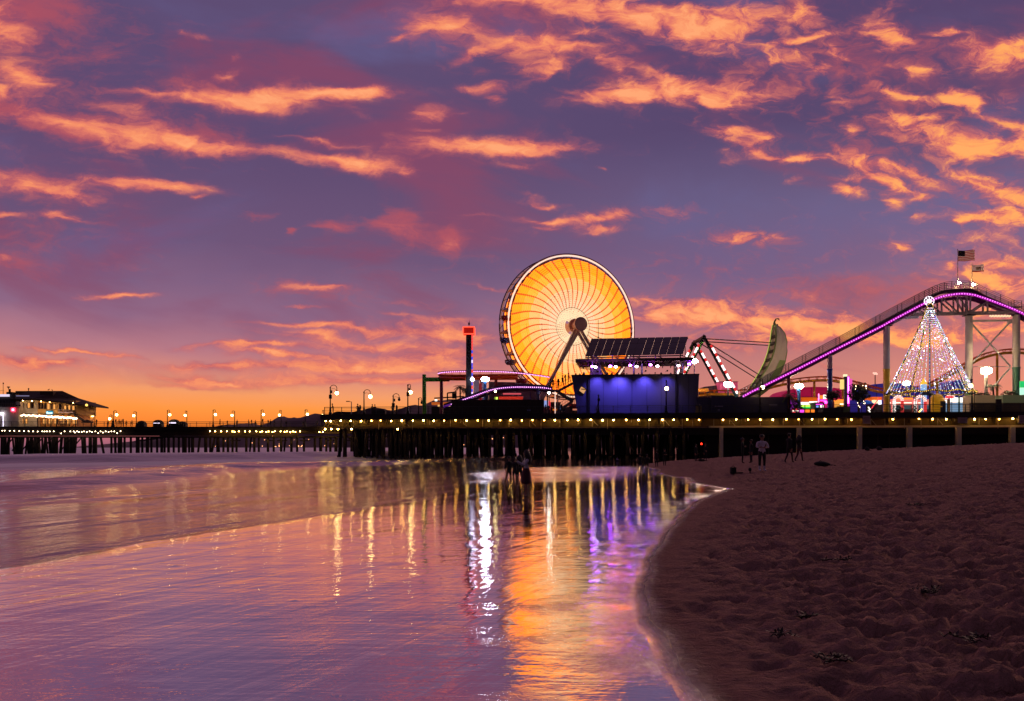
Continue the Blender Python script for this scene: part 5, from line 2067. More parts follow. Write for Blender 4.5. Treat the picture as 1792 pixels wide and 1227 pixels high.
def flag(x, y0, y1, D, fw, fh, kind, label):
    b = P(x, y1, D)
    o = thing('flag', b, label, 'flag')
    m = MB()
    m.tube(b, P(x, y0, D), 0.06, 0.04, 6)
    m.ball(P(x, y0, D), 0.08, 6, 5)
    m.build('pole', mat('flag_pole', (190, 170, 160), 0.4, 0.3, var=0.05), o)
    w, h = M(fw, D), M(fh, D)
    top = P(x + 0.6, y0 + 1.6, D)
    cl = [mat('cloth_red', (170, 34, 40), 0.8, var=0.1), mat('cloth_white', (232, 220, 206), 0.8, var=0.05), mat('cloth_navy', (24, 22, 48), 0.8, var=0.1), mat('cloth_bear', (92, 66, 44), 0.8, var=0.1), mat('cloth_green', (70, 90, 50), 0.8, var=0.1)]

    for c_ in cl:
        t_ = c_.node_tree
        if 'Translucent BSDF' not in t_.nodes:
            tb = t_.nodes.new('ShaderNodeBsdfTranslucent')
            bs_ = t_.nodes['Principled BSDF']
            t_.links.new(bs_.inputs['Base Color'].links[0].from_socket, tb.inputs[0])
            mx_ = t_.nodes.new('ShaderNodeMixShader')
            mx_.inputs[0].default_value = 0.75
            t_.links.new(bs_.outputs[0], mx_.inputs[1])
            t_.links.new(tb.outputs[0], mx_.inputs[2])
            t_.links.new(mx_.outputs[0], t_.nodes['Material Output'].inputs[0])

    def pt(u, v, e=0.0):
        return (top.x + u * w, top.y + 0.16 * math.sin(u * 7.5) * u - e, top.z - v * h - 0.12 * h * u * u * math.sin(u * 5 + 0.6))

    def patch(mb, u0, u1, v0, v1, n=12, e=0.0):
        for i in range(n):
            a, c = u0 + (u1 - u0) * i / n, u0 + (u1 - u0) * (i + 1) / n
            q = [pt(a, v0, e), pt(c, v0, e), pt(c, v1, e), pt(a, v1, e)]
            mb.add(q, [(0, 1, 2, 3)])
    m = MB()
    if kind == 'us':
        for k in range(13):
            m.mi = 0 if k % 2 == 0 else 1
            patch(m, 0.0, 1.0, k / 13, (k + 1) / 13)
        m.mi = 2
        patch(m, 0.0, 0.4, 0.0, 7 / 13, 6, 0.035)
        cloth = m.build('cloth', cl[:3], o)
        m = MB()
        for r in range(5):
            for c in range(6):
                p = Vector(pt(0.035 + 0.066 * c, 0.05 + 0.1 * r, 0.045))
                m.box(p, (0.05, 0.01, 0.05))
        m.build('stars', cl[1], cloth)
    else:
        m.mi = 1
        patch(m, 0, 1, 0, 0.84)
        m.mi = 0
        patch(m, 0, 1, 0.84, 1.0)
        m.mi = 3
        for (u0, u1, v0, v1) in ((0.34, 0.66, 0.32, 0.56), (0.28, 0.38, 0.36, 0.5), (0.36, 0.42, 0.54, 0.68), (0.46, 0.51, 0.54, 0.66), (0.58, 0.65, 0.54, 0.68)):
            patch(m, u0, u1, v0, v1, 3, 0.03)
        m.mi = 4
        patch(m, 0.28, 0.7, 0.66, 0.73, 3, 0.035)
        m.mi = 0
        patch(m, 0.10, 0.17, 0.14, 0.27, 2, 0.03)
        m.build('cloth', cl, o)


flag(1676, 437, 495, 121.6, 30, 18.5, 'us', 'large stars and stripes flag on the coaster hump')
flag(1701, 462, 498, 121.6, 21, 12.5, 'ca', 'smaller white bear flag with a red stripe on the coaster hump')


def yellow_track():
    D = 136
    o = thing('yellow_coaster_track', P(1450, 728, D), 'yellow coaster track weaving low behind the stalls and tall columns', 'coaster track')
    pts = smooth([(1222, 692, D - 4), (1250, 690, D - 4), (1290, 690, D - 3), (1325, 685, D - 2), (1345, 679.5, D), (1370, 673.5, D), (1400, 668.5, D), (1430, 666, D), (1455, 666.3, D), (1472, 669, D), (1500, 675.5, D), (1530, 684, D), (1551, 687.5, D), (1575, 687.5, D), (1600, 684, D), (1620, 679, D), (1640, 670, D), (1660, 658.5, D), (1680, 647, D), (1700, 636, D), (1720, 626.5, D), (1745, 620, D), (1770, 617.5, D), (1800, 619, D), (1850, 628, D)], 4)
    m = MB()
    for a, b in zip(pts[:-1], pts[1:]):
        m.bar(a, b, 0.5, 0.42)
    m.build('spine_tube', yellow_p, o)
    m = MB()
    for dy in (-0.5, 0.5):
        m.path([p + Vector((0, dy, 0.62)) for p in pts], 0.09, 5)
    for p in pts[::2]:
        m.bar(p, p + Vector((0, -0.5, 0.62)), 0.09)
        m.bar(p, p + Vector((0, 0.5, 0.62)), 0.09)
    m.build('rails', orange_p, o)
    for x, y in ((1425, 668), (1475, 671), (1640, 671), (1690, 643), (1745, 621)):
        m = MB()
        a = P(x, y, D)
        m.tube((a.x, a.y, ZD), a, 0.2, 0.2, 10)
        m.build('support_column', yellow_p, o)


yellow_track()

# ------------------------------------------------------------------ cone of lights
def light_tree():
    D = FD(1626) + 5.5
    b = P(1627, HY, D)
    b.z = ZD
    o = thing('christmas_tree', b, 'tall cone of hanging coloured light strings topped by a white star', 'christmas tree')
    zt = P(1626, 531, D).z
    zb = P(1626, 688, D).z
    R = M(70, D)
    rr = random.Random(5)
    cols = [lamp_mat('tree_' + n, c, e) for n, c, e in (('white', (228, 232, 255), 3.0), ('pink', (255, 140, 210), 1.5), ('green', (120, 255, 150), 1.4), ('blue', (150, 150, 255), 2.4), ('gold', (255, 200, 90), 1.8), ('red', (255, 90, 90), 1.5), ('big', (235, 235, 255), 12))]
    m = MB()
    m.tube(b, (b.x, b.y, zt), 0.14, 0.08, 8)
    m.build('centre_pole', steel_grey, o)

    def rad(t):                                   # t from the top, slightly hollow sides
        return 0.12 + (R - 0.12) * (0.86 * t + 0.14 * t ** 2.2)
    oc = [(1, 0, 0), (-1, 0, 0), (0, 1, 0), (0, -1, 0), (0, 0, 1), (0, 0, -1)]
    of = [(0, 2, 4), (2, 1, 4), (1, 3, 4), (3, 0, 4), (2, 0, 5), (1, 2, 5), (3, 1, 5), (0, 3, 5)]
    S = 52
    for i in range(S):
        a = 2 * math.pi * i / S
        m = MB()
        n = 54
        for k in range(n):
            t = (k + 0.5 + rr.uniform(-0.15, 0.15)) / n
            t = t ** 0.8
            if t < 0.04:
                continue
            rd = rad(t)
            c = Vector((b.x + rd * math.cos(a), b.y + rd * math.sin(a), zt + (zb - zt) * t))
            m.mi = rr.choice((0, 0, 0, 0, 0, 1, 2, 2, 3, 3, 3, 4, 5))
            r = 0.05
            if rr.random() < 0.022:
                m.mi, r = 6, 0.085
            m.add([c + Vector(v) * r for v in oc], of)
        m.mi = 7
        m.path([(b.x + rad(t) * math.cos(a), b.y + rad(t) * math.sin(a), zt + (zb - zt) * t) for t in (0.0, 0.15, 0.3, 0.5, 0.7, 0.85, 1.0)], 0.014, 4)
        m.build('light_string', cols + [dark_steel], o)
    lf = mat('garland_leaf', (26, 34, 20), 0.8, var=0.3)
    for a in (0.04, math.pi / 2, math.pi - 0.04, 1.5 * math.pi):
        if abs(math.sin(a)) > 0.9 and a > math.pi:
            continue
        m = MB()
        for k in range(130):
            t = k / 129
            rd = rad(t) + 0.05
            c = Vector((b.x + rd * math.cos(a), b.y + rd * math.sin(a), zt + (zb - zt) * t))
            m.mi = 0
            m.ball(c + Vector((rr.uniform(-.05, .05), rr.uniform(-.05, .05), 0)), 0.11, 5, 4)
            if k % 2 == 0:
                m.mi = 1
                c2 = c + Vector((rr.uniform(-.12, .12), -0.1, rr.uniform(-.06, .06)))
                m.add([c2 + Vector(v) * 0.075 for v in oc], of)
        m.build('garland', [lf, cols[4]], o)
    m = MB()
    for k in range(150):
        a = 2 * math.pi * k / 150
        c = Vector((b.x + R * 1.02 * math.cos(a), b.y + R * 1.02 * math.sin(a), zb + 0.12 * math.sin(a * 12)))
        m.mi = 0
        m.ball(c, 0.15, 5, 4)
        m.mi = 1
        m.add([c + Vector((0, -0.12, rr.uniform(-.1, .1))) + Vector(v) * 0.07 for v in oc], of)
    m.build('base_garland', [lf, cols[4]], o)
    m = MB()
    m.path([(b.x + R * math.cos(2 * math.pi * k / 40), b.y + R * math.sin(2 * math.pi * k / 40), zb) for k in range(40)], 0.05, 5, True)
    for k in range(8):
        a = 2 * math.pi * k / 8
        m.tube((b.x + R * math.cos(a), b.y + R * math.sin(a), ZD), (b.x + R * math.cos(a), b.y + R * math.sin(a), zb), 0.05, 0.05, 6)
    m.build('base_ring', dark_steel, o)
    m = MB()
    sc = Vector((b.x - 0.08, b.y, P(1625, 527, D).z))
    for k in range(18):
        a = 2 * math.pi * k / 18
        m.add([sc + Vector((0.72 * math.cos(a), 0, 0.66 * math.sin(a))) + Vector(v) * 0.08 for v in oc], of)
    for k in range(10):
        a = 2 * math.pi * k / 10 + 0.3
        for r in (0.3,):
            m.add([sc + Vector((r * math.cos(a), 0, r * math.sin(a))) + Vector(v) * 0.075 for v in oc], of)
    for k in range(8):
        a = 2 * math.pi * k / 8
        m.bar(sc, sc + Vector((0.7 * math.cos(a), 0, 0.66 * math.sin(a))), 0.03)
    m.build('star', lamp_mat('star_white', (255, 236, 250), 3.5), o)


light_tree()


def box_px(mb, x0, x1, y0, y1, D, depth):
    """Box whose front face covers these photo pixels at depth D."""
    a, b = P(x0, y1, D), P(x1, y0, D)
    mb.lohi((a.x, D, a.z), (b.x, D + depth, b.z))
    return mb


def stall(name, label, cat, x, D, parts, group=None):
    """parts: (part name, material, x0, x1, y0, y1, dy, depth)."""
    b = P(x, HY, D)
    b.z = ZD
    o = thing(name, b, label, cat, group)
    for (pn, mt_, x0, x1, y0, y1, dy, dep) in parts:
        m = MB()
        box_px(m, x0, x1, y0, y1, D + dy, dep)
        m.build(pn, mt_, o)
    return o


def text_mesh(txt, name, mt_, parent, loc, size, rz=0.0, depth=0.02):
    cu = bpy.data.curves.new('t', 'FONT')
    cu.body = txt
    cu.size = size
    cu.extrude = depth
    cu.align_x = 'CENTER'
    cu.align_y = 'CENTER'
    tmp = bpy.data.objects.new('t', cu)
    COL.objects.link(tmp)
    dg = bpy.context.evaluated_depsgraph_get()
    me = bpy.data.meshes.new_from_object(tmp.evaluated_get(dg))
    bpy.data.objects.remove(tmp)
    me.transform(Matrix.Rotation(rz, 4, 'Z') @ Matrix.Rotation(math.radians(90), 4, 'X'))
    me.transform(Matrix.Translation(Vector(loc) - OFF.get(parent.name, Vector())))
    me.materials.clear()
    me.materials.append(mt_)
    ob = bpy.data.objects.new(name, me)
    COL.objects.link(ob)
    ob.parent = parent
    return ob


# magenta marquee
mag = mat('marquee_magenta', (214, 20, 96), 0.6, var=0.12, vs=0.3, emit=(190, 10, 80), es=0.35)  # weak emission stands in for floodlight falling on the canvas
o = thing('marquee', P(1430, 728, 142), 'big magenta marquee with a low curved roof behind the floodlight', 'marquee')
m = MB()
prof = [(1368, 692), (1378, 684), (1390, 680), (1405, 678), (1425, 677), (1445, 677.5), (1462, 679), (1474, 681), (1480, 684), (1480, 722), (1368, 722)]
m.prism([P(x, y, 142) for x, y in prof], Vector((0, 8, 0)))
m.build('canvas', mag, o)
m = MB()
for x in (1390, 1420, 1450, 1474):
    a = P(x, 678.5 if x > 1400 else 681, 141.9)
    m.tube((a.x, a.y, ZD), a, 0.05, 0.05, 5)
m.build('seam_pole', pink_p, o)
m = MB()
box_px(m, 1380, 1402, 700, 720, 141.7, 0.2)
m.build('violet_glow_panel', lamp_mat('marquee_violet', (170, 30, 190), 0.8), o)

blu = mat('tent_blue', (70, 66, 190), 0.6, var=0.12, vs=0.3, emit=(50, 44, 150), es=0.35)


def tent(label, xs, D, roof, mt_):
    o = thing('tent', P(sum(xs) / 2, 728, D), label, 'tent')
    m = MB()
    m.prism([P(x, y, D) for x, y in roof] + [P(xs[1], 722, D), P(xs[0], 722, D)], Vector((0, 7, 0)))
    m.build('canvas', mt_, o)
    m = MB()
    for k in range(5):
        x = xs[0] + (xs[1] - xs[0]) * k / 4
        y = np.interp(x, [r[0] for r in roof], [r[1] for r in roof])
        a = P(x, float(y), D - 0.08)
        m.tube((a.x, a.y, ZD), a, 0.05, 0.05, 5)
    m.build('seam_pole', mat('tent_seam', (40, 36, 110), 0.6), o)
    return o


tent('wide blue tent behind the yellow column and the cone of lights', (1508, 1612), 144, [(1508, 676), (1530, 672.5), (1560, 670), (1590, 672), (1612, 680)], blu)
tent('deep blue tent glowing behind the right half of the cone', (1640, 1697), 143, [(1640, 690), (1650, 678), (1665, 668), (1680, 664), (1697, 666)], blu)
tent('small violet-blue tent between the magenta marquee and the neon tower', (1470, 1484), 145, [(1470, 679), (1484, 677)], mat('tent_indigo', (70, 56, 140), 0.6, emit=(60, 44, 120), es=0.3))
grey_t = mat('tent_grey', (120, 96, 96), 0.7, var=0.1)
tent('long grey tent roof left of the ferris wheel legs', (856, 952), 138, [(856, 668), (900, 669), (930, 672), (952, 682)], grey_t)
tent('grey pitched tent between the violet building and the pink booth', (1224, 1256), 134, [(1224, 683), (1232, 677), (1254, 674.5), (1256, 684)], grey_t)

w_sign = lamp_mat('sign_white', (255, 250, 230), 2.2)
y_sign = lamp_mat('sign_lime', (210, 255, 90), 1.6)
g_sign = lamp_mat('sign_green', (70, 220, 80), 1.2)
r_sign = lamp_mat('sign_red', (255, 60, 70), 1.5)
m_sign = lamp_mat('sign_magenta', (255, 70, 230), 1.8)
o_sign = lamp_mat('sign_orange', (255, 130, 40), 1.5)
b_sign = lamp_mat('sign_blue', (120, 170, 255), 1.3)
wall_d = mat('stall_dark', (44, 34, 44), 0.7, var=0.2)
DS = 124.0
stall('game_stall', 'game stall with an orange fascia and white and lime lit boards', 'stall', 1416, DS + 2, [('counter', wall_d, 1401, 1432, 708, 724, 0, 3), ('fascia', mat('fascia_orange', (240, 110, 20), 0.5, emit=(235, 100, 16), es=0.7), 1402, 1430, 695.5, 701, 0, 3), ('roof', wall_d, 1400, 1433, 694.6, 695.4, -0.2, 3.4), ('white_board', w_sign, 1402, 1417, 703.8, 708, -0.1, 0.1), ('white_board', w_sign, 1416.5, 1430.5, 702.6, 705, -0.12, 0.1), ('lime_board', y_sign, 1401.5, 1418, 708.2, 711.6, -0.1, 0.1), ('green_board', g_sign, 1405, 1420, 711.8, 715, -0.1, 0.1), ('pale_board', b_sign, 1419, 1432, 706, 714, -0.1, 0.1)])
o = stall('prize_stall', 'low red prize counter with coloured picture boards behind the railing', 'stall', 1406, DS - 1, [('counter', wall_d, 1386, 1426, 716, 724, 0.1, 1.5), ('red_board', r_sign, 1387, 1397, 714.5, 718, 0, 0.08), ('white_board', w_sign, 1387, 1397.5, 718.6, 719.8, -0.02, 0.08), ('magenta_board', m_sign, 1400, 1407, 717, 722.5, 0, 0.08), ('orange_board', o_sign, 1408, 1417, 716.8, 722, 0, 0.08), ('orange_board', o_sign, 1419.5, 1425.5, 716.8, 722, 0, 0.08), ('red_board', r_sign, 1387, 1396, 720.6, 722.8, -0.02, 0.08)])
stall('ticket_booth', 'dark ticket booth with violet lit windows left of the blue column', 'booth', 1434, DS - 0.5, [('wall', wall_d, 1426.5, 1443, 705.5, 725, 0.1, 2), ('roof', dark_steel, 1425.5, 1444, 704, 705.5, -0.3, 2.8), ('lit_window', m_sign, 1428, 1440, 707, 709, 0, 0.06), ('lit_window', b_sign, 1428.5, 1432.5, 710, 713, 0, 0.06), ('lit_window', w_sign, 1435.5, 1441, 709.5, 713, 0, 0.06)])
stall('neon_ride_front', 'pink and red ride front with a neon bar and cartoon-coloured blobs', 'stall', 1440, DS + 4, [('back_wall', mat('hot_pink', (230, 40, 120), 0.6, emit=(220, 30, 110), es=0.5), 1431, 1455, 697, 724, 0, 1.0), ('neon_bar', lamp_mat('neon_pink', (255, 110, 190), 4), 1432.4, 1433.6, 689, 705, -0.2, 0.15), ('orange_panel', o_sign, 1434, 1440, 692, 698, -0.1, 0.1), ('white_panel', w_sign, 1441, 1446, 691, 698, -0.1, 0.1), ('magenta_lamp', lamp_mat('hot_magenta', (255, 70, 255), 7), 1443, 1447, 702, 706, -0.2, 0.2), ('pink_panel', m_sign, 1436, 1445, 699.5, 702, -0.12, 0.1)])
o = thing('neon_tower', P(1482, 728, DS), 'slim tower sign with a bright magenta neon tube and pale cap', 'sign tower')
for nm, mt_, x0, x1, y0, y1, dy in (('dark_column', mat('tower_green', (30, 44, 30), 0.6), 1478.5, 1483, 658, 716, 0), ('cap', lamp_mat('cap_cream', (250, 240, 190), 1.1), 1477.5, 1483, 655, 659, -0.1), ('cream_panel', lamp_mat('cream', (255, 222, 130), 1.0), 1472, 1477.8, 664, 681, 0.3), ('magenta_panel', mat('tower_magenta', (220, 20, 180), 0.5, emit=(220, 10, 190), es=0.7), 1483.2, 1487, 658.5, 714, 0.1), ('pink_panel', lamp_mat('panel_pink', (255, 90, 190), 0.9), 1487.5, 1491.5, 663, 700, 0.4), ('neon_tube', lamp_mat('neon_magenta', (255, 110, 255), 6), 1484.2, 1485.6, 660, 689, -0.15), ('neon_tube', lamp_mat('neon_magenta', (255, 110, 255), 6), 1484.2, 1485.6, 691, 706, -0.15)):
    m = MB()
    box_px(m, x0, x1, y0, y1, DS + dy, 0.5 if 'neon' not in nm else 0.12)
    m.build(nm, mt_, o)
stall('snack_stall', 'yellow lit snack stall right of the pink ride front', 'stall', 1473, DS + 3, [('wall', lamp_mat('snack_amber', (255, 170, 60), 0.9), 1469, 1478, 700, 712, 0, 2), ('awning', o_sign, 1468, 1479, 699, 701, -0.3, 2.6), ('lit_board', w_sign, 1470, 1477, 706.5, 708, -0.06, 0.06), ('counter', wall_d, 1468.5, 1478.5, 712, 725, 0, 2)])
stall('orange_stall', 'stall with a sloping orange roof and a white lit front', 'stall', 1536, DS + 6, [('roof', mat('roof_orange', (236, 110, 30), 0.6, emit=(230, 100, 20), es=0.6), 1527, 1544, 694.5, 700, 0, 3), ('lit_front', lamp_mat('front_cream', (255, 226, 170), 1.4), 1526, 1537, 700.2, 706, -0.05, 0.1), ('white_front', lamp_mat('front_white', (240, 245, 255), 1.8), 1537.3, 1542.5, 700.5, 708, -0.05, 0.1), ('counter', wall_d, 1525, 1545, 707, 725, 0, 2)])
o = thing('canopy_tent', P(1518, 728, DS + 2), 'small bright blue canopy beside the round tree', 'canopy')
m = MB()
m.lathe(P(1517, 706, DS + 2), [(1.0, 0), (0.55, 0.35), (0.05, 0.55)], 8)
m.build('cloth', mat('canopy_blue', (40, 120, 210), 0.6, emit=(30, 100, 190), es=0.3), o)
m = MB()
for dx in (-0.8, 0.8):
    p = P(1517, 706, DS + 2)
    m.tube((p.x + dx, p.y, ZD), (p.x + dx, p.y, p.z), 0.04, 0.04, 5)
m.build('post', dark_steel, o)
stall('green_board_fence', 'pale green lattice screen behind the railing under the neon tower', 'screen', 1477, FD(1477) + 4, [('panel', mat('lattice_green', (110, 124, 84), 0.7), 1466, 1488, 712, 726, 0, 0.2), ('frame', mat('lattice_dark', (50, 60, 44), 0.7), 1465.5, 1488.5, 711, 712, -0.05, 0.3)])
tag(MB().lohi(P(1441, 726, FD(1450) + 3), P(1466, 714.5, FD(1450) + 5)).build('planter', wall_d), 'black planter box under the small mushroom-shaped tree', 'planter')
DT = FD(1600) + 9
wr = lamp_mat('candy_white', (255, 240, 230), 1.5)
rd_ = lamp_mat('candy_red', (220, 50, 50), 1.0)
for (x0, x1, y0, lab) in ((1563, 1581, 692, 'striped candy cane arch at the left foot of the cone'), (1600, 1621, 692, 'striped candy cane arch under the middle of the cone'), (1654, 1672, 690.5, 'striped candy cane arch right of the golden dome')):
    o = thing('candy_arch', P((x0 + x1) / 2, 728, DT), lab, 'arch')
    r = M((x1 - x0) / 2 - 2, DT)
    c = P((x0 + x1) / 2, y0 + (x1 - x0) / 2, DT)
    m = MB()
    n = 18
    pts = [Vector((c.x - r, c.y, ZD))] + [Vector((c.x - r * math.cos(math.pi * k / n), c.y, c.z + r * math.sin(math.pi * k / n))) for k in range(n + 1)] + [Vector((c.x + r, c.y, ZD))]
    for k in range(len(pts) - 1):
        m.mi = k % 2
        m.tube(pts[k], pts[k + 1], 0.24, 0.24, 8)
    m.build('striped_tube', [wr, rd_], o)
    m = MB()
    m.lohi((c.x - r + 0.3, c.y + 1.5, ZD), (c.x + r - 0.3, c.y + 1.7, c.z + r * 0.5))
    m.build('lit_backdrop', lamp_mat('backdrop_rose', (255, 120, 110), 0.9), o)
stall('toy_stall', 'pale blue and white lit stall under the right half of the cone', 'stall', 1678, DT - 2, [('wall', lamp_mat('stall_ice', (150, 190, 230), 0.55), 1650, 1694, 705, 723, 0, 2), ('lit_window', w_sign, 1664, 1688, 696, 704, 0.2, 0.2), ('post', lamp_mat('stall_white', (240, 240, 255), 0.9), 1691.5, 1697, 695, 723, -0.1, 0.3), ('teal_post', mat('teal', (30, 90, 100), 0.5), 1678, 1680, 693, 722, -0.3, 0.2), ('tan_post', mat('tan_post', (150, 120, 70), 0.6), 1659, 1663, 699, 722, -0.3, 0.3), ('red_sign', r_sign, 1656, 1669, 693, 697, -0.1, 0.15)])
stall('sweet_stall', 'red and white lit sweet stall low behind the left candy arches', 'stall', 1590, DT + 2, [('wall', lamp_mat('stall_rose', (255, 130, 110), 0.8), 1556, 1632, 699, 709, 0, 2), ('awning', o_sign, 1580, 1598, 696, 699, -0.2, 2), ('counter', mat('stall_teal', (50, 90, 100), 0.6, emit=(70, 120, 130), es=0.25), 1556, 1632, 709, 716, 0, 2), ('plinth', wall_d, 1556, 1632, 716, 726, 0, 2), ('white_rail', w_sign, 1558, 1612, 704.6, 705.6, -0.1, 0.1)])
o = thing('gold_dome', P(1640, 728, DT - 3), 'golden beehive dome kiosk under the cone of lights', 'kiosk')
m = MB()
c = P(1640, 723, DT - 3)
c.z = ZD
m.lathe(c, [(1.05, 0), (1.1, 1.2), (1.05, 2.0), (0.85, 2.6), (0.5, 3.0), (0.05, 3.15)], 18)
m.build('dome', mat('gold_paint', (214, 160, 40), 0.4, 0.2, var=0.15, emit=(190, 130, 20), es=0.35), o)
m = MB()
m.box((c.x + 0.3, c.y - 0.98, ZD + 1.0), (0.8, 0.2, 1.9))
m.build('door', mat('door_navy', (30, 44, 80), 0.6), o)
o = thing('canopy_tent', P(1623, 728, DT - 4), 'dark navy pitched canopy in front of the cone, left of the golden dome', 'canopy')
m = MB()
c = P(1623.5, 691, DT - 4)
m.lathe(c, [(1.22, 0), (1.2, 0.05), (0.5, 0.5), (0.03, 0.78)], 4)
m.build('cloth', mat('canopy_navy', (30, 34, 66), 0.7), o)
m = MB()
for dx in (-0.8, 0.8):
    m.tube((c.x + dx, c.y, ZD), (c.x + dx, c.y, c.z), 0.05, 0.05, 5)
m.build('post', dark_steel, o)
o = thing('cone_turret', P(1616, 728, DT + 1), 'yellow cone-topped turret with a blue and white body inside the cone of lights', 'turret')
c = P(1616.5, 688, DT + 1)
m = MB()
m.lathe((c.x, c.y, ZD), [(0.42, 0), (0.42, P(0, 672, DT + 1).z - ZD)], 12)
m.build('body', lamp_mat('turret_body', (150, 190, 240), 0.9), o)
m = MB()
m.lathe((c.x, c.y, P(0, 673, DT + 1).z), [(0.55, 0), (0.05, 0.95)], 12)
m.build('cone_roof', lamp_mat('turret_yellow', (255, 190, 50), 1.1), o)
for (x0, x1, y0, lab) in ((1698.5, 1742, 691.5, 'cream planter wall right of the slim lamp'), (1755, 1794, 691.5, 'greenish planter wall at the right edge of the deck')):
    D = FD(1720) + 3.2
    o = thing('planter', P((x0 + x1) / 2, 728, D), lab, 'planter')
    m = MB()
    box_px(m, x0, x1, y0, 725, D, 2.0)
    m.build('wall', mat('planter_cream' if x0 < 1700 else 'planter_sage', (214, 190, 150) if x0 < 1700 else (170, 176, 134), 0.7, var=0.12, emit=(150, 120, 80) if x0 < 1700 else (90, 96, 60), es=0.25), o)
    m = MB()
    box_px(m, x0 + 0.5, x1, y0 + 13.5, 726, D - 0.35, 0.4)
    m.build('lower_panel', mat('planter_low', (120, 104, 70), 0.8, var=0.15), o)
tag(MB().lohi(P(1745, 726, FD(1745) + 2.6), P(1750, 699, FD(1745) + 3.0)).build('gate_post', wall_d), 'dark gate post between the two planter walls', 'post')
o = stall('green_sign', 'glowing green sign cut off by the right edge of the picture', 'sign', 1791, FD(1780) + 6, [('face', lamp_mat('sign_emerald', (40, 210, 110), 0.9), 1786, 1800, 667, 678, 0, 0.3), ('lower_face', lamp_mat('sign_mint', (190, 250, 220), 1.1), 1786.5, 1800, 678.4, 691, 0.02, 0.3), ('post', dark_steel, 1790, 1793, 691, 725, 0.1, 0.2)])
stall('pink_booth', 'pink lit ride booth at the foot of the swing boat frame', 'booth', 1275, 133.5, [('wall', mat('booth_pink', (236, 110, 150), 0.6, emit=(220, 80, 120), es=0.4), 1259, 1291, 669, 690, 0, 2.5), ('roof', pink_p, 1258, 1292, 667.6, 669, -0.2, 3), ('lower_wall', wall_d, 1259, 1291, 690, 727, 0, 2.5)])
stall('orange_canopy', 'orange awning beside the grey tent right of the violet building', 'awning', 1231, 130, [('cloth', mat('awning_orange', (240, 150, 50), 0.6, emit=(230, 130, 30), es=0.5), 1222, 1240, 680, 685, 0, 2), ('post', dark_steel, 1223, 1224, 685, 727, 0.2, 0.1), ('post', dark_steel, 1238, 1239, 685, 727, 0.2, 0.1)])
stall('red_awning_stall', 'stall with a red lit awning under the low coaster dip', 'stall', 890, 134, [('awning', mat('awning_red', (220, 60, 40), 0.6, emit=(210, 50, 30), es=0.6), 873, 915, 694, 699, 0, 2), ('sign_row', lamp_mat('row_pink', (230, 90, 100), 0.8), 880, 912, 688, 690.5, 0.5, 0.2), ('wall', mat('stall_plum', (110, 60, 70), 0.7), 872, 916, 699, 727, 0.2, 2), ('lit_board', y_sign, 866, 871, 695, 699, -0.1, 0.1)])
stall('red_kiosk', 'narrow red and grey kiosk tower beside the blue floodlight post', 'kiosk', 838, 133, [('wall', mat('kiosk_grey', (190, 160, 160), 0.6), 829, 838, 665, 703, 0, 1.5), ('red_panel', mat('kiosk_red', (190, 34, 40), 0.6, emit=(160, 20, 24), es=0.3), 838.3, 843, 671, 703, 0, 1.2), ('pale_panel', mat('kiosk_pale', (220, 190, 190), 0.6), 843.3, 848, 668, 703, 0, 1.2)])
stall('blue_screen_kiosk', 'kiosk with a pale blue screen at the end of the brown wall', 'kiosk', 956, 126, [('screen', lamp_mat('screen_blue', (150, 170, 235), 0.9), 952.5, 959.5, 701, 712, 0, 0.3), ('red_panel', r_sign, 960, 963, 702, 717, 0.3, 0.3), ('blue_panel', b_sign, 980, 985, 711, 718, 0.3, 0.3), ('back_wall', mat('kiosk_brown', (110, 70, 60), 0.7), 952, 1000, 712, 727, 1.0, 0.3), ('lit_shelf', o_sign, 965, 977, 716, 718, 0.8, 0.1)])
stall('orange_tent_stall', 'row of small orange lit stalls left of the brown wall', 'stall', 775, 138, [('awning', mat('awning_amber', (240, 130, 60), 0.6, emit=(230, 110, 40), es=0.5), 755, 790, 704, 708, 0, 2), ('lit_front', lamp_mat('front_amber', (255, 190, 110), 0.9), 766, 788, 708.4, 712, 0.3, 0.2), ('counter', wall_d, 755, 790, 712, 727, 0.2, 2), ('lamp_panel', w_sign, 761, 765, 699, 702, -0.1, 0.1)])
o = thing('ride_gantry', P(790, 728, 139), 'dark ride gantry with a hanging cabin left of the palms', 'gantry')
m = MB()
for (x0, y0, x1, y1) in ((783, 712, 783, 688), (798, 712, 798, 686), (783, 688, 799, 686), (760, 697, 812, 694), (783, 700, 799, 700)):
    m.bar(P(x0, y0, 139), P(x1, y1, 139), 0.22)
m.build('frame', dark_steel, o)
m = MB()
box_px(m, 791, 797, 688, 697, 138.8, 1.0)
m.build('cabin', iron, o)
# light mast behind the tents
o = thing('light_mast', P(1532, 728, 150), 'thin mast with a pale light cluster above the blue tent', 'light mast')
m = MB()
m.tube((P(1531.5, 728, 150).x, 150, ZD), P(1531.5, 656, 150), 0.12, 0.09, 6)
m.build('post', dark_steel, o)
m = MB()
for k in range(4):
    m.box(P(1529 + k * 1.8, 653 + (k % 2) * 1.6, 149.9), (0.26, 0.2, 0.3))
m.build('lamp_head', lamp_mat('mast_pink', (255, 190, 170), 1.3), o)
o = thing('banner_arm', P(1534, 728, FD(1534) + 5), 'thin leaning red and white pole banner in front of the orange stall', 'banner')
m = MB()
m.bar(P(1525, 715, FD(1534) + 5), P(1539, 696, FD(1534) + 5), 0.10)
m.build('arm', r_sign, o)
m = MB()
for k in range(6):
    m.box(P(1520 + (k % 3) * 1.2, 713 + k * 1.6, FD(1534) + 5.1), (0.16, 0.08, 0.16))
m.build('white_lights', w_sign, o)


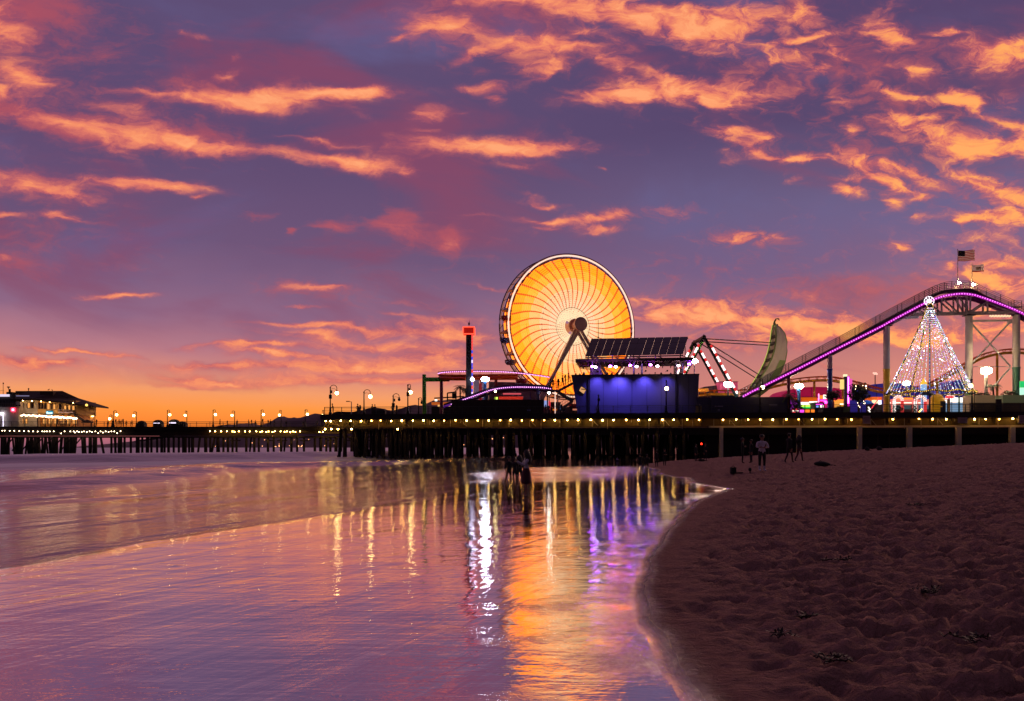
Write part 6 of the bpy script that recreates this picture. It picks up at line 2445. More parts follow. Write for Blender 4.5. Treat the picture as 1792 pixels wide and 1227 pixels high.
# ------------------------------------------------------------------ trees and plants
leafm = mat('leaf_dark', linear=(0.05, 0.062, 0.03, 1), rough=0.8, var=0.5, vs=2.0)
leafp = mat('leaf_palm', linear=(0.075, 0.095, 0.035, 1), rough=0.7, var=0.4, vs=2.0)
bark = mat('bark', (52, 40, 34), 0.9, var=0.3)


def leafy(mb, c, rx, ry, rz, n, rr, size=0.16):
    for _ in range(n):
        while True:
            v = Vector((rr.uniform(-1, 1), rr.uniform(-1, 1), rr.uniform(-1, 1)))
            if 0.25 < v.length < 1:
                break
        k = 1 + 0.22 * math.sin(v.x * 5 + v.z * 7)
        p = Vector(c) + Vector((v.x * rx * k, v.y * ry * k, v.z * rz * k))
        a = Vector((rr.uniform(-1, 1), rr.uniform(-1, 1), rr.uniform(-1, 1))).normalized()
        b = a.orthogonal().normalized()
        s = size * rr.uniform(0.6, 1.4)
        mb.add([p + a * s, p + b * s * 0.5, p - a * s, p - b * s * 0.5], [(0, 1, 2, 3)])


def tree(x, yb, D, crown, label, n=900, lights=0):
    b = P(x, HY, D)
    b.z = ZD + 0.3
    o = thing('tree', b, label, 'tree')
    rr = random.Random(int(x))
    c = P(x, (crown[0] + crown[1]) / 2, D)
    rz_, rx_ = M((crown[1] - crown[0]) / 2, D), M(crown[2] / 2, D)
    m = MB()
    m.path([b, b + Vector((0.06, 0, (c.z - b.z) * 0.5)), Vector((c.x, c.y, c.z))], 0.1, 6, rs=[0.13, 0.1, 0.06])
    for k in range(6):
        a = k * 1.05
        m.path([Vector((c.x, c.y, c.z - rz_ * 0.7)), c + Vector((rx_ * 0.6 * math.cos(a), rx_ * 0.6 * math.sin(a), rz_ * 0.2))], 0.05, 5, rs=[0.05, 0.02])
    m.build('trunk', bark, o)
    m = MB()
    leafy(m, c, rx_, rx_, rz_, n, rr)
    m.build('crown', leafm, o)
    if lights:
        m = MB()
        for k in range(lights):
            v = Vector((rr.uniform(-1, 1), -rr.uniform(0.3, 1), rr.uniform(-1.3, 1))).normalized()
            m.ball(c + Vector((v.x * rx_, v.y * rx_, v.z * rz_ * (1.5 if v.z < 0 else 1))), 0.05 if k else 0.12, 5, 4)
        m.build('fairy_lights', lamp_mat('fairy', (255, 220, 170), 8), o)
    return o


tree(1457.5, 716, FD(1457) + 3.4, (684, 700, 25), 'small mushroom-shaped tree right of the blue column', 800)
tree(1503, 716, FD(1503) + 3.4, (671, 705, 34), 'big round clipped tree with a few fairy lights in it', 1700, 14)


def palm(x, ytop, D, spread, label, nf=16, fl=None):
    b = P(x, HY, D)
    b.z = ZD
    o = thing('palm_tree', b, label, 'palm tree')
    rr = random.Random(int(x * 3))
    t = P(x, ytop, D)
    sp = M(spread, D)
    m = MB()
    m.path([b, b.lerp(t, 0.5) + Vector((0.08, 0, 0)), t], 0.15, 7, rs=[0.2, 0.15, 0.12])
    m.build('trunk', bark, o)
    m = MB()
    for k in range(nf):
        a = 2 * math.pi * k / nf + rr.uniform(-0.2, 0.2)
        el = rr.uniform(-0.2, 1.2)
        d = Vector((math.cos(a), math.sin(a), 0))
        pts = []
        for q in range(7):
            s = q / 6
            pts.append(t + d * (sp * s * math.cos(el * (1 - s * 0.4))) + Vector((0, 0, sp * (math.sin(el) * s - 0.75 * s * s))))
        for q in range(6):
            p0, p1 = pts[q], pts[q + 1]
            side = (p1 - p0).cross(Vector((0, 0, 1))).normalized()
            for w in range(3):
                pp = p0.lerp(p1, w / 3)
                ln = sp * 0.30 * (1 - abs(q / 6 - 0.45))
                for sg in (-1, 1):
                    tip = pp + side * sg * ln + (p1 - p0).normalized() * ln * 0.6 - Vector((0, 0, ln * 0.35))
                    m.add([pp, pp + (p1 - p0) * 0.28, tip], [(0, 1, 2)])
    m.build('fronds', leafp, o)
    return o


palm(805, 678, 140, 14, 'left one of two green palms beside the drop tower')
palm(815, 682, 142, 12, 'right one of two green palms, half behind the drop tower')
palm(1381, 692, FD(1381) + 3.0, 15, 'dark palm between the low violet wall and the blue floodlight post', 20)
palm(1738, 676, FD(1738) + 5, 15, 'palm below the biggest floodlight at right', 18)
for (x, y, wd, hh, lab) in ((1718, 691, 34, 9, 'low bush with warm light in the cream planter'), (1767, 689, 26, 12, 'leafy bush in the greenish planter')):
    D = FD(1720) + 4.2
    m = MB()
    c = P(x, y, D)
    leafy(m, c, M(wd / 2, D), 0.7, M(hh / 2, D), 420, random.Random(int(x)), 0.13)
    tag(m.build('bush', leafp), lab, 'bush')
m = MB()
leafy(m, P(1393, 708, FD(1390) + 3.4), 0.9, 0.6, 1.1, 500, random.Random(8), 0.14)
tag(m.build('bush', leafm), 'dark shrub at the foot of the blue floodlight post', 'bush')
for x, wd in ((1572, 20), (1600, 14)):
    m = MB()
    leafy(m, P(x, 716, FD(x) + 3), M(wd / 2, 117), 0.5, 0.7, 260, random.Random(x), 0.12)
    tag(m.build('bush', leafm), 'dark hedge plant behind the railing, %s of the candy arches' % ('left' if x < 1590 else 'at the foot'), 'bush')
m = MB()
for (x, y) in ((1607, 722), (1610, 719.5), (1613, 716.5)):
    m.ball(P(x, y, FD(1610) + 2), 0.10, 6, 5)
m.bar(P(1606.5, 723, FD(1610) + 2.1), P(1613.5, 716, FD(1610) + 2.1), 0.08)
tag(m.build('stair_lights', lamp_mat('stair_amber', (255, 190, 90), 8)), 'three small amber lights stepping up behind the railing', 'lights')


# ------------------------------------------------------------------ restaurant on the far pier
def restaurant():
    D = DF + 2.5
    ochre = mat('wall_ochre', (214, 168, 98), 0.8, var=0.18, vs=0.4)
    pale = mat('wall_pale', (214, 204, 184), 0.8, var=0.12, vs=0.4)
    rf = mat('roof_brown', (58, 42, 32), 0.85, var=0.2, vs=0.5)
    trim = mat('trim_dark', (40, 30, 26), 0.7)
    win_o = lamp_mat('window_amber', (255, 170, 86), 1.0)
    win_d = mat('window_dark', (34, 28, 34), 0.15, var=0.1)
    wfr = mat('window_frame', (110, 84, 60), 0.6)
    o = thing('restaurant', P(85, 748, D), 'two-storey ochre restaurant with a wide brown roof at the end of the far pier', 'restaurant')
    m = MB()
    box_px(m, 36, 66, 699, 748.5, D, 9)
    m.build('pale_wall', pale, o)
    m = MB()
    box_px(m, 66, 133, 701, 726, D, 9)
    m.build('wall', ochre, o)
    m = MB()
    box_px(m, 66, 133, 726, 748.5, D + 1.0, 8)
    m.build('lower_wall', mat('wall_lower', (220, 150, 80), 0.8, var=0.2), o)
    # roof: hip with a long flared end
    z = lambda y, dd=0: P(0, y, D + dd).z
    X = lambda x, dd=0: P(x, 0, D + dd).x
    f0, f1 = D - 1.2, D + 11
    ev = z(699)
    rid = z(684.5, 4.5)
    m = MB()
    A, B = (X(24), f0, ev), (X(62), f0, z(698))
    Cc, Dd = (X(100), f0, z(702)), (X(134), f0, z(706.5))
    E = (X(158), f0 + 2.5, z(709.5))
    R0, R1, R2 = (X(30), f0 + 5, rid), (X(93), f0 + 5, rid), (X(122), f0 + 5, z(697, 4))
    b_ = lambda p: (p[0], f1, p[2])
    E2 = (E[0], f1 - 2.5, E[2])
    vs = [A, B, Cc, Dd, E, R0, R1, R2, b_(A), b_(B), b_(Cc), b_(Dd), E2]
    fs = [(0, 1, 6, 5), (1, 2, 7, 6), (2, 3, 7), (3, 4, 7), (4, 12, 7), (12, 11, 7), (11, 10, 7), (10, 9, 6, 7), (9, 8, 5, 6), (0, 5, 8)]
    m.add(vs, fs)
    lo = [(p[0], p[1], p[2] - 0.35) for p in vs]
    m.add([lo[0], lo[1], lo[2], lo[3], lo[4], lo[12], lo[11], lo[10], lo[9], lo[8]], [tuple(range(10))])
    for a, c in ((0, 1), (1, 2), (2, 3), (3, 4), (4, 12)):
        m.add([vs[a], vs[c], lo[c], lo[a]], [(0, 1, 2, 3)])
    roof = m.build('roof', rf, o)
    m = MB()
    box_px(m, 27, 93, 684.3, 690, D + 3.5, 4)
    m.build('roof_crown', mat('crown_tan', (96, 76, 58), 0.8), roof)
    m = MB()
    box_px(m, 70, 93, 685, 697.5, D + 1.5, 4)
    m.build('penthouse', mat('penthouse', (74, 50, 38), 0.8), roof)
    m = MB()
    box_px(m, 28, 50, 692, 693.6, D - 0.6, 0.3)
    m.build('skylight', lamp_mat('skylight', (150, 140, 180), 0.6), roof)
    m = MB()
    m.ball(P(151.5, 709, D - 0.3), 0.3, 8, 6)
    m.build('eave_lamp', lamp_mat('eave', (255, 190, 90), 2.5), roof)
    for x in (40, 56, 72, 87, 101, 115, 128):  # lamps added under the eave to brighten the upper walls
        m = MB()
        m.ball(P(x, 701 + (x - 40) * 0.05, D - 0.95), 0.13, 6, 5)
        m.build('added_soffit_lamp', lamp_mat('added_soffit', (255, 190, 110), 26), roof)
    # windows
    def window(x0, x1, y0, y1, lit, dy=0.0, nm='window'):
        m = MB()
        a, b = P(x0, y1, D), P(x1, y0, D)
        t = 0.12
        yy_ = D + dy - 0.06
        for (p, q) in (((a.x, a.z), (b.x, a.z + t)), ((a.x, b.z - t), (b.x, b.z)), ((a.x, a.z), (a.x + t, b.z)), ((b.x - t, a.z), (b.x, b.z))):
            m.lohi((p[0], yy_, p[1]), (q[0], yy_ + 0.1, q[1]))
        w_ = m.build(nm, wfr, o)
        m = MB()
        m.lohi((a.x + t, D + dy - 0.03, a.z + t), (b.x - t, D + dy + 0.02, b.z - t))
        m.build('pane', win_o if lit else win_d, w_)
        return w_
    for (x0, x1, y0, y1, lit) in ((48, 53.5, 704, 715, 1), (54.2, 59.5, 704, 715, 0), (67, 71.5, 705, 716, 0), (72, 76.5, 705.5, 716, 0), (77, 81.5, 705.5, 716, 0), (82, 88, 705.5, 717, 1), (89, 92, 706, 717, 0), (92.5, 98, 707, 717, 1), (111.5, 117, 709, 717.5, 1), (118.8, 124, 708.5, 718.5, 1), (125.8, 131.5, 709.5, 718.5, 1)):
        window(x0, x1, y0, y1, lit)
    window(103, 108, 706.5, 720.5, 0, nm='door')
    for (x0, x1) in ((36, 42), (44, 49), (70, 78), (80, 88), (90, 98), (100, 109), (111, 120), (122, 131)):
        window(x0, x1, 732, 742, 1, 1.0 if x0 > 60 else 0.0, 'shop_window')
    m = MB()
    for x in (66, 79, 89, 99, 110, 121, 132):
        p = P(x, 726, D)
        m.tube((p.x, p.y, ZD), (p.x, p.y, p.z), 0.12, 0.12, 6)
    m.build('porch_post', trim, o)
    m = MB()
    box_px(m, 34, 133, 724.6, 725.6, D - 0.4, 1.6)
    m.build('porch_roof', trim, o)
    m = MB()
    box_px(m, 102, 126, 721.4, 722.6, D - 1.2, 1.2)
    for k in range(9):
        p = P(102 + k * 3, 721.4, D - 1.15)
        m.bar(p, p + Vector((0, 0, 0.7)), 0.05)
    m.bar(P(102, 717, D - 1.15), P(126, 717, D - 1.15), 0.05)
    m.build('balcony', mat('balcony_white', (196, 180, 190), 0.6), o)
    m = MB()
    m.bar(P(126, 722.5, D - 0.6), P(148, 737.5, D - 0.6), 1.0, 0.3)
    m.bar(P(126, 717.5, D - 1.1), P(148, 732.5, D - 1.1), 0.07)
    m.build('outside_stairs', trim, o)
    # lit sign
    m = MB()
    box_px(m, 80.5, 92, 719.3, 726.0, D - 0.25, 0.2)
    sg = m.build('sign', lamp_mat('sign_cyan', (30, 150, 190), 1.0), o)
    p = P(86.5, 722.6, D - 0.28)
    text_mesh('Boat', 'lettering', lamp_mat('sign_letters', (225, 255, 250), 2.2), sg, p, M(5.6, D))
    # string of bulbs along the porch
    st = thing('string_lights', P(85, 730, D - 2.2), 'thick garland of white bulbs along the porch of the restaurant', 'string lights')
    m = MB()
    q = [P(36, 726, D - 2.2), P(60, 728, D - 2.2), P(90, 729, D - 2.2), P(115, 729.5, D - 2.2), P(136, 732.5, D - 2.2)]
    m.path(q, 0.03, 4)
    m.build('cable', iron, st)
    rr = random.Random(2)
    for k in range(52):
        x = 37 + k * 1.9
        y = np.interp(x, [36, 60, 90, 115, 136], [726.5, 727.5, 729.5, 730.5, 732.5]) + rr.uniform(-0.9, 0.9)
        m = MB()
        m.ball(P(x, float(y), D - 2.3), 0.13 if x < 62 else rr.uniform(0.15, 0.21), 6, 5)
        m.build('bulb', lamp_mat('porch_bulb', (255, 206, 160), 14), st)
    # harbour office at the frame's edge
    o2 = thing('harbour_office', P(5, 748, D), 'white two-storey office with a dark balcony cut off by the left edge', 'building')
    m = MB()
    box_px(m, -60, 33, 711.5, 749, D - 1.5, 10)
    m.build('wall', pale, o2)
    m = MB()
    box_px(m, -60, 26.5, 690, 712, D - 0.8, 9)
    m.build('upper_wall', mat('office_dark', (70, 64, 60), 0.8), o2)
    m = MB()
    for k in range(9):
        x = -28 + k * 6
        box_px(m, x, x + 5, 698.5, 705.5, D - 0.86, 0.06)
    m.build('window_band', win_d, o2)
    m = MB()
    box_px(m, -60, 27, 711, 712.4, D - 2.6, 1.8)
    for k in range(22):
        p = P(-58 + k * 4, 711, D - 2.55)
        m.bar(p, p + Vector((0, 0, 0.75)), 0.05)
    m.bar(P(-60, 705.5, D - 2.55), P(27, 705.5, D - 2.55), 0.07)
    m.build('balcony', mat('balcony_grey', (110, 104, 98), 0.6), o2)
    m = MB()
    box_px(m, -60, 15, 690.0, 694, D - 1.2, 0.4)
    m.build('lit_parapet', lamp_mat('parapet', (225, 210, 235), 1.1), o2)
    m = MB()
    box_px(m, 27.5, 36, 703, 723, D - 1.0, 4)
    m.build('annex', mat('annex_white', (206, 192, 180), 0.8, var=0.1), o2)
    for x in (27.7, 32.2):
        m = MB()
        box_px(m, x, x + 3, 708.5, 711, D - 1.06, 0.06)
        m.build('small_window', win_d, o2)
    m = MB()
    box_px(m, 19, 25.5, 713.8, 720.6, D - 1.9, 0.25)
    s2 = m.build('neon_sign', lamp_mat('neon_red', (255, 50, 80), 3), o2)
    m = MB()
    box_px(m, 20.6, 24.4, 715.3, 719, D - 1.98, 0.06)
    m.build('sign_face', lamp_mat('neon_face', (220, 200, 255), 2.5), s2)
    m = MB()
    p = P(2.5, 724, D - 2.0)
    m.ball(p, 0.34, 8, 6, sx=1.7)
    m.tube((p.x + 0.4, p.y, ZD), (p.x + 0.4, p.y, p.z), 0.06, 0.06, 6)
    m.build('wall_lamp', lamp_mat('office_lamp', (235, 225, 255), 3.5), o2)
    m = MB()
    m.tube(P(5.5, 690, D), P(5.5, 671, D), 0.07, 0.05, 5)
    m.ball(P(5.7, 671, D), 0.16, 6, 5, sz=1.4)
    m.bar(P(-6, 683.5, D), P(7, 683.5, D), 0.05)
    m.build('mast', iron, o2)
    m = MB()
    box_px(m, 11, 21, 686, 690.5, D + 1, 1.5)
    m.tube(P(17, 686, D + 1.5), P(17, 681, D + 1.5), 0.25, 0.25, 8)
    m.tube(P(14.8, 681, D + 1.5), P(14.8, 677, D + 1.5), 0.1, 0.1, 6)
    m.box(P(15, 677.5, D + 1.5), (0.5, 0.4, 0.25))
    m.build('roof_vent', iron, o2)
    tag(MB().tube(P(50, 684.5, D + 5), P(50, 681, D + 5), 0.09, 0.09, 6).ball(P(50, 680.6, D + 5), 0.2, 6, 5).build('roof_vent', iron), 'small mushroom vent on the restaurant roof ridge', 'vent')
    # gulls on the roof
    g0 = thing('gull', P(85, 684.0, D + 3.5), 'gull perched on the restaurant roof', 'gull', 'gulls on the restaurant roof')
    gp_ = Vector(g0.location)
    m = MB()
    m.path([gp_ + Vector((-0.28, 0, 0.16)), gp_ + Vector((-0.05, 0, 0.24)), gp_ + Vector((0.12, 0, 0.3)), gp_ + Vector((0.2, 0, 0.42)), gp_ + Vector((0.32, 0, 0.41))], 0.1, 6, rs=[0.02, 0.11, 0.09, 0.07, 0.015])
    m.tube(gp_, gp_ + Vector((0, 0, 0.2)), 0.015, 0.015, 4)
    m.build('body', mat('gull', (80, 70, 70), 0.8), g0)
    for (x, y, w) in ((91.5, 685.2, 'at the right end of the roof ridge'), (96, 691, 'highest on the sloping roof edge'), (102, 694, 'second down the sloping roof edge'), (106, 694.2, 'third down the sloping roof edge'), (110, 694.6, 'fourth down the sloping roof edge'), (115, 697.4, 'fifth down the sloping roof edge'), (120, 698.2, 'sixth down the sloping roof edge'), (146, 704.5, 'alone near the tip of the long eave')):
        c = copy_tree(g0, loc=P(x, y - 0.4, D + 2.6))
        c['label'] = 'gull perched on the restaurant roof, ' + w
        if x % 2 > 1:
            c.rotation_euler = (0, 0, 2.6)
    g0['label'] = 'gull perched on the penthouse of the restaurant'


restaurant()

# kiosks on the far pier
kw = lamp_mat('kiosk_white', (240, 225, 255), 2.0)
kv = lamp_mat('kiosk_violet', (110, 60, 220), 1.2)
kt = lamp_mat('kiosk_teal', (50, 150, 170), 1.0)
for (x, w, y0, lab, lit) in ((246, 15, 736, 'small round-roofed kiosk nearest the restaurant', kw), (275, 17, 734.5, 'round-roofed kiosk with a white lit hatch beside the lit stall', kw), (303, 18, 733.5, 'kiosk with a domed roof and a bright white hatch', kw), (317, 17, 737, 'low stall glowing violet and teal beside the domed kiosk', kv)):
    D = DF + 3.5
    o = thing('kiosk', P(x, 749, D), lab, 'kiosk')
    m = MB()
    c = P(x, 749, D)
    c.z = ZD
    r = M(w / 2, D)
    zr = P(x, y0, D).z - ZD
    m.lathe(c + Vector((0, 0.6, 0)), [(r * 1.1, zr - 0.75), (r * 0.95, zr - 0.4), (r * 0.55, zr - 0.1), (0.02, zr)], 10)
    m.build('roof', mat('kiosk_roof', (44, 38, 34), 0.8), o)
    m = MB()
    m.lohi((c.x - r * 0.9, c.y, ZD), (c.x + r * 0.9, c.y + 1.4, ZD + 0.8))
    m.lohi((c.x + r * 0.55, c.y, ZD + 0.8), (c.x + r * 0.9, c.y + 1.4, ZD + zr - 0.6))
    m.build('body', mat('kiosk_body', (60, 48, 56), 0.8), o)
    m = MB()
    m.lohi((c.x - r * 0.85, c.y + 0.2, ZD + 0.8), (c.x + r * 0.5, c.y + 0.3, ZD + zr - 0.75))
    m.build('lit_hatch', lit, o)
    if lit is kv:
        m = MB()
        m.lohi((c.x - 0.2, c.y + 0.1, ZD + 0.9), (c.x + r * 0.8, c.y + 0.18, ZD + zr - 0.9))
        m.build('teal_board', kt, o)
o = thing('hut', P(149, 749, DF + 2), 'low dark hut roof at the foot of the restaurant stairs', 'hut')
m = MB()
c = P(149, 736, DF + 2)
m.lathe(Vector((c.x, c.y + 1, c.z - 0.5)), [(1.5, 0), (1.3, 0.2), (0.05, 0.75)], 8)
m.build('roof', wood_mid, o)
m = MB()
for dx in (-1.0, 1.0):
    m.tube((c.x + dx, c.y + 1, ZD), (c.x + dx, c.y + 1, c.z - 0.4), 0.08, 0.08, 6)
m.build('post', wood_mid, o)

# ------------------------------------------------------------------ people
skin_c = mat('skin', (150, 104, 84), 0.6, var=0.08)
hair_c = mat('hair_dark', (22, 16, 14), 0.6, var=0.2)
cloth = {
    'black': mat('cloth_black', (22, 20, 24), 0.85, var=0.2),
    'dark': mat('cloth_dark', (40, 32, 38), 0.85, var=0.2),
    'navy': mat('cloth_jeans', (30, 34, 54), 0.85, var=0.2),
    'white': mat('cloth_pale', (196, 186, 200), 0.85, var=0.1),
    'grey': mat('cloth_grey', (112, 108, 116), 0.85, var=0.1),
    'plum': mat('cloth_plum', (70, 26, 44), 0.85, var=0.15),
    'red': mat('cloth_brick', (120, 40, 40), 0.85, var=0.15),
    'brown': mat('cloth_brown', (70, 46, 34), 0.85, var=0.15),
    'lilac': mat('cloth_lilac', (170, 150, 196), 0.85, var=0.1),
}


def skinned(name, joints, edges, radii, root, sub=1):
    """One continuous body grown over a skeleton of joints."""
    names = list(joints)
    ix = {n: i for i, n in enumerate(names)}
    me = bpy.data.meshes.new(name)
    me.from_pydata([joints[n] for n in names], [(ix[a], ix[b]) for a, b in edges], [])
    ob = bpy.data.objects.new(name, me)
    COL.objects.link(ob)
    mod = ob.modifiers.new('skin', 'SKIN')
    mod.use_smooth_shade = True
    if not me.skin_vertices:
        bm = bmesh.new()
        bm.from_mesh(me)
        bm.verts.layers.skin.verify()
        bm.to_mesh(me)
        bm.free()
    for n in names:
        r = radii[n]
        sv = me.skin_vertices[0].data[ix[n]]
        sv.radius = r if isinstance(r, tuple) else (r, r)
        sv.use_root = (n == root)
    s = ob.modifiers.new('sub', 'SUBSURF')
    s.levels = sub
    s.render_levels = sub
    dg = bpy.context.evaluated_depsgraph_get()
    out = bpy.data.meshes.new_from_object(ob.evaluated_get(dg))
    bpy.data.objects.remove(ob)
    return out


def body(pose):
    """Joint positions for a 1.70 m figure facing -Y; pose overrides some of them."""
    J = {'pel': (0, 0, 0.93), 'wst': (0, 0.0, 1.06), 'che': (0, 0.01, 1.28), 'nek': (0, 0.0, 1.43), 'nk2': (0, -0.01, 1.49), 'hd0': (0, -0.02, 1.54), 'hd1': (0, -0.02, 1.62), 'hd2': (0, -0.005, 1.69)}
    R = {'pel': (0.15, 0.11), 'wst': (0.13, 0.095), 'che': (0.155, 0.11), 'nek': 0.065, 'nk2': 0.052, 'hd0': 0.062, 'hd1': 0.088, 'hd2': 0.06}
    E = [('pel', 'wst'), ('wst', 'che'), ('che', 'nek'), ('nek', 'nk2'), ('nk2', 'hd0'), ('hd0', 'hd1'), ('hd1', 'hd2')]
    for s, sd in ((-1, 'l'), (1, 'r')):
        J.update({sd + 'sh': (0.175 * s, 0.01, 1.38), sd + 'el': (0.225 * s, 0.03, 1.11), sd + 'wr': (0.235 * s, -0.04, 0.87), sd + 'ha': (0.235 * s, -0.06, 0.79), sd + 'fi': (0.23 * s, -0.075, 0.72),
                  sd + 'hi': (0.085 * s, 0, 0.86), sd + 'kn': (0.10 * s, -0.01, 0.49), sd + 'an': (0.10 * s, 0.02, 0.09), sd + 'to': (0.115 * s, -0.13, 0.035)})
        R.update({sd + 'sh': 0.062, sd + 'el': 0.042, sd + 'wr': 0.03, sd + 'ha': (0.038, 0.024), sd + 'fi': (0.03, 0.014), sd + 'hi': 0.092, sd + 'kn': 0.06, sd + 'an': 0.042, sd + 'to': 0.032})
        E += [('che', sd + 'sh'), (sd + 'sh', sd + 'el'), (sd + 'el', sd + 'wr'), (sd + 'wr', sd + 'ha'), (sd + 'ha', sd + 'fi'), ('pel', sd + 'hi'), (sd + 'hi', sd + 'kn'), (sd + 'kn', sd + 'an'), (sd + 'an', sd + 'to')]
    J.update(pose.get('J', {}))
    R.update(pose.get('R', {}))
    return J, R, E


POSES = {
    'stand': {},
    'walk': {'J': {'lkn': (-0.09, -0.14, 0.50), 'lan': (-0.09, -0.20, 0.10), 'lto': (-0.10, -0.34, 0.05), 'rkn': (0.09, 0.03, 0.49), 'ran': (0.10, 0.26, 0.14), 'rto': (0.11, 0.15, 0.04), 'lel': (-0.22, 0.12, 1.12), 'lwr': (-0.23, 0.10, 0.89), 'lha': (-0.23, 0.07, 0.81), 'lfi': (-0.23, 0.05, 0.75), 'rel': (0.22, -0.08, 1.12), 'rwr': (0.23, -0.22, 0.93), 'rha': (0.23, -0.27, 0.87), 'rfi': (0.22, -0.31, 0.82)}},
    'phone': {'J': {'rel': (0.22, -0.12, 1.16), 'rwr': (0.12, -0.33, 1.30), 'rha': (0.08, -0.38, 1.35), 'rfi': (0.05, -0.41, 1.41), 'lel': (-0.22, -0.12, 1.16), 'lwr': (-0.12, -0.33, 1.30), 'lha': (-0.08, -0.38, 1.35), 'lfi': (-0.05, -0.41, 1.41)}},
    'folded': {'J': {'rel': (0.25, -0.05, 1.14), 'rwr': (0.06, -0.21, 1.12), 'rha': (-0.03, -0.22, 1.13), 'rfi': (-0.09, -0.20, 1.14), 'lel': (-0.25, -0.05, 1.14), 'lwr': (-0.06, -0.22, 1.16), 'lha': (0.03, -0.24, 1.17), 'lfi': (0.09, -0.22, 1.17)}},
    'hips': {'J': {'rel': (0.36, 0.04, 1.16), 'rwr': (0.19, -0.04, 1.02), 'rha': (0.16, -0.07, 1.0), 'rfi': (0.13, -0.09, 0.98), 'lkn': (-0.13, -0.02, 0.49), 'lan': (-0.16, 0.0, 0.09), 'lto': (-0.20, -0.14, 0.035)}},
    'wide': {'J': {'lkn': (-0.20, -0.02, 0.49), 'lan': (-0.30, 0.02, 0.09), 'lto': (-0.36, -0.12, 0.035), 'lel': (-0.27, 0.0, 1.13), 'rel': (0.28, -0.06, 1.16), 'rwr': (0.20, -0.26, 1.2), 'rha': (0.17, -0.31, 1.24), 'rfi': (0.15, -0.34, 1.29)}},
    'sit': {'J': {'pel': (0, 0.05, 0.16), 'wst': (0, 0.09, 0.30), 'che': (0, 0.05, 0.50), 'nek': (0, 0.01, 0.65), 'nk2': (0, -0.01, 0.71), 'hd0': (0, -0.03, 0.76), 'hd1': (0, -0.04, 0.84), 'hd2': (0, -0.03, 0.91),
                  'lsh': (-0.17, 0.04, 0.60), 'lel': (-0.23, -0.10, 0.40), 'lwr': (-0.12, -0.30, 0.46), 'lha': (-0.07, -0.36, 0.47), 'lfi': (-0.02, -0.40, 0.46), 'rsh': (0.17, 0.04, 0.60), 'rel': (0.23, -0.10, 0.40), 'rwr': (0.12, -0.30, 0.46), 'rha': (0.07, -0.36, 0.47), 'rfi': (0.02, -0.41, 0.46),
                  'lhi': (-0.09, -0.02, 0.14), 'lkn': (-0.12, -0.38, 0.44), 'lan': (-0.11, -0.55, 0.08), 'lto': (-0.11, -0.70, 0.04), 'rhi': (0.09, -0.02, 0.14), 'rkn': (0.12, -0.40, 0.42), 'ran': (0.11, -0.60, 0.08), 'rto': (0.11, -0.75, 0.04)}},
    'lean': {'J': {'lel': (-0.24, -0.14, 1.14), 'lwr': (-0.18, -0.36, 1.10), 'lha': (-0.14, -0.42, 1.10), 'lfi': (-0.10, -0.46, 1.09), 'rel': (0.24, -0.14, 1.14), 'rwr': (0.18, -0.36, 1.10), 'rha': (0.14, -0.42, 1.10), 'rfi': (0.10, -0.46, 1.09), 'che': (0, -0.05, 1.27), 'nek': (0, -0.09, 1.42), 'nk2': (0, -0.11, 1.47), 'hd0': (0, -0.13, 1.52), 'hd1': (0, -0.14, 1.60), 'hd2': (0, -0.13, 1.67), 'lsh': (-0.175, -0.06, 1.37), 'rsh': (0.175, -0.06, 1.37)}},
}
BODY = {}


def body_mesh(pose, top_long=True, skirt=False):
    key = (pose, top_long, skirt)
    if key in BODY:
        return BODY[key]
    J, R, E = body(POSES[pose])
    me = skinned('person_body', J, E, R, 'pel')
    names = list(J)
    pts = np.array([J[n] for n in names])
    part = []
    for n in names:
        if n in ('nk2', 'hd0', 'hd1', 'hd2') or n[1:] in ('ha', 'fi'):
            part.append(0)
        elif n[1:] in ('wr', 'el'):
            part.append(1 if top_long else (1 if n[1:] == 'el' else 0))
        elif n in ('wst', 'che', 'nek') or n[1:] == 'sh':
            part.append(1)
        elif n[1:] in ('an', 'to'):
            part.append(3 if not skirt else 0)
        elif n[1:] == 'kn':
            part.append(2 if not skirt else 0)
        else:
            part.append(2)
    part = np.array(part)
    me.materials.clear()
    for k in range(4):
        me.materials.append(skin_c)
    co = np.empty(len(me.vertices) * 3)
    me.vertices.foreach_get('co', co)
    co = co.reshape(-1, 3)
    mi = []
    for p in me.polygons:
        c = co[list(p.vertices)].mean(0)
        mi.append(int(part[np.argmin(((pts - c) ** 2).sum(1))]))
    me.polygons.foreach_set('material_index', mi)
    BODY[key] = me
    return me


HEADS = {}


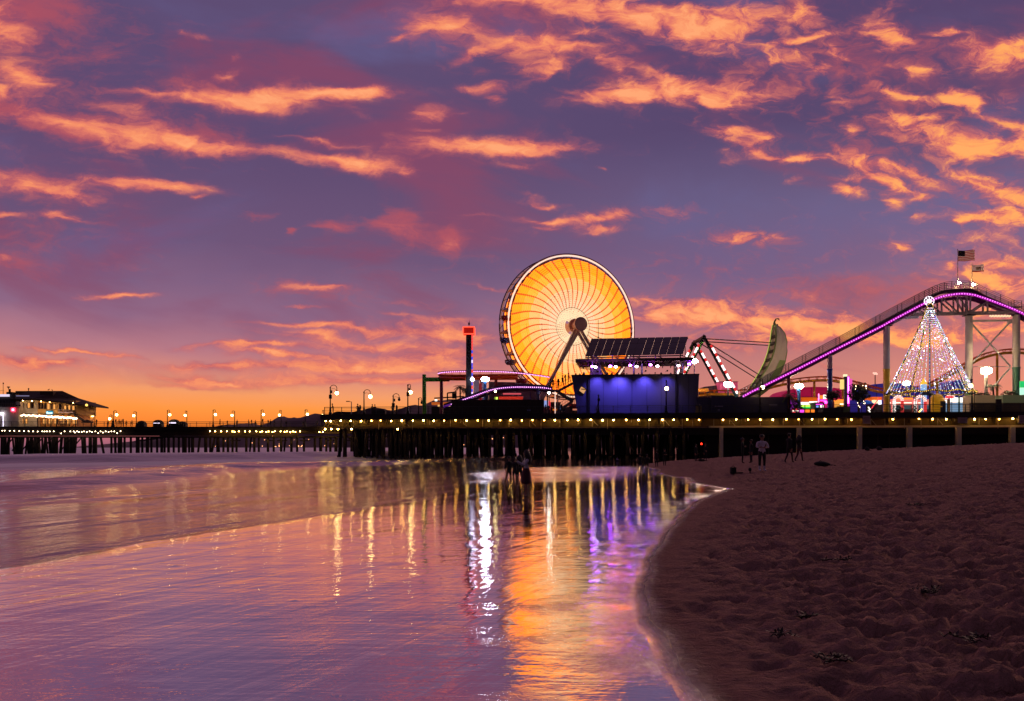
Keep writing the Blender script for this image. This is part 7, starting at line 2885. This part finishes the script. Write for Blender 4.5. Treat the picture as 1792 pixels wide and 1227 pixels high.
def head_extras(pose, style):
    """Hair (and face) meshes in body space."""
    key = (pose, style)
    if key in HEADS:
        return HEADS[key]
    J, R, E = body(POSES[pose])
    h = Vector(J['hd1'])
    m = MB()
    vs = []
    m.ball(h + Vector((0, 0.03, 0.035)), 0.105, 12, 8, sz=1.02, sx=0.95)
    if style == 'long':
        for k in range(9):
            a = -0.15 + math.pi * 1.3 * (k / 8) - 0.32
            d = Vector((math.cos(a), math.sin(a), 0))
            m.path([h + Vector((0, 0.02, 0.07)) + d * 0.06, h + d * 0.10 + Vector((0, 0.03, -0.06)), h + d * 0.13 + Vector((0, 0.06, -0.22)), h + d * 0.11 + Vector((0, 0.08, -0.36)), h + d * 0.07 + Vector((0, 0.09, -0.46))], 0.05, 6, rs=[0.05, 0.06, 0.062, 0.05, 0.015])
    if style == 'bun':
        m.ball(h + Vector((0, 0.10, 0.10)), 0.05, 8, 6)
    me = bpy.data.meshes.new('hair')
    me.from_pydata(m.v, [], m.f)
    me.polygons.foreach_set('use_smooth', [True] * len(me.polygons))
    me.materials.append(hair_c)
    f = MB()
    f.ball(h + Vector((0, -0.095, -0.012)), 0.018, 6, 5, sz=1.5)
    for s in (-1, 1):
        f.ball(h + Vector((0.035 * s, -0.083, 0.015)), 0.012, 6, 4)
        f.ball(h + Vector((0.088 * s, 0.0, -0.005)), 0.024, 6, 5, sx=0.5, sz=1.3)
    f.ball(h + Vector((0, -0.082, -0.05)), 0.018, 6, 4, sz=0.5, sx=1.4)
    fm = bpy.data.meshes.new('face')
    fm.from_pydata(f.v, [], f.f)
    fm.materials.append(skin_c)
    HEADS[key] = (me, fm)
    return HEADS[key]


def person(loc, hgt, rz, pose, top, bottom, shoes, label, hair='short', group=None, face=True, top_long=True, skirt=False, wide=1.0):
    o = thing('person', loc, label, 'person', group)
    k = hgt / 1.70
    o.scale = (k * wide, k * wide, k)
    o.rotation_euler = (0, 0, rz)
    b = bpy.data.objects.new('body', body_mesh(pose, top_long, skirt))
    COL.objects.link(b)
    b.parent = o
    for i, mt_ in enumerate((skin_c, cloth[top], cloth[bottom], cloth[shoes])):
        b.material_slots[i].link = 'OBJECT'
        b.material_slots[i].material = mt_
    hm, fm = head_extras(pose, hair)
    hb = bpy.data.objects.new('hair', hm)
    COL.objects.link(hb)
    hb.parent = o
    if face:
        fb = bpy.data.objects.new('face', fm)
        COL.objects.link(fb)
        fb.parent = o
    return o


def ground_at(x, D):
    X = (x - 896) / FX * D
    return Vector((X, D, max(beach_z(X, D), 0.0)))


def solve_D(x, y):
    """Depth at which the ground shows at photo pixel (x, y)."""
    best, bd = 1e9, 30
    for D in np.geomspace(6, 125, 500):
        X = (x - 896) / FX * D
        z = max(beach_z(X, D), 0.0)
        yy_ = HY - (z - CZ) / D * FX
        if abs(yy_ - y) < best:
            best, bd = abs(yy_ - y), D
    return float(bd)


def stand(x, yfeet, ytop, rz, pose, top, bottom, shoes, label, **kw):
    D = solve_D(x, yfeet)
    g = ground_at(x, D)
    hgt = (yfeet - ytop) / FX * D
    return person(g - Vector((0, 0, 0.015)), hgt, rz, pose, top, bottom, shoes, label, **kw)


# the woman photographing at the edge of the wet sand
def photographer():
    x, yf, yt = 921, 868, 789
    D = solve_D(x, yf)
    g = ground_at(x, D)
    h = (yf - yt) / FX * D
    o = thing('person', g - Vector((0, 0, 0.01)), 'long-haired person in pale top and dark skirt raising a phone', 'person')
    k = h / 1.70
    o.scale = (k, k, k)
    o.rotation_euler = (0, 0, math.radians(-78))
    b = bpy.data.objects.new('body', body_mesh('phone', True, True))
    COL.objects.link(b)
    b.parent = o
    for i, mt_ in enumerate((skin_c, cloth['white'], cloth['plum'], skin_c)):
        b.material_slots[i].link = 'OBJECT'
        b.material_slots[i].material = mt_
    hm, fm = head_extras('phone', 'long')
    for nm, me in (('hair', hm), ('face', fm)):
        c = bpy.data.objects.new(nm, me)
        COL.objects.link(c)
        c.parent = o

    def local(mb, nm, mt_, par=o):
        me = bpy.data.meshes.new(nm)
        me.from_pydata(mb.v, [], mb.f)
        me.polygons.foreach_set('use_smooth', [True] * len(me.polygons))
        me.materials.append(mt_)
        ob = bpy.data.objects.new(nm, me)
        COL.objects.link(ob)
        ob.parent = par
        return ob
    m = MB()
    prof = [(0.135, 1.06), (0.15, 1.0), (0.185, 0.90), (0.20, 0.75), (0.215, 0.58), (0.225, 0.47), (0.21, 0.47)]
    n = 20
    vs, fs = [], []
    for (r, z) in prof:
        for q in range(n):
            t = 2 * math.pi * q / n
            rr_ = r * (1 + 0.05 * math.sin(t * 6) * (1.06 - z))
            vs.append((rr_ * math.cos(t) * 1.02, rr_ * math.sin(t) * 0.86, z))
    for i in range(len(prof) - 1):
        for q in range(n):
            fs.append((i * n + q, i * n + (q + 1) % n, (i + 1) * n + (q + 1) % n, (i + 1) * n + q))
    m.add(vs, fs)
    local(m, 'skirt', cloth['plum'])
    # fingers round the phone
    m = MB()
    for s in (-1, 1):
        for q in range(4):
            a = Vector((0.058 * s, -0.385, 1.365 + q * 0.019))
            m.path([a, a + Vector((0.004 * s, -0.03, 0.006)), a + Vector((-0.018 * s, -0.046, 0.008)), a + Vector((-0.034 * s, -0.044, 0.006))], 0.009, 5, rs=[0.010, 0.009, 0.008, 0.006])
        a = Vector((0.05 * s, -0.375, 1.36))
        m.path([a, a + Vector((-0.022 * s, 0.0, 0.03)), a + Vector((-0.03 * s, -0.012, 0.055))], 0.01, 5, rs=[0.011, 0.010, 0.007])
    local(m, 'fingers', skin_c, b)
    ph = MB()
    ph.box((0, -0.412, 1.41), (0.080, 0.010, 0.155))
    me = bpy.data.meshes.new('phone')
    R3 = Matrix.Rotation(math.radians(-78), 3, 'Z')
    me.from_pydata([tuple((R3 @ Vector(p)) * k) for p in ph.v], [], ph.f)
    me.materials.append(mat('phone_black', (16, 16, 18), 0.3, var=0))
    po = bpy.data.objects.new('phone', me)
    COL.objects.link(po)
    po.location = o.location
    tag(po, 'small black phone held up by the long-haired person', 'phone')
    sc = MB()
    sc.box((0, -0.4055, 1.41), (0.070, 0.002, 0.14))
    me = bpy.data.meshes.new('screen')
    me.from_pydata([tuple((R3 @ Vector(p)) * k) for p in sc.v], [], sc.f)
    me.materials.append(lamp_mat('phone_screen', (255, 226, 200), 3))
    so_ = bpy.data.objects.new('screen', me)
    COL.objects.link(so_)
    so_.parent = po


photographer()
stand(891, 850, 799, 0.5, 'wide', 'black', 'black', 'black', 'child with legs apart at the left of the dark trio on the wet sand', hair='short', skirt=True, top_long=False)
stand(901, 851, 801, 2.8, 'stand', 'dark', 'black', 'black', 'child standing in the middle of the dark trio on the wet sand', hair='bun', skirt=True)
stand(909, 850, 797, 3.0, 'hips', 'black', 'dark', 'black', 'child next to the long-haired person, at the right of the trio', hair='long', skirt=True)
stand(1120, 828, 794, 3.0, 'stand', 'black', 'dark', 'black', 'bare-legged person at the left of the pair at the pool edge', skirt=True, group='strollers at the water edge')
stand(1132, 827, 795, 2.6, 'phone', 'black', 'dark', 'black', 'bare-legged person with a lit phone, right of the pair at the pool edge', skirt=True, group='strollers at the water edge')
stand(1149, 817, 788, 3.4, 'stand', 'dark', 'black', 'black', 'dark figure just right of the pair at the pool edge', group='strollers at the water edge')
stand(1163, 815, 786, 0.3, 'folded', 'black', 'black', 'black', 'slim dark figure standing alone at the tip of the wet sand', group='strollers at the water edge')
stand(1080, 807, 793, 1.2, 'sit', 'lilac', 'black', 'black', 'small pale figure sitting at the foot of the piles', face=False)
stand(1218, 807, 778, 0.6, 'stand', 'black', 'black', 'black', 'dark figure left of the bags under the pier edge', hair='short')
stand(1234.5, 806, 777, -0.6, 'hips', 'black', 'dark', 'black', 'dark figure right of the bags under the pier edge')
stand(1299.5, 811, 767, 1.3, 'folded', 'black', 'black', 'black', 'thin person in black, left of the person in the pale shirt')
stand(1314.5, 810, 770, -1.4, 'stand', 'black', 'navy', 'black', 'person in black holding a dark bag beside the pale shirt', hair='bun')
stand(1333.5, 825, 762, 0.15, 'folded', 'white', 'black', 'white', 'stout person in a pale loose shirt and black trousers on the sand', wide=1.18)
stand(1381, 810, 759, 2.2, 'walk', 'black', 'black', 'black', 'tall person in black walking away, left of two walkers')
stand(1398.5, 808, 762, 2.0, 'walk', 'black', 'plum', 'black', 'shorter person in black, right of two walkers', hair='long')
stand(1524.5, 782, 758, 0.4, 'folded', 'dark', 'white', 'white', 'person in white trousers beside two dark bags')
stand(1536.5, 782, 749, -0.5, 'hips', 'grey', 'black', 'black', 'taller person in a grey top standing behind dark bags', hair='short')
stand(1598, 777, 742, 0.2, 'stand', 'black', 'black', 'black', 'dark figure leaning beside a pale pier column')
stand(1592.5, 777.5, 741, 0.8, 'lean', 'brown', 'black', 'black', 'figure in brown half hidden by the dark leaner at the column')
stand(1717, 778, 757.5, 0.9, 'sit', 'black', 'black', 'black', 'large dark figure sitting on the sand against the boarding', hair='short', wide=1.15)
stand(1729, 777, 757, -0.5, 'sit', 'lilac', 'plum', 'plum', 'figure in a pale lilac shawl sitting at the right of the seated pair', hair='short', wide=1.2)
stand(1463, 782, 771, 0.4, 'sit', 'plum', 'black', 'black', 'left one of two small figures sitting under the red parasol', face=False)
stand(1471, 782, 771, -0.4, 'sit', 'dark', 'black', 'black', 'right one of two small figures sitting under the red parasol', face=False)

# things lying on the sand
def lump(x, y, D, w, h, label, name, mt_, cat, seed=1):
    g = ground_at(x, D)
    rr = random.Random(seed)
    m = MB()
    W, H = M(w, D), M(h, D)
    m.ball(g + Vector((0, 0, H * 0.45)), 0.5, 12, 8, sx=W, sy=W * 0.7, sz=H * 1.1)
    m.ball(g + Vector((W * 0.28, -0.05, H * 0.35)), 0.4, 10, 7, sx=W * 0.8, sy=W * 0.6, sz=H)
    m.path([g + Vector((-W * 0.2, -0.05, H * 0.8)), g + Vector((-W * 0.1, -0.12, H * 1.15)), g + Vector((W * 0.05, -0.06, H * 0.85))], 0.02, 5)
    m.path([g + Vector((W * 0.3, -0.1, 0.04)), g + Vector((W * 0.7, -0.12, 0.05)), g + Vector((W * 0.95, -0.05, 0.03))], 0.03, 6)
    ob = m.build(name, mt_, smooth=True)
    ob.data.transform(Matrix.Identity(4))
    return tag(ob, label, cat)


D_ = solve_D(1283, 829)
g = ground_at(1283, D_)
o = thing('backpack', g, 'black square bag standing on the sand left of the small stake', 'bag')
m = MB()
m.box(g + Vector((0, 0, 0.19)), (M(9, D_), 0.3, 0.38))
m.box(g + Vector((0, -0.17, 0.13)), (M(6, D_), 0.08, 0.2))
m.build('body', cloth['black'], o)
m = MB()
m.path([g + Vector((-0.1, 0, 0.38)), g + Vector((0, 0, 0.47)), g + Vector((0.1, 0, 0.38))], 0.02, 6)
m.path([g + Vector((0.15, -0.1, 0.05)), g + Vector((0.35, -0.1, 0.06)), g + Vector((0.55, -0.08, 0.05))], 0.05, 6)
m.build('strap', cloth['black'], o)
D_ = solve_D(1312.5, 828)
g = ground_at(1312.5, D_)
tag(MB().tube(g - Vector((0, 0, 0.1)), g + Vector((0, 0, 0.12)), 0.03, 0.03, 6).ball(g + Vector((0, 0, 0.2)), 0.1, 8, 6, sz=1.2).build('stake', cloth['black']), 'small dark stake with a round top stuck in the sand', 'stake')
D_ = solve_D(1437, 815)
lump(1437, 812, D_, 26, 8, 'dark heap of clothes and bags lying on the sand right of the walkers', 'beach_bags', cloth['black'], 'bags', 2)
D_ = solve_D(1227, 807)
lump(1227, 806, D_, 12, 4, 'dark bags on the sand between two figures under the pier edge', 'beach_bags', cloth['black'], 'bags', 3)
D_ = solve_D(1518, 789)
lump(1517, 789, D_, 8, 7, 'left one of two dark bags in front of the white trousers', 'beach_bag', cloth['black'], 'bag', 4)
D_ = solve_D(1538, 788)
lump(1538, 787, D_, 9, 7, 'right one of two dark bags, in front of the grey top', 'beach_bag', cloth['dark'], 'bag', 5)
D_ = solve_D(1696, 777)
lump(1694, 776, D_, 14, 2.5, 'pale towel spread on the sand left of the seated pair', 'towel', cloth['grey'], 'towel', 6)
# red cup light and parasol
D_ = solve_D(1468, 783)
g = ground_at(1468.5, D_)
o = thing('parasol', g, 'open dull red and white parasol planted in the sand near the pier', 'parasol')
m = MB()
m.tube(g - Vector((0, 0, 0.2)), P(1470, 763, D_), 0.025, 0.02, 6)
m.build('pole', steel_grey, o)
m = MB()
c = P(1469, 768.5, D_)
n = 16
prof = [(M(12.3, D_), 0.0), (M(9.5, D_), 0.28), (M(5.5, D_), 0.46), (0.03, 0.58)]
for i in range(len(prof) - 1):
    for q in range(n):
        m.mi = (q // 2) % 2
        t0, t1 = 2 * math.pi * q / n, 2 * math.pi * (q + 1) / n
        (r0, z0), (r1, z1) = prof[i], prof[i + 1]
        sl = 0.10
        f = lambda r, t, z: (c.x + r * math.cos(t), c.y + r * math.sin(t), c.z + z - r * math.cos(t) * sl)
        q4 = [f(r0, t0, z0), f(r0, t1, z0), f(r1, t1, z1), f(r1, t0, z1)]
        m.add(q4 + [(p[0], p[1], p[2] - 0.02) for p in q4], [(0, 1, 2, 3), (7, 6, 5, 4)])
m.build('canopy', [cloth['red'], mat('parasol_pink', (170, 120, 124), 0.8)], o)
g = ground_at(1227.5, solve_D(1228, 806))
o = thing('marker_lamp', g, 'small red lamp on a dark stick between two figures under the pier', 'lamp')
MB().tube(g - Vector((0, 0, 0.2)), g + Vector((0, 0, 1.66)), 0.02, 0.02, 5).build('stick', iron, o)
MB().ball(g + Vector((0, 0, 1.75)), 0.10, 8, 6).build('bulb', lamp_mat('marker_red', (255, 40, 20), 6), o)

# crowd on the decks
rr = random.Random(21)
tops = ['black', 'dark', 'navy', 'brown', 'plum', 'grey']


def deck_person(x, D, label, rz=None, pose=None, z=ZD, h=None, group=None):
    b = P(x, HY, D)
    b.z = z
    t = rr.choice(tops[:5])
    return person(b, h or rr.uniform(1.58, 1.8), rr.uniform(0, 6.28) if rz is None else rz, pose or rr.choice(('stand', 'walk', 'hips', 'folded', 'stand')), t, rr.choice(('black', 'navy', 'dark')), 'black', label, hair=rr.choice(('short', 'short', 'long')), group=group, face=False)


GF = 'strollers on the far pier'
spots = [(101, 'in front of the restaurant porch, left of two'), (107, 'in front of the restaurant porch, right of two'), (116, 'beside the porch posts of the restaurant'), (126, 'at the right end of the restaurant porch'), (169, 'right of the first full lamp past the stairs'), (189, 'left of the paired lamps'), (198, 'under the taller of the paired lamps'), (203, 'just right of the paired lamps'), (208.5, 'left in the trio right of the paired lamps'), (212, 'middle of the trio right of the paired lamps'), (215.5, 'right in the trio right of the paired lamps'), (221, 'alone, left of the first round kiosk'), (231, 'close to the first round kiosk'), (385, 'right of the lamp where the hills begin'), (398, 'left of the lamp over the low hills'), (415, 'right of the lamp over the low hills'), (435, 'left of a tight pair'), (440.5, 'left one of a tight pair'), (447, 'right one of a tight pair'), (460, 'under the lamp of the open stretch'), (469, 'left in the row of three'), (473.5, 'middle in the row of three'), (480, 'right in the row of three'), (501, 'under the crest of the low hill'), (531, 'just left of the last right-hand lamp'), (555, 'left one of two by the near pier corner'), (563, 'right one of two by the near pier corner')]
for x, w in spots:
    deck_person(x, DF + rr.uniform(1.2, 9), 'dark stroller on the far pier, ' + w, group=GF)
GN2 = 'people at the near railing'
for (x, w, d, ps) in ((583, 'stout figure leaning on the railing right of the corner lamp', 0.9, 'lean'), (626, 'dark figure at the railing left of the second arched lamp', 2.2, 'hips'), (630, 'pale-topped figure at the railing beside the second arched lamp', 3.2, 'stand'), (651.5, 'tall dark figure at the left end of the storage bin', 1.2, 'folded'), (656, 'figure close to the left end of the storage bin', 4.0, 'walk'), (687, 'figure at the railing under the dark-globed lamp', 2.0, 'lean'), (694, 'figure right of the dark-globed lamp', 4.2, 'stand')):
    deck_person(x, FD(x) + d, w, group=GN2, pose=ps)
GS = 'people on the stairs and terrace'
zt_ = P(1110, 656.5, FD(1110) + 3).z - 1.15
for (x, y, w) in ((963.5, 683, 'left one of two standing on the stair landing'), (968, 683, 'right one of two standing on the stair landing'), (977, 683.5, 'tall dark figure alone at the turn of the stairs'), (984.5, 678, 'lowest of three climbing the upper stairs'), (989.5, 675.5, 'middle one of three climbing the upper stairs'), (994.5, 673.5, 'highest of three climbing the upper stairs')):
    deck_person(x, 121.8, 'dark ' + w, z=P(0, y, 121.8).z + 0.1, group=GS)
for (x, w) in ((1008, 'leftmost figure on the roof terrace'), (1014.5, 'second figure from the left on the roof terrace'), (1022, 'figure left of the violet bar lights'), (1038.5, 'figure in front of the lit bar'), (1055, 'figure right of the lit bar'), (1063, 'left one under the first pair of hanging lamps'), (1071, 'right one under the first pair of hanging lamps'), (1080, 'short figure under the first white lamp'), (1097, 'figure at the parapet left of the middle post'), (1110, 'figure at the parapet by the middle post'), (1117.5, 'left of the pair right of the middle post'), (1123.5, 'right of the pair right of the middle post'), (1137, 'figure under the last violet hanging lamp'), (1146.5, 'tall figure between the two last lamps'), (1157, 'figure right of the last pair of lamps'), (1174, 'left one at the right-hand post'), (1180, 'right one at the right-hand post'), (1192, 'rightmost figure on the roof terrace')):
    deck_person(x, FD(x) + rr.uniform(4.4, 6.5), 'dark ' + w, z=zt_, group=GS)
for (x, w) in ((955, 'by the blue screen'), (961, 'in front of the red panel'), (966, 'left of the white pole'), (976, 'right of the white pole'), (982, 'under the lower stairs'), (987, 'nearest to the violet building')):
    deck_person(x, 122 + rr.uniform(0, 2.5), 'visitor on the deck below the stairs, ' + w, group='visitors below the stairs')


# seaweed left on the dry sand
weed = mat('seaweed', (34, 26, 20), 0.7, var=0.3)
rw = random.Random(17)
for (x, y, L_, n, lab) in ((1640, 1040, 0.55, 9, 'long branching strand of seaweed lying towards the pier at right'), (1462, 981, 0.3, 7, 'flat seaweed clump, highest of the clumps on the right-hand sand'), (1422, 1082, 0.26, 6, 'small seaweed clump left of the long branching strand'), (1372, 1113, 0.2, 5, 'smallest seaweed clump near the wet edge'), (1456, 1160, 0.24, 8, 'seaweed clump with a dragged tail near the bottom of the picture'), (1690, 1120, 0.28, 7, 'seaweed clump below the long branching strand'), (1600, 884, 0.6, 7, 'wide thin seaweed patch far up the right-hand sand')):
    D = solve_D(x, y)
    g = ground_at(x, D)
    m = MB()
    for k in range(n):
        a = rw.uniform(0, 6.28) if n < 9 else rw.uniform(1.1, 2.1)
        p = Vector((g.x + rw.uniform(-.04, .04), g.y + rw.uniform(-.04, .04), 0))
        pts = []
        for q in range(7):
            a += rw.uniform(-0.6, 0.6)
            p = p + Vector((math.cos(a), math.sin(a), 0)) * (L_ / 11)
            pts.append((p.x, p.y, beach_z(p.x, p.y) + rw.uniform(0.005, 0.035)))
        m.path(pts, 0.006, 5, rs=[0.005, 0.007, 0.006, 0.008, 0.005, 0.006, 0.002])
        for q in range(1, 6):
            c = Vector(pts[q])
            d = Vector((rw.uniform(-1, 1), rw.uniform(-1, 1), rw.uniform(0, 0.5))).normalized() * 0.06
            e = d.cross(Vector((0, 0, 1))).normalized() * 0.012
            m.add([c, c + d * 0.5 + e, c + d, c + d * 0.5 - e], [(0, 1, 2, 3)])
    tag(m.build('seaweed', weed), lab, 'seaweed')
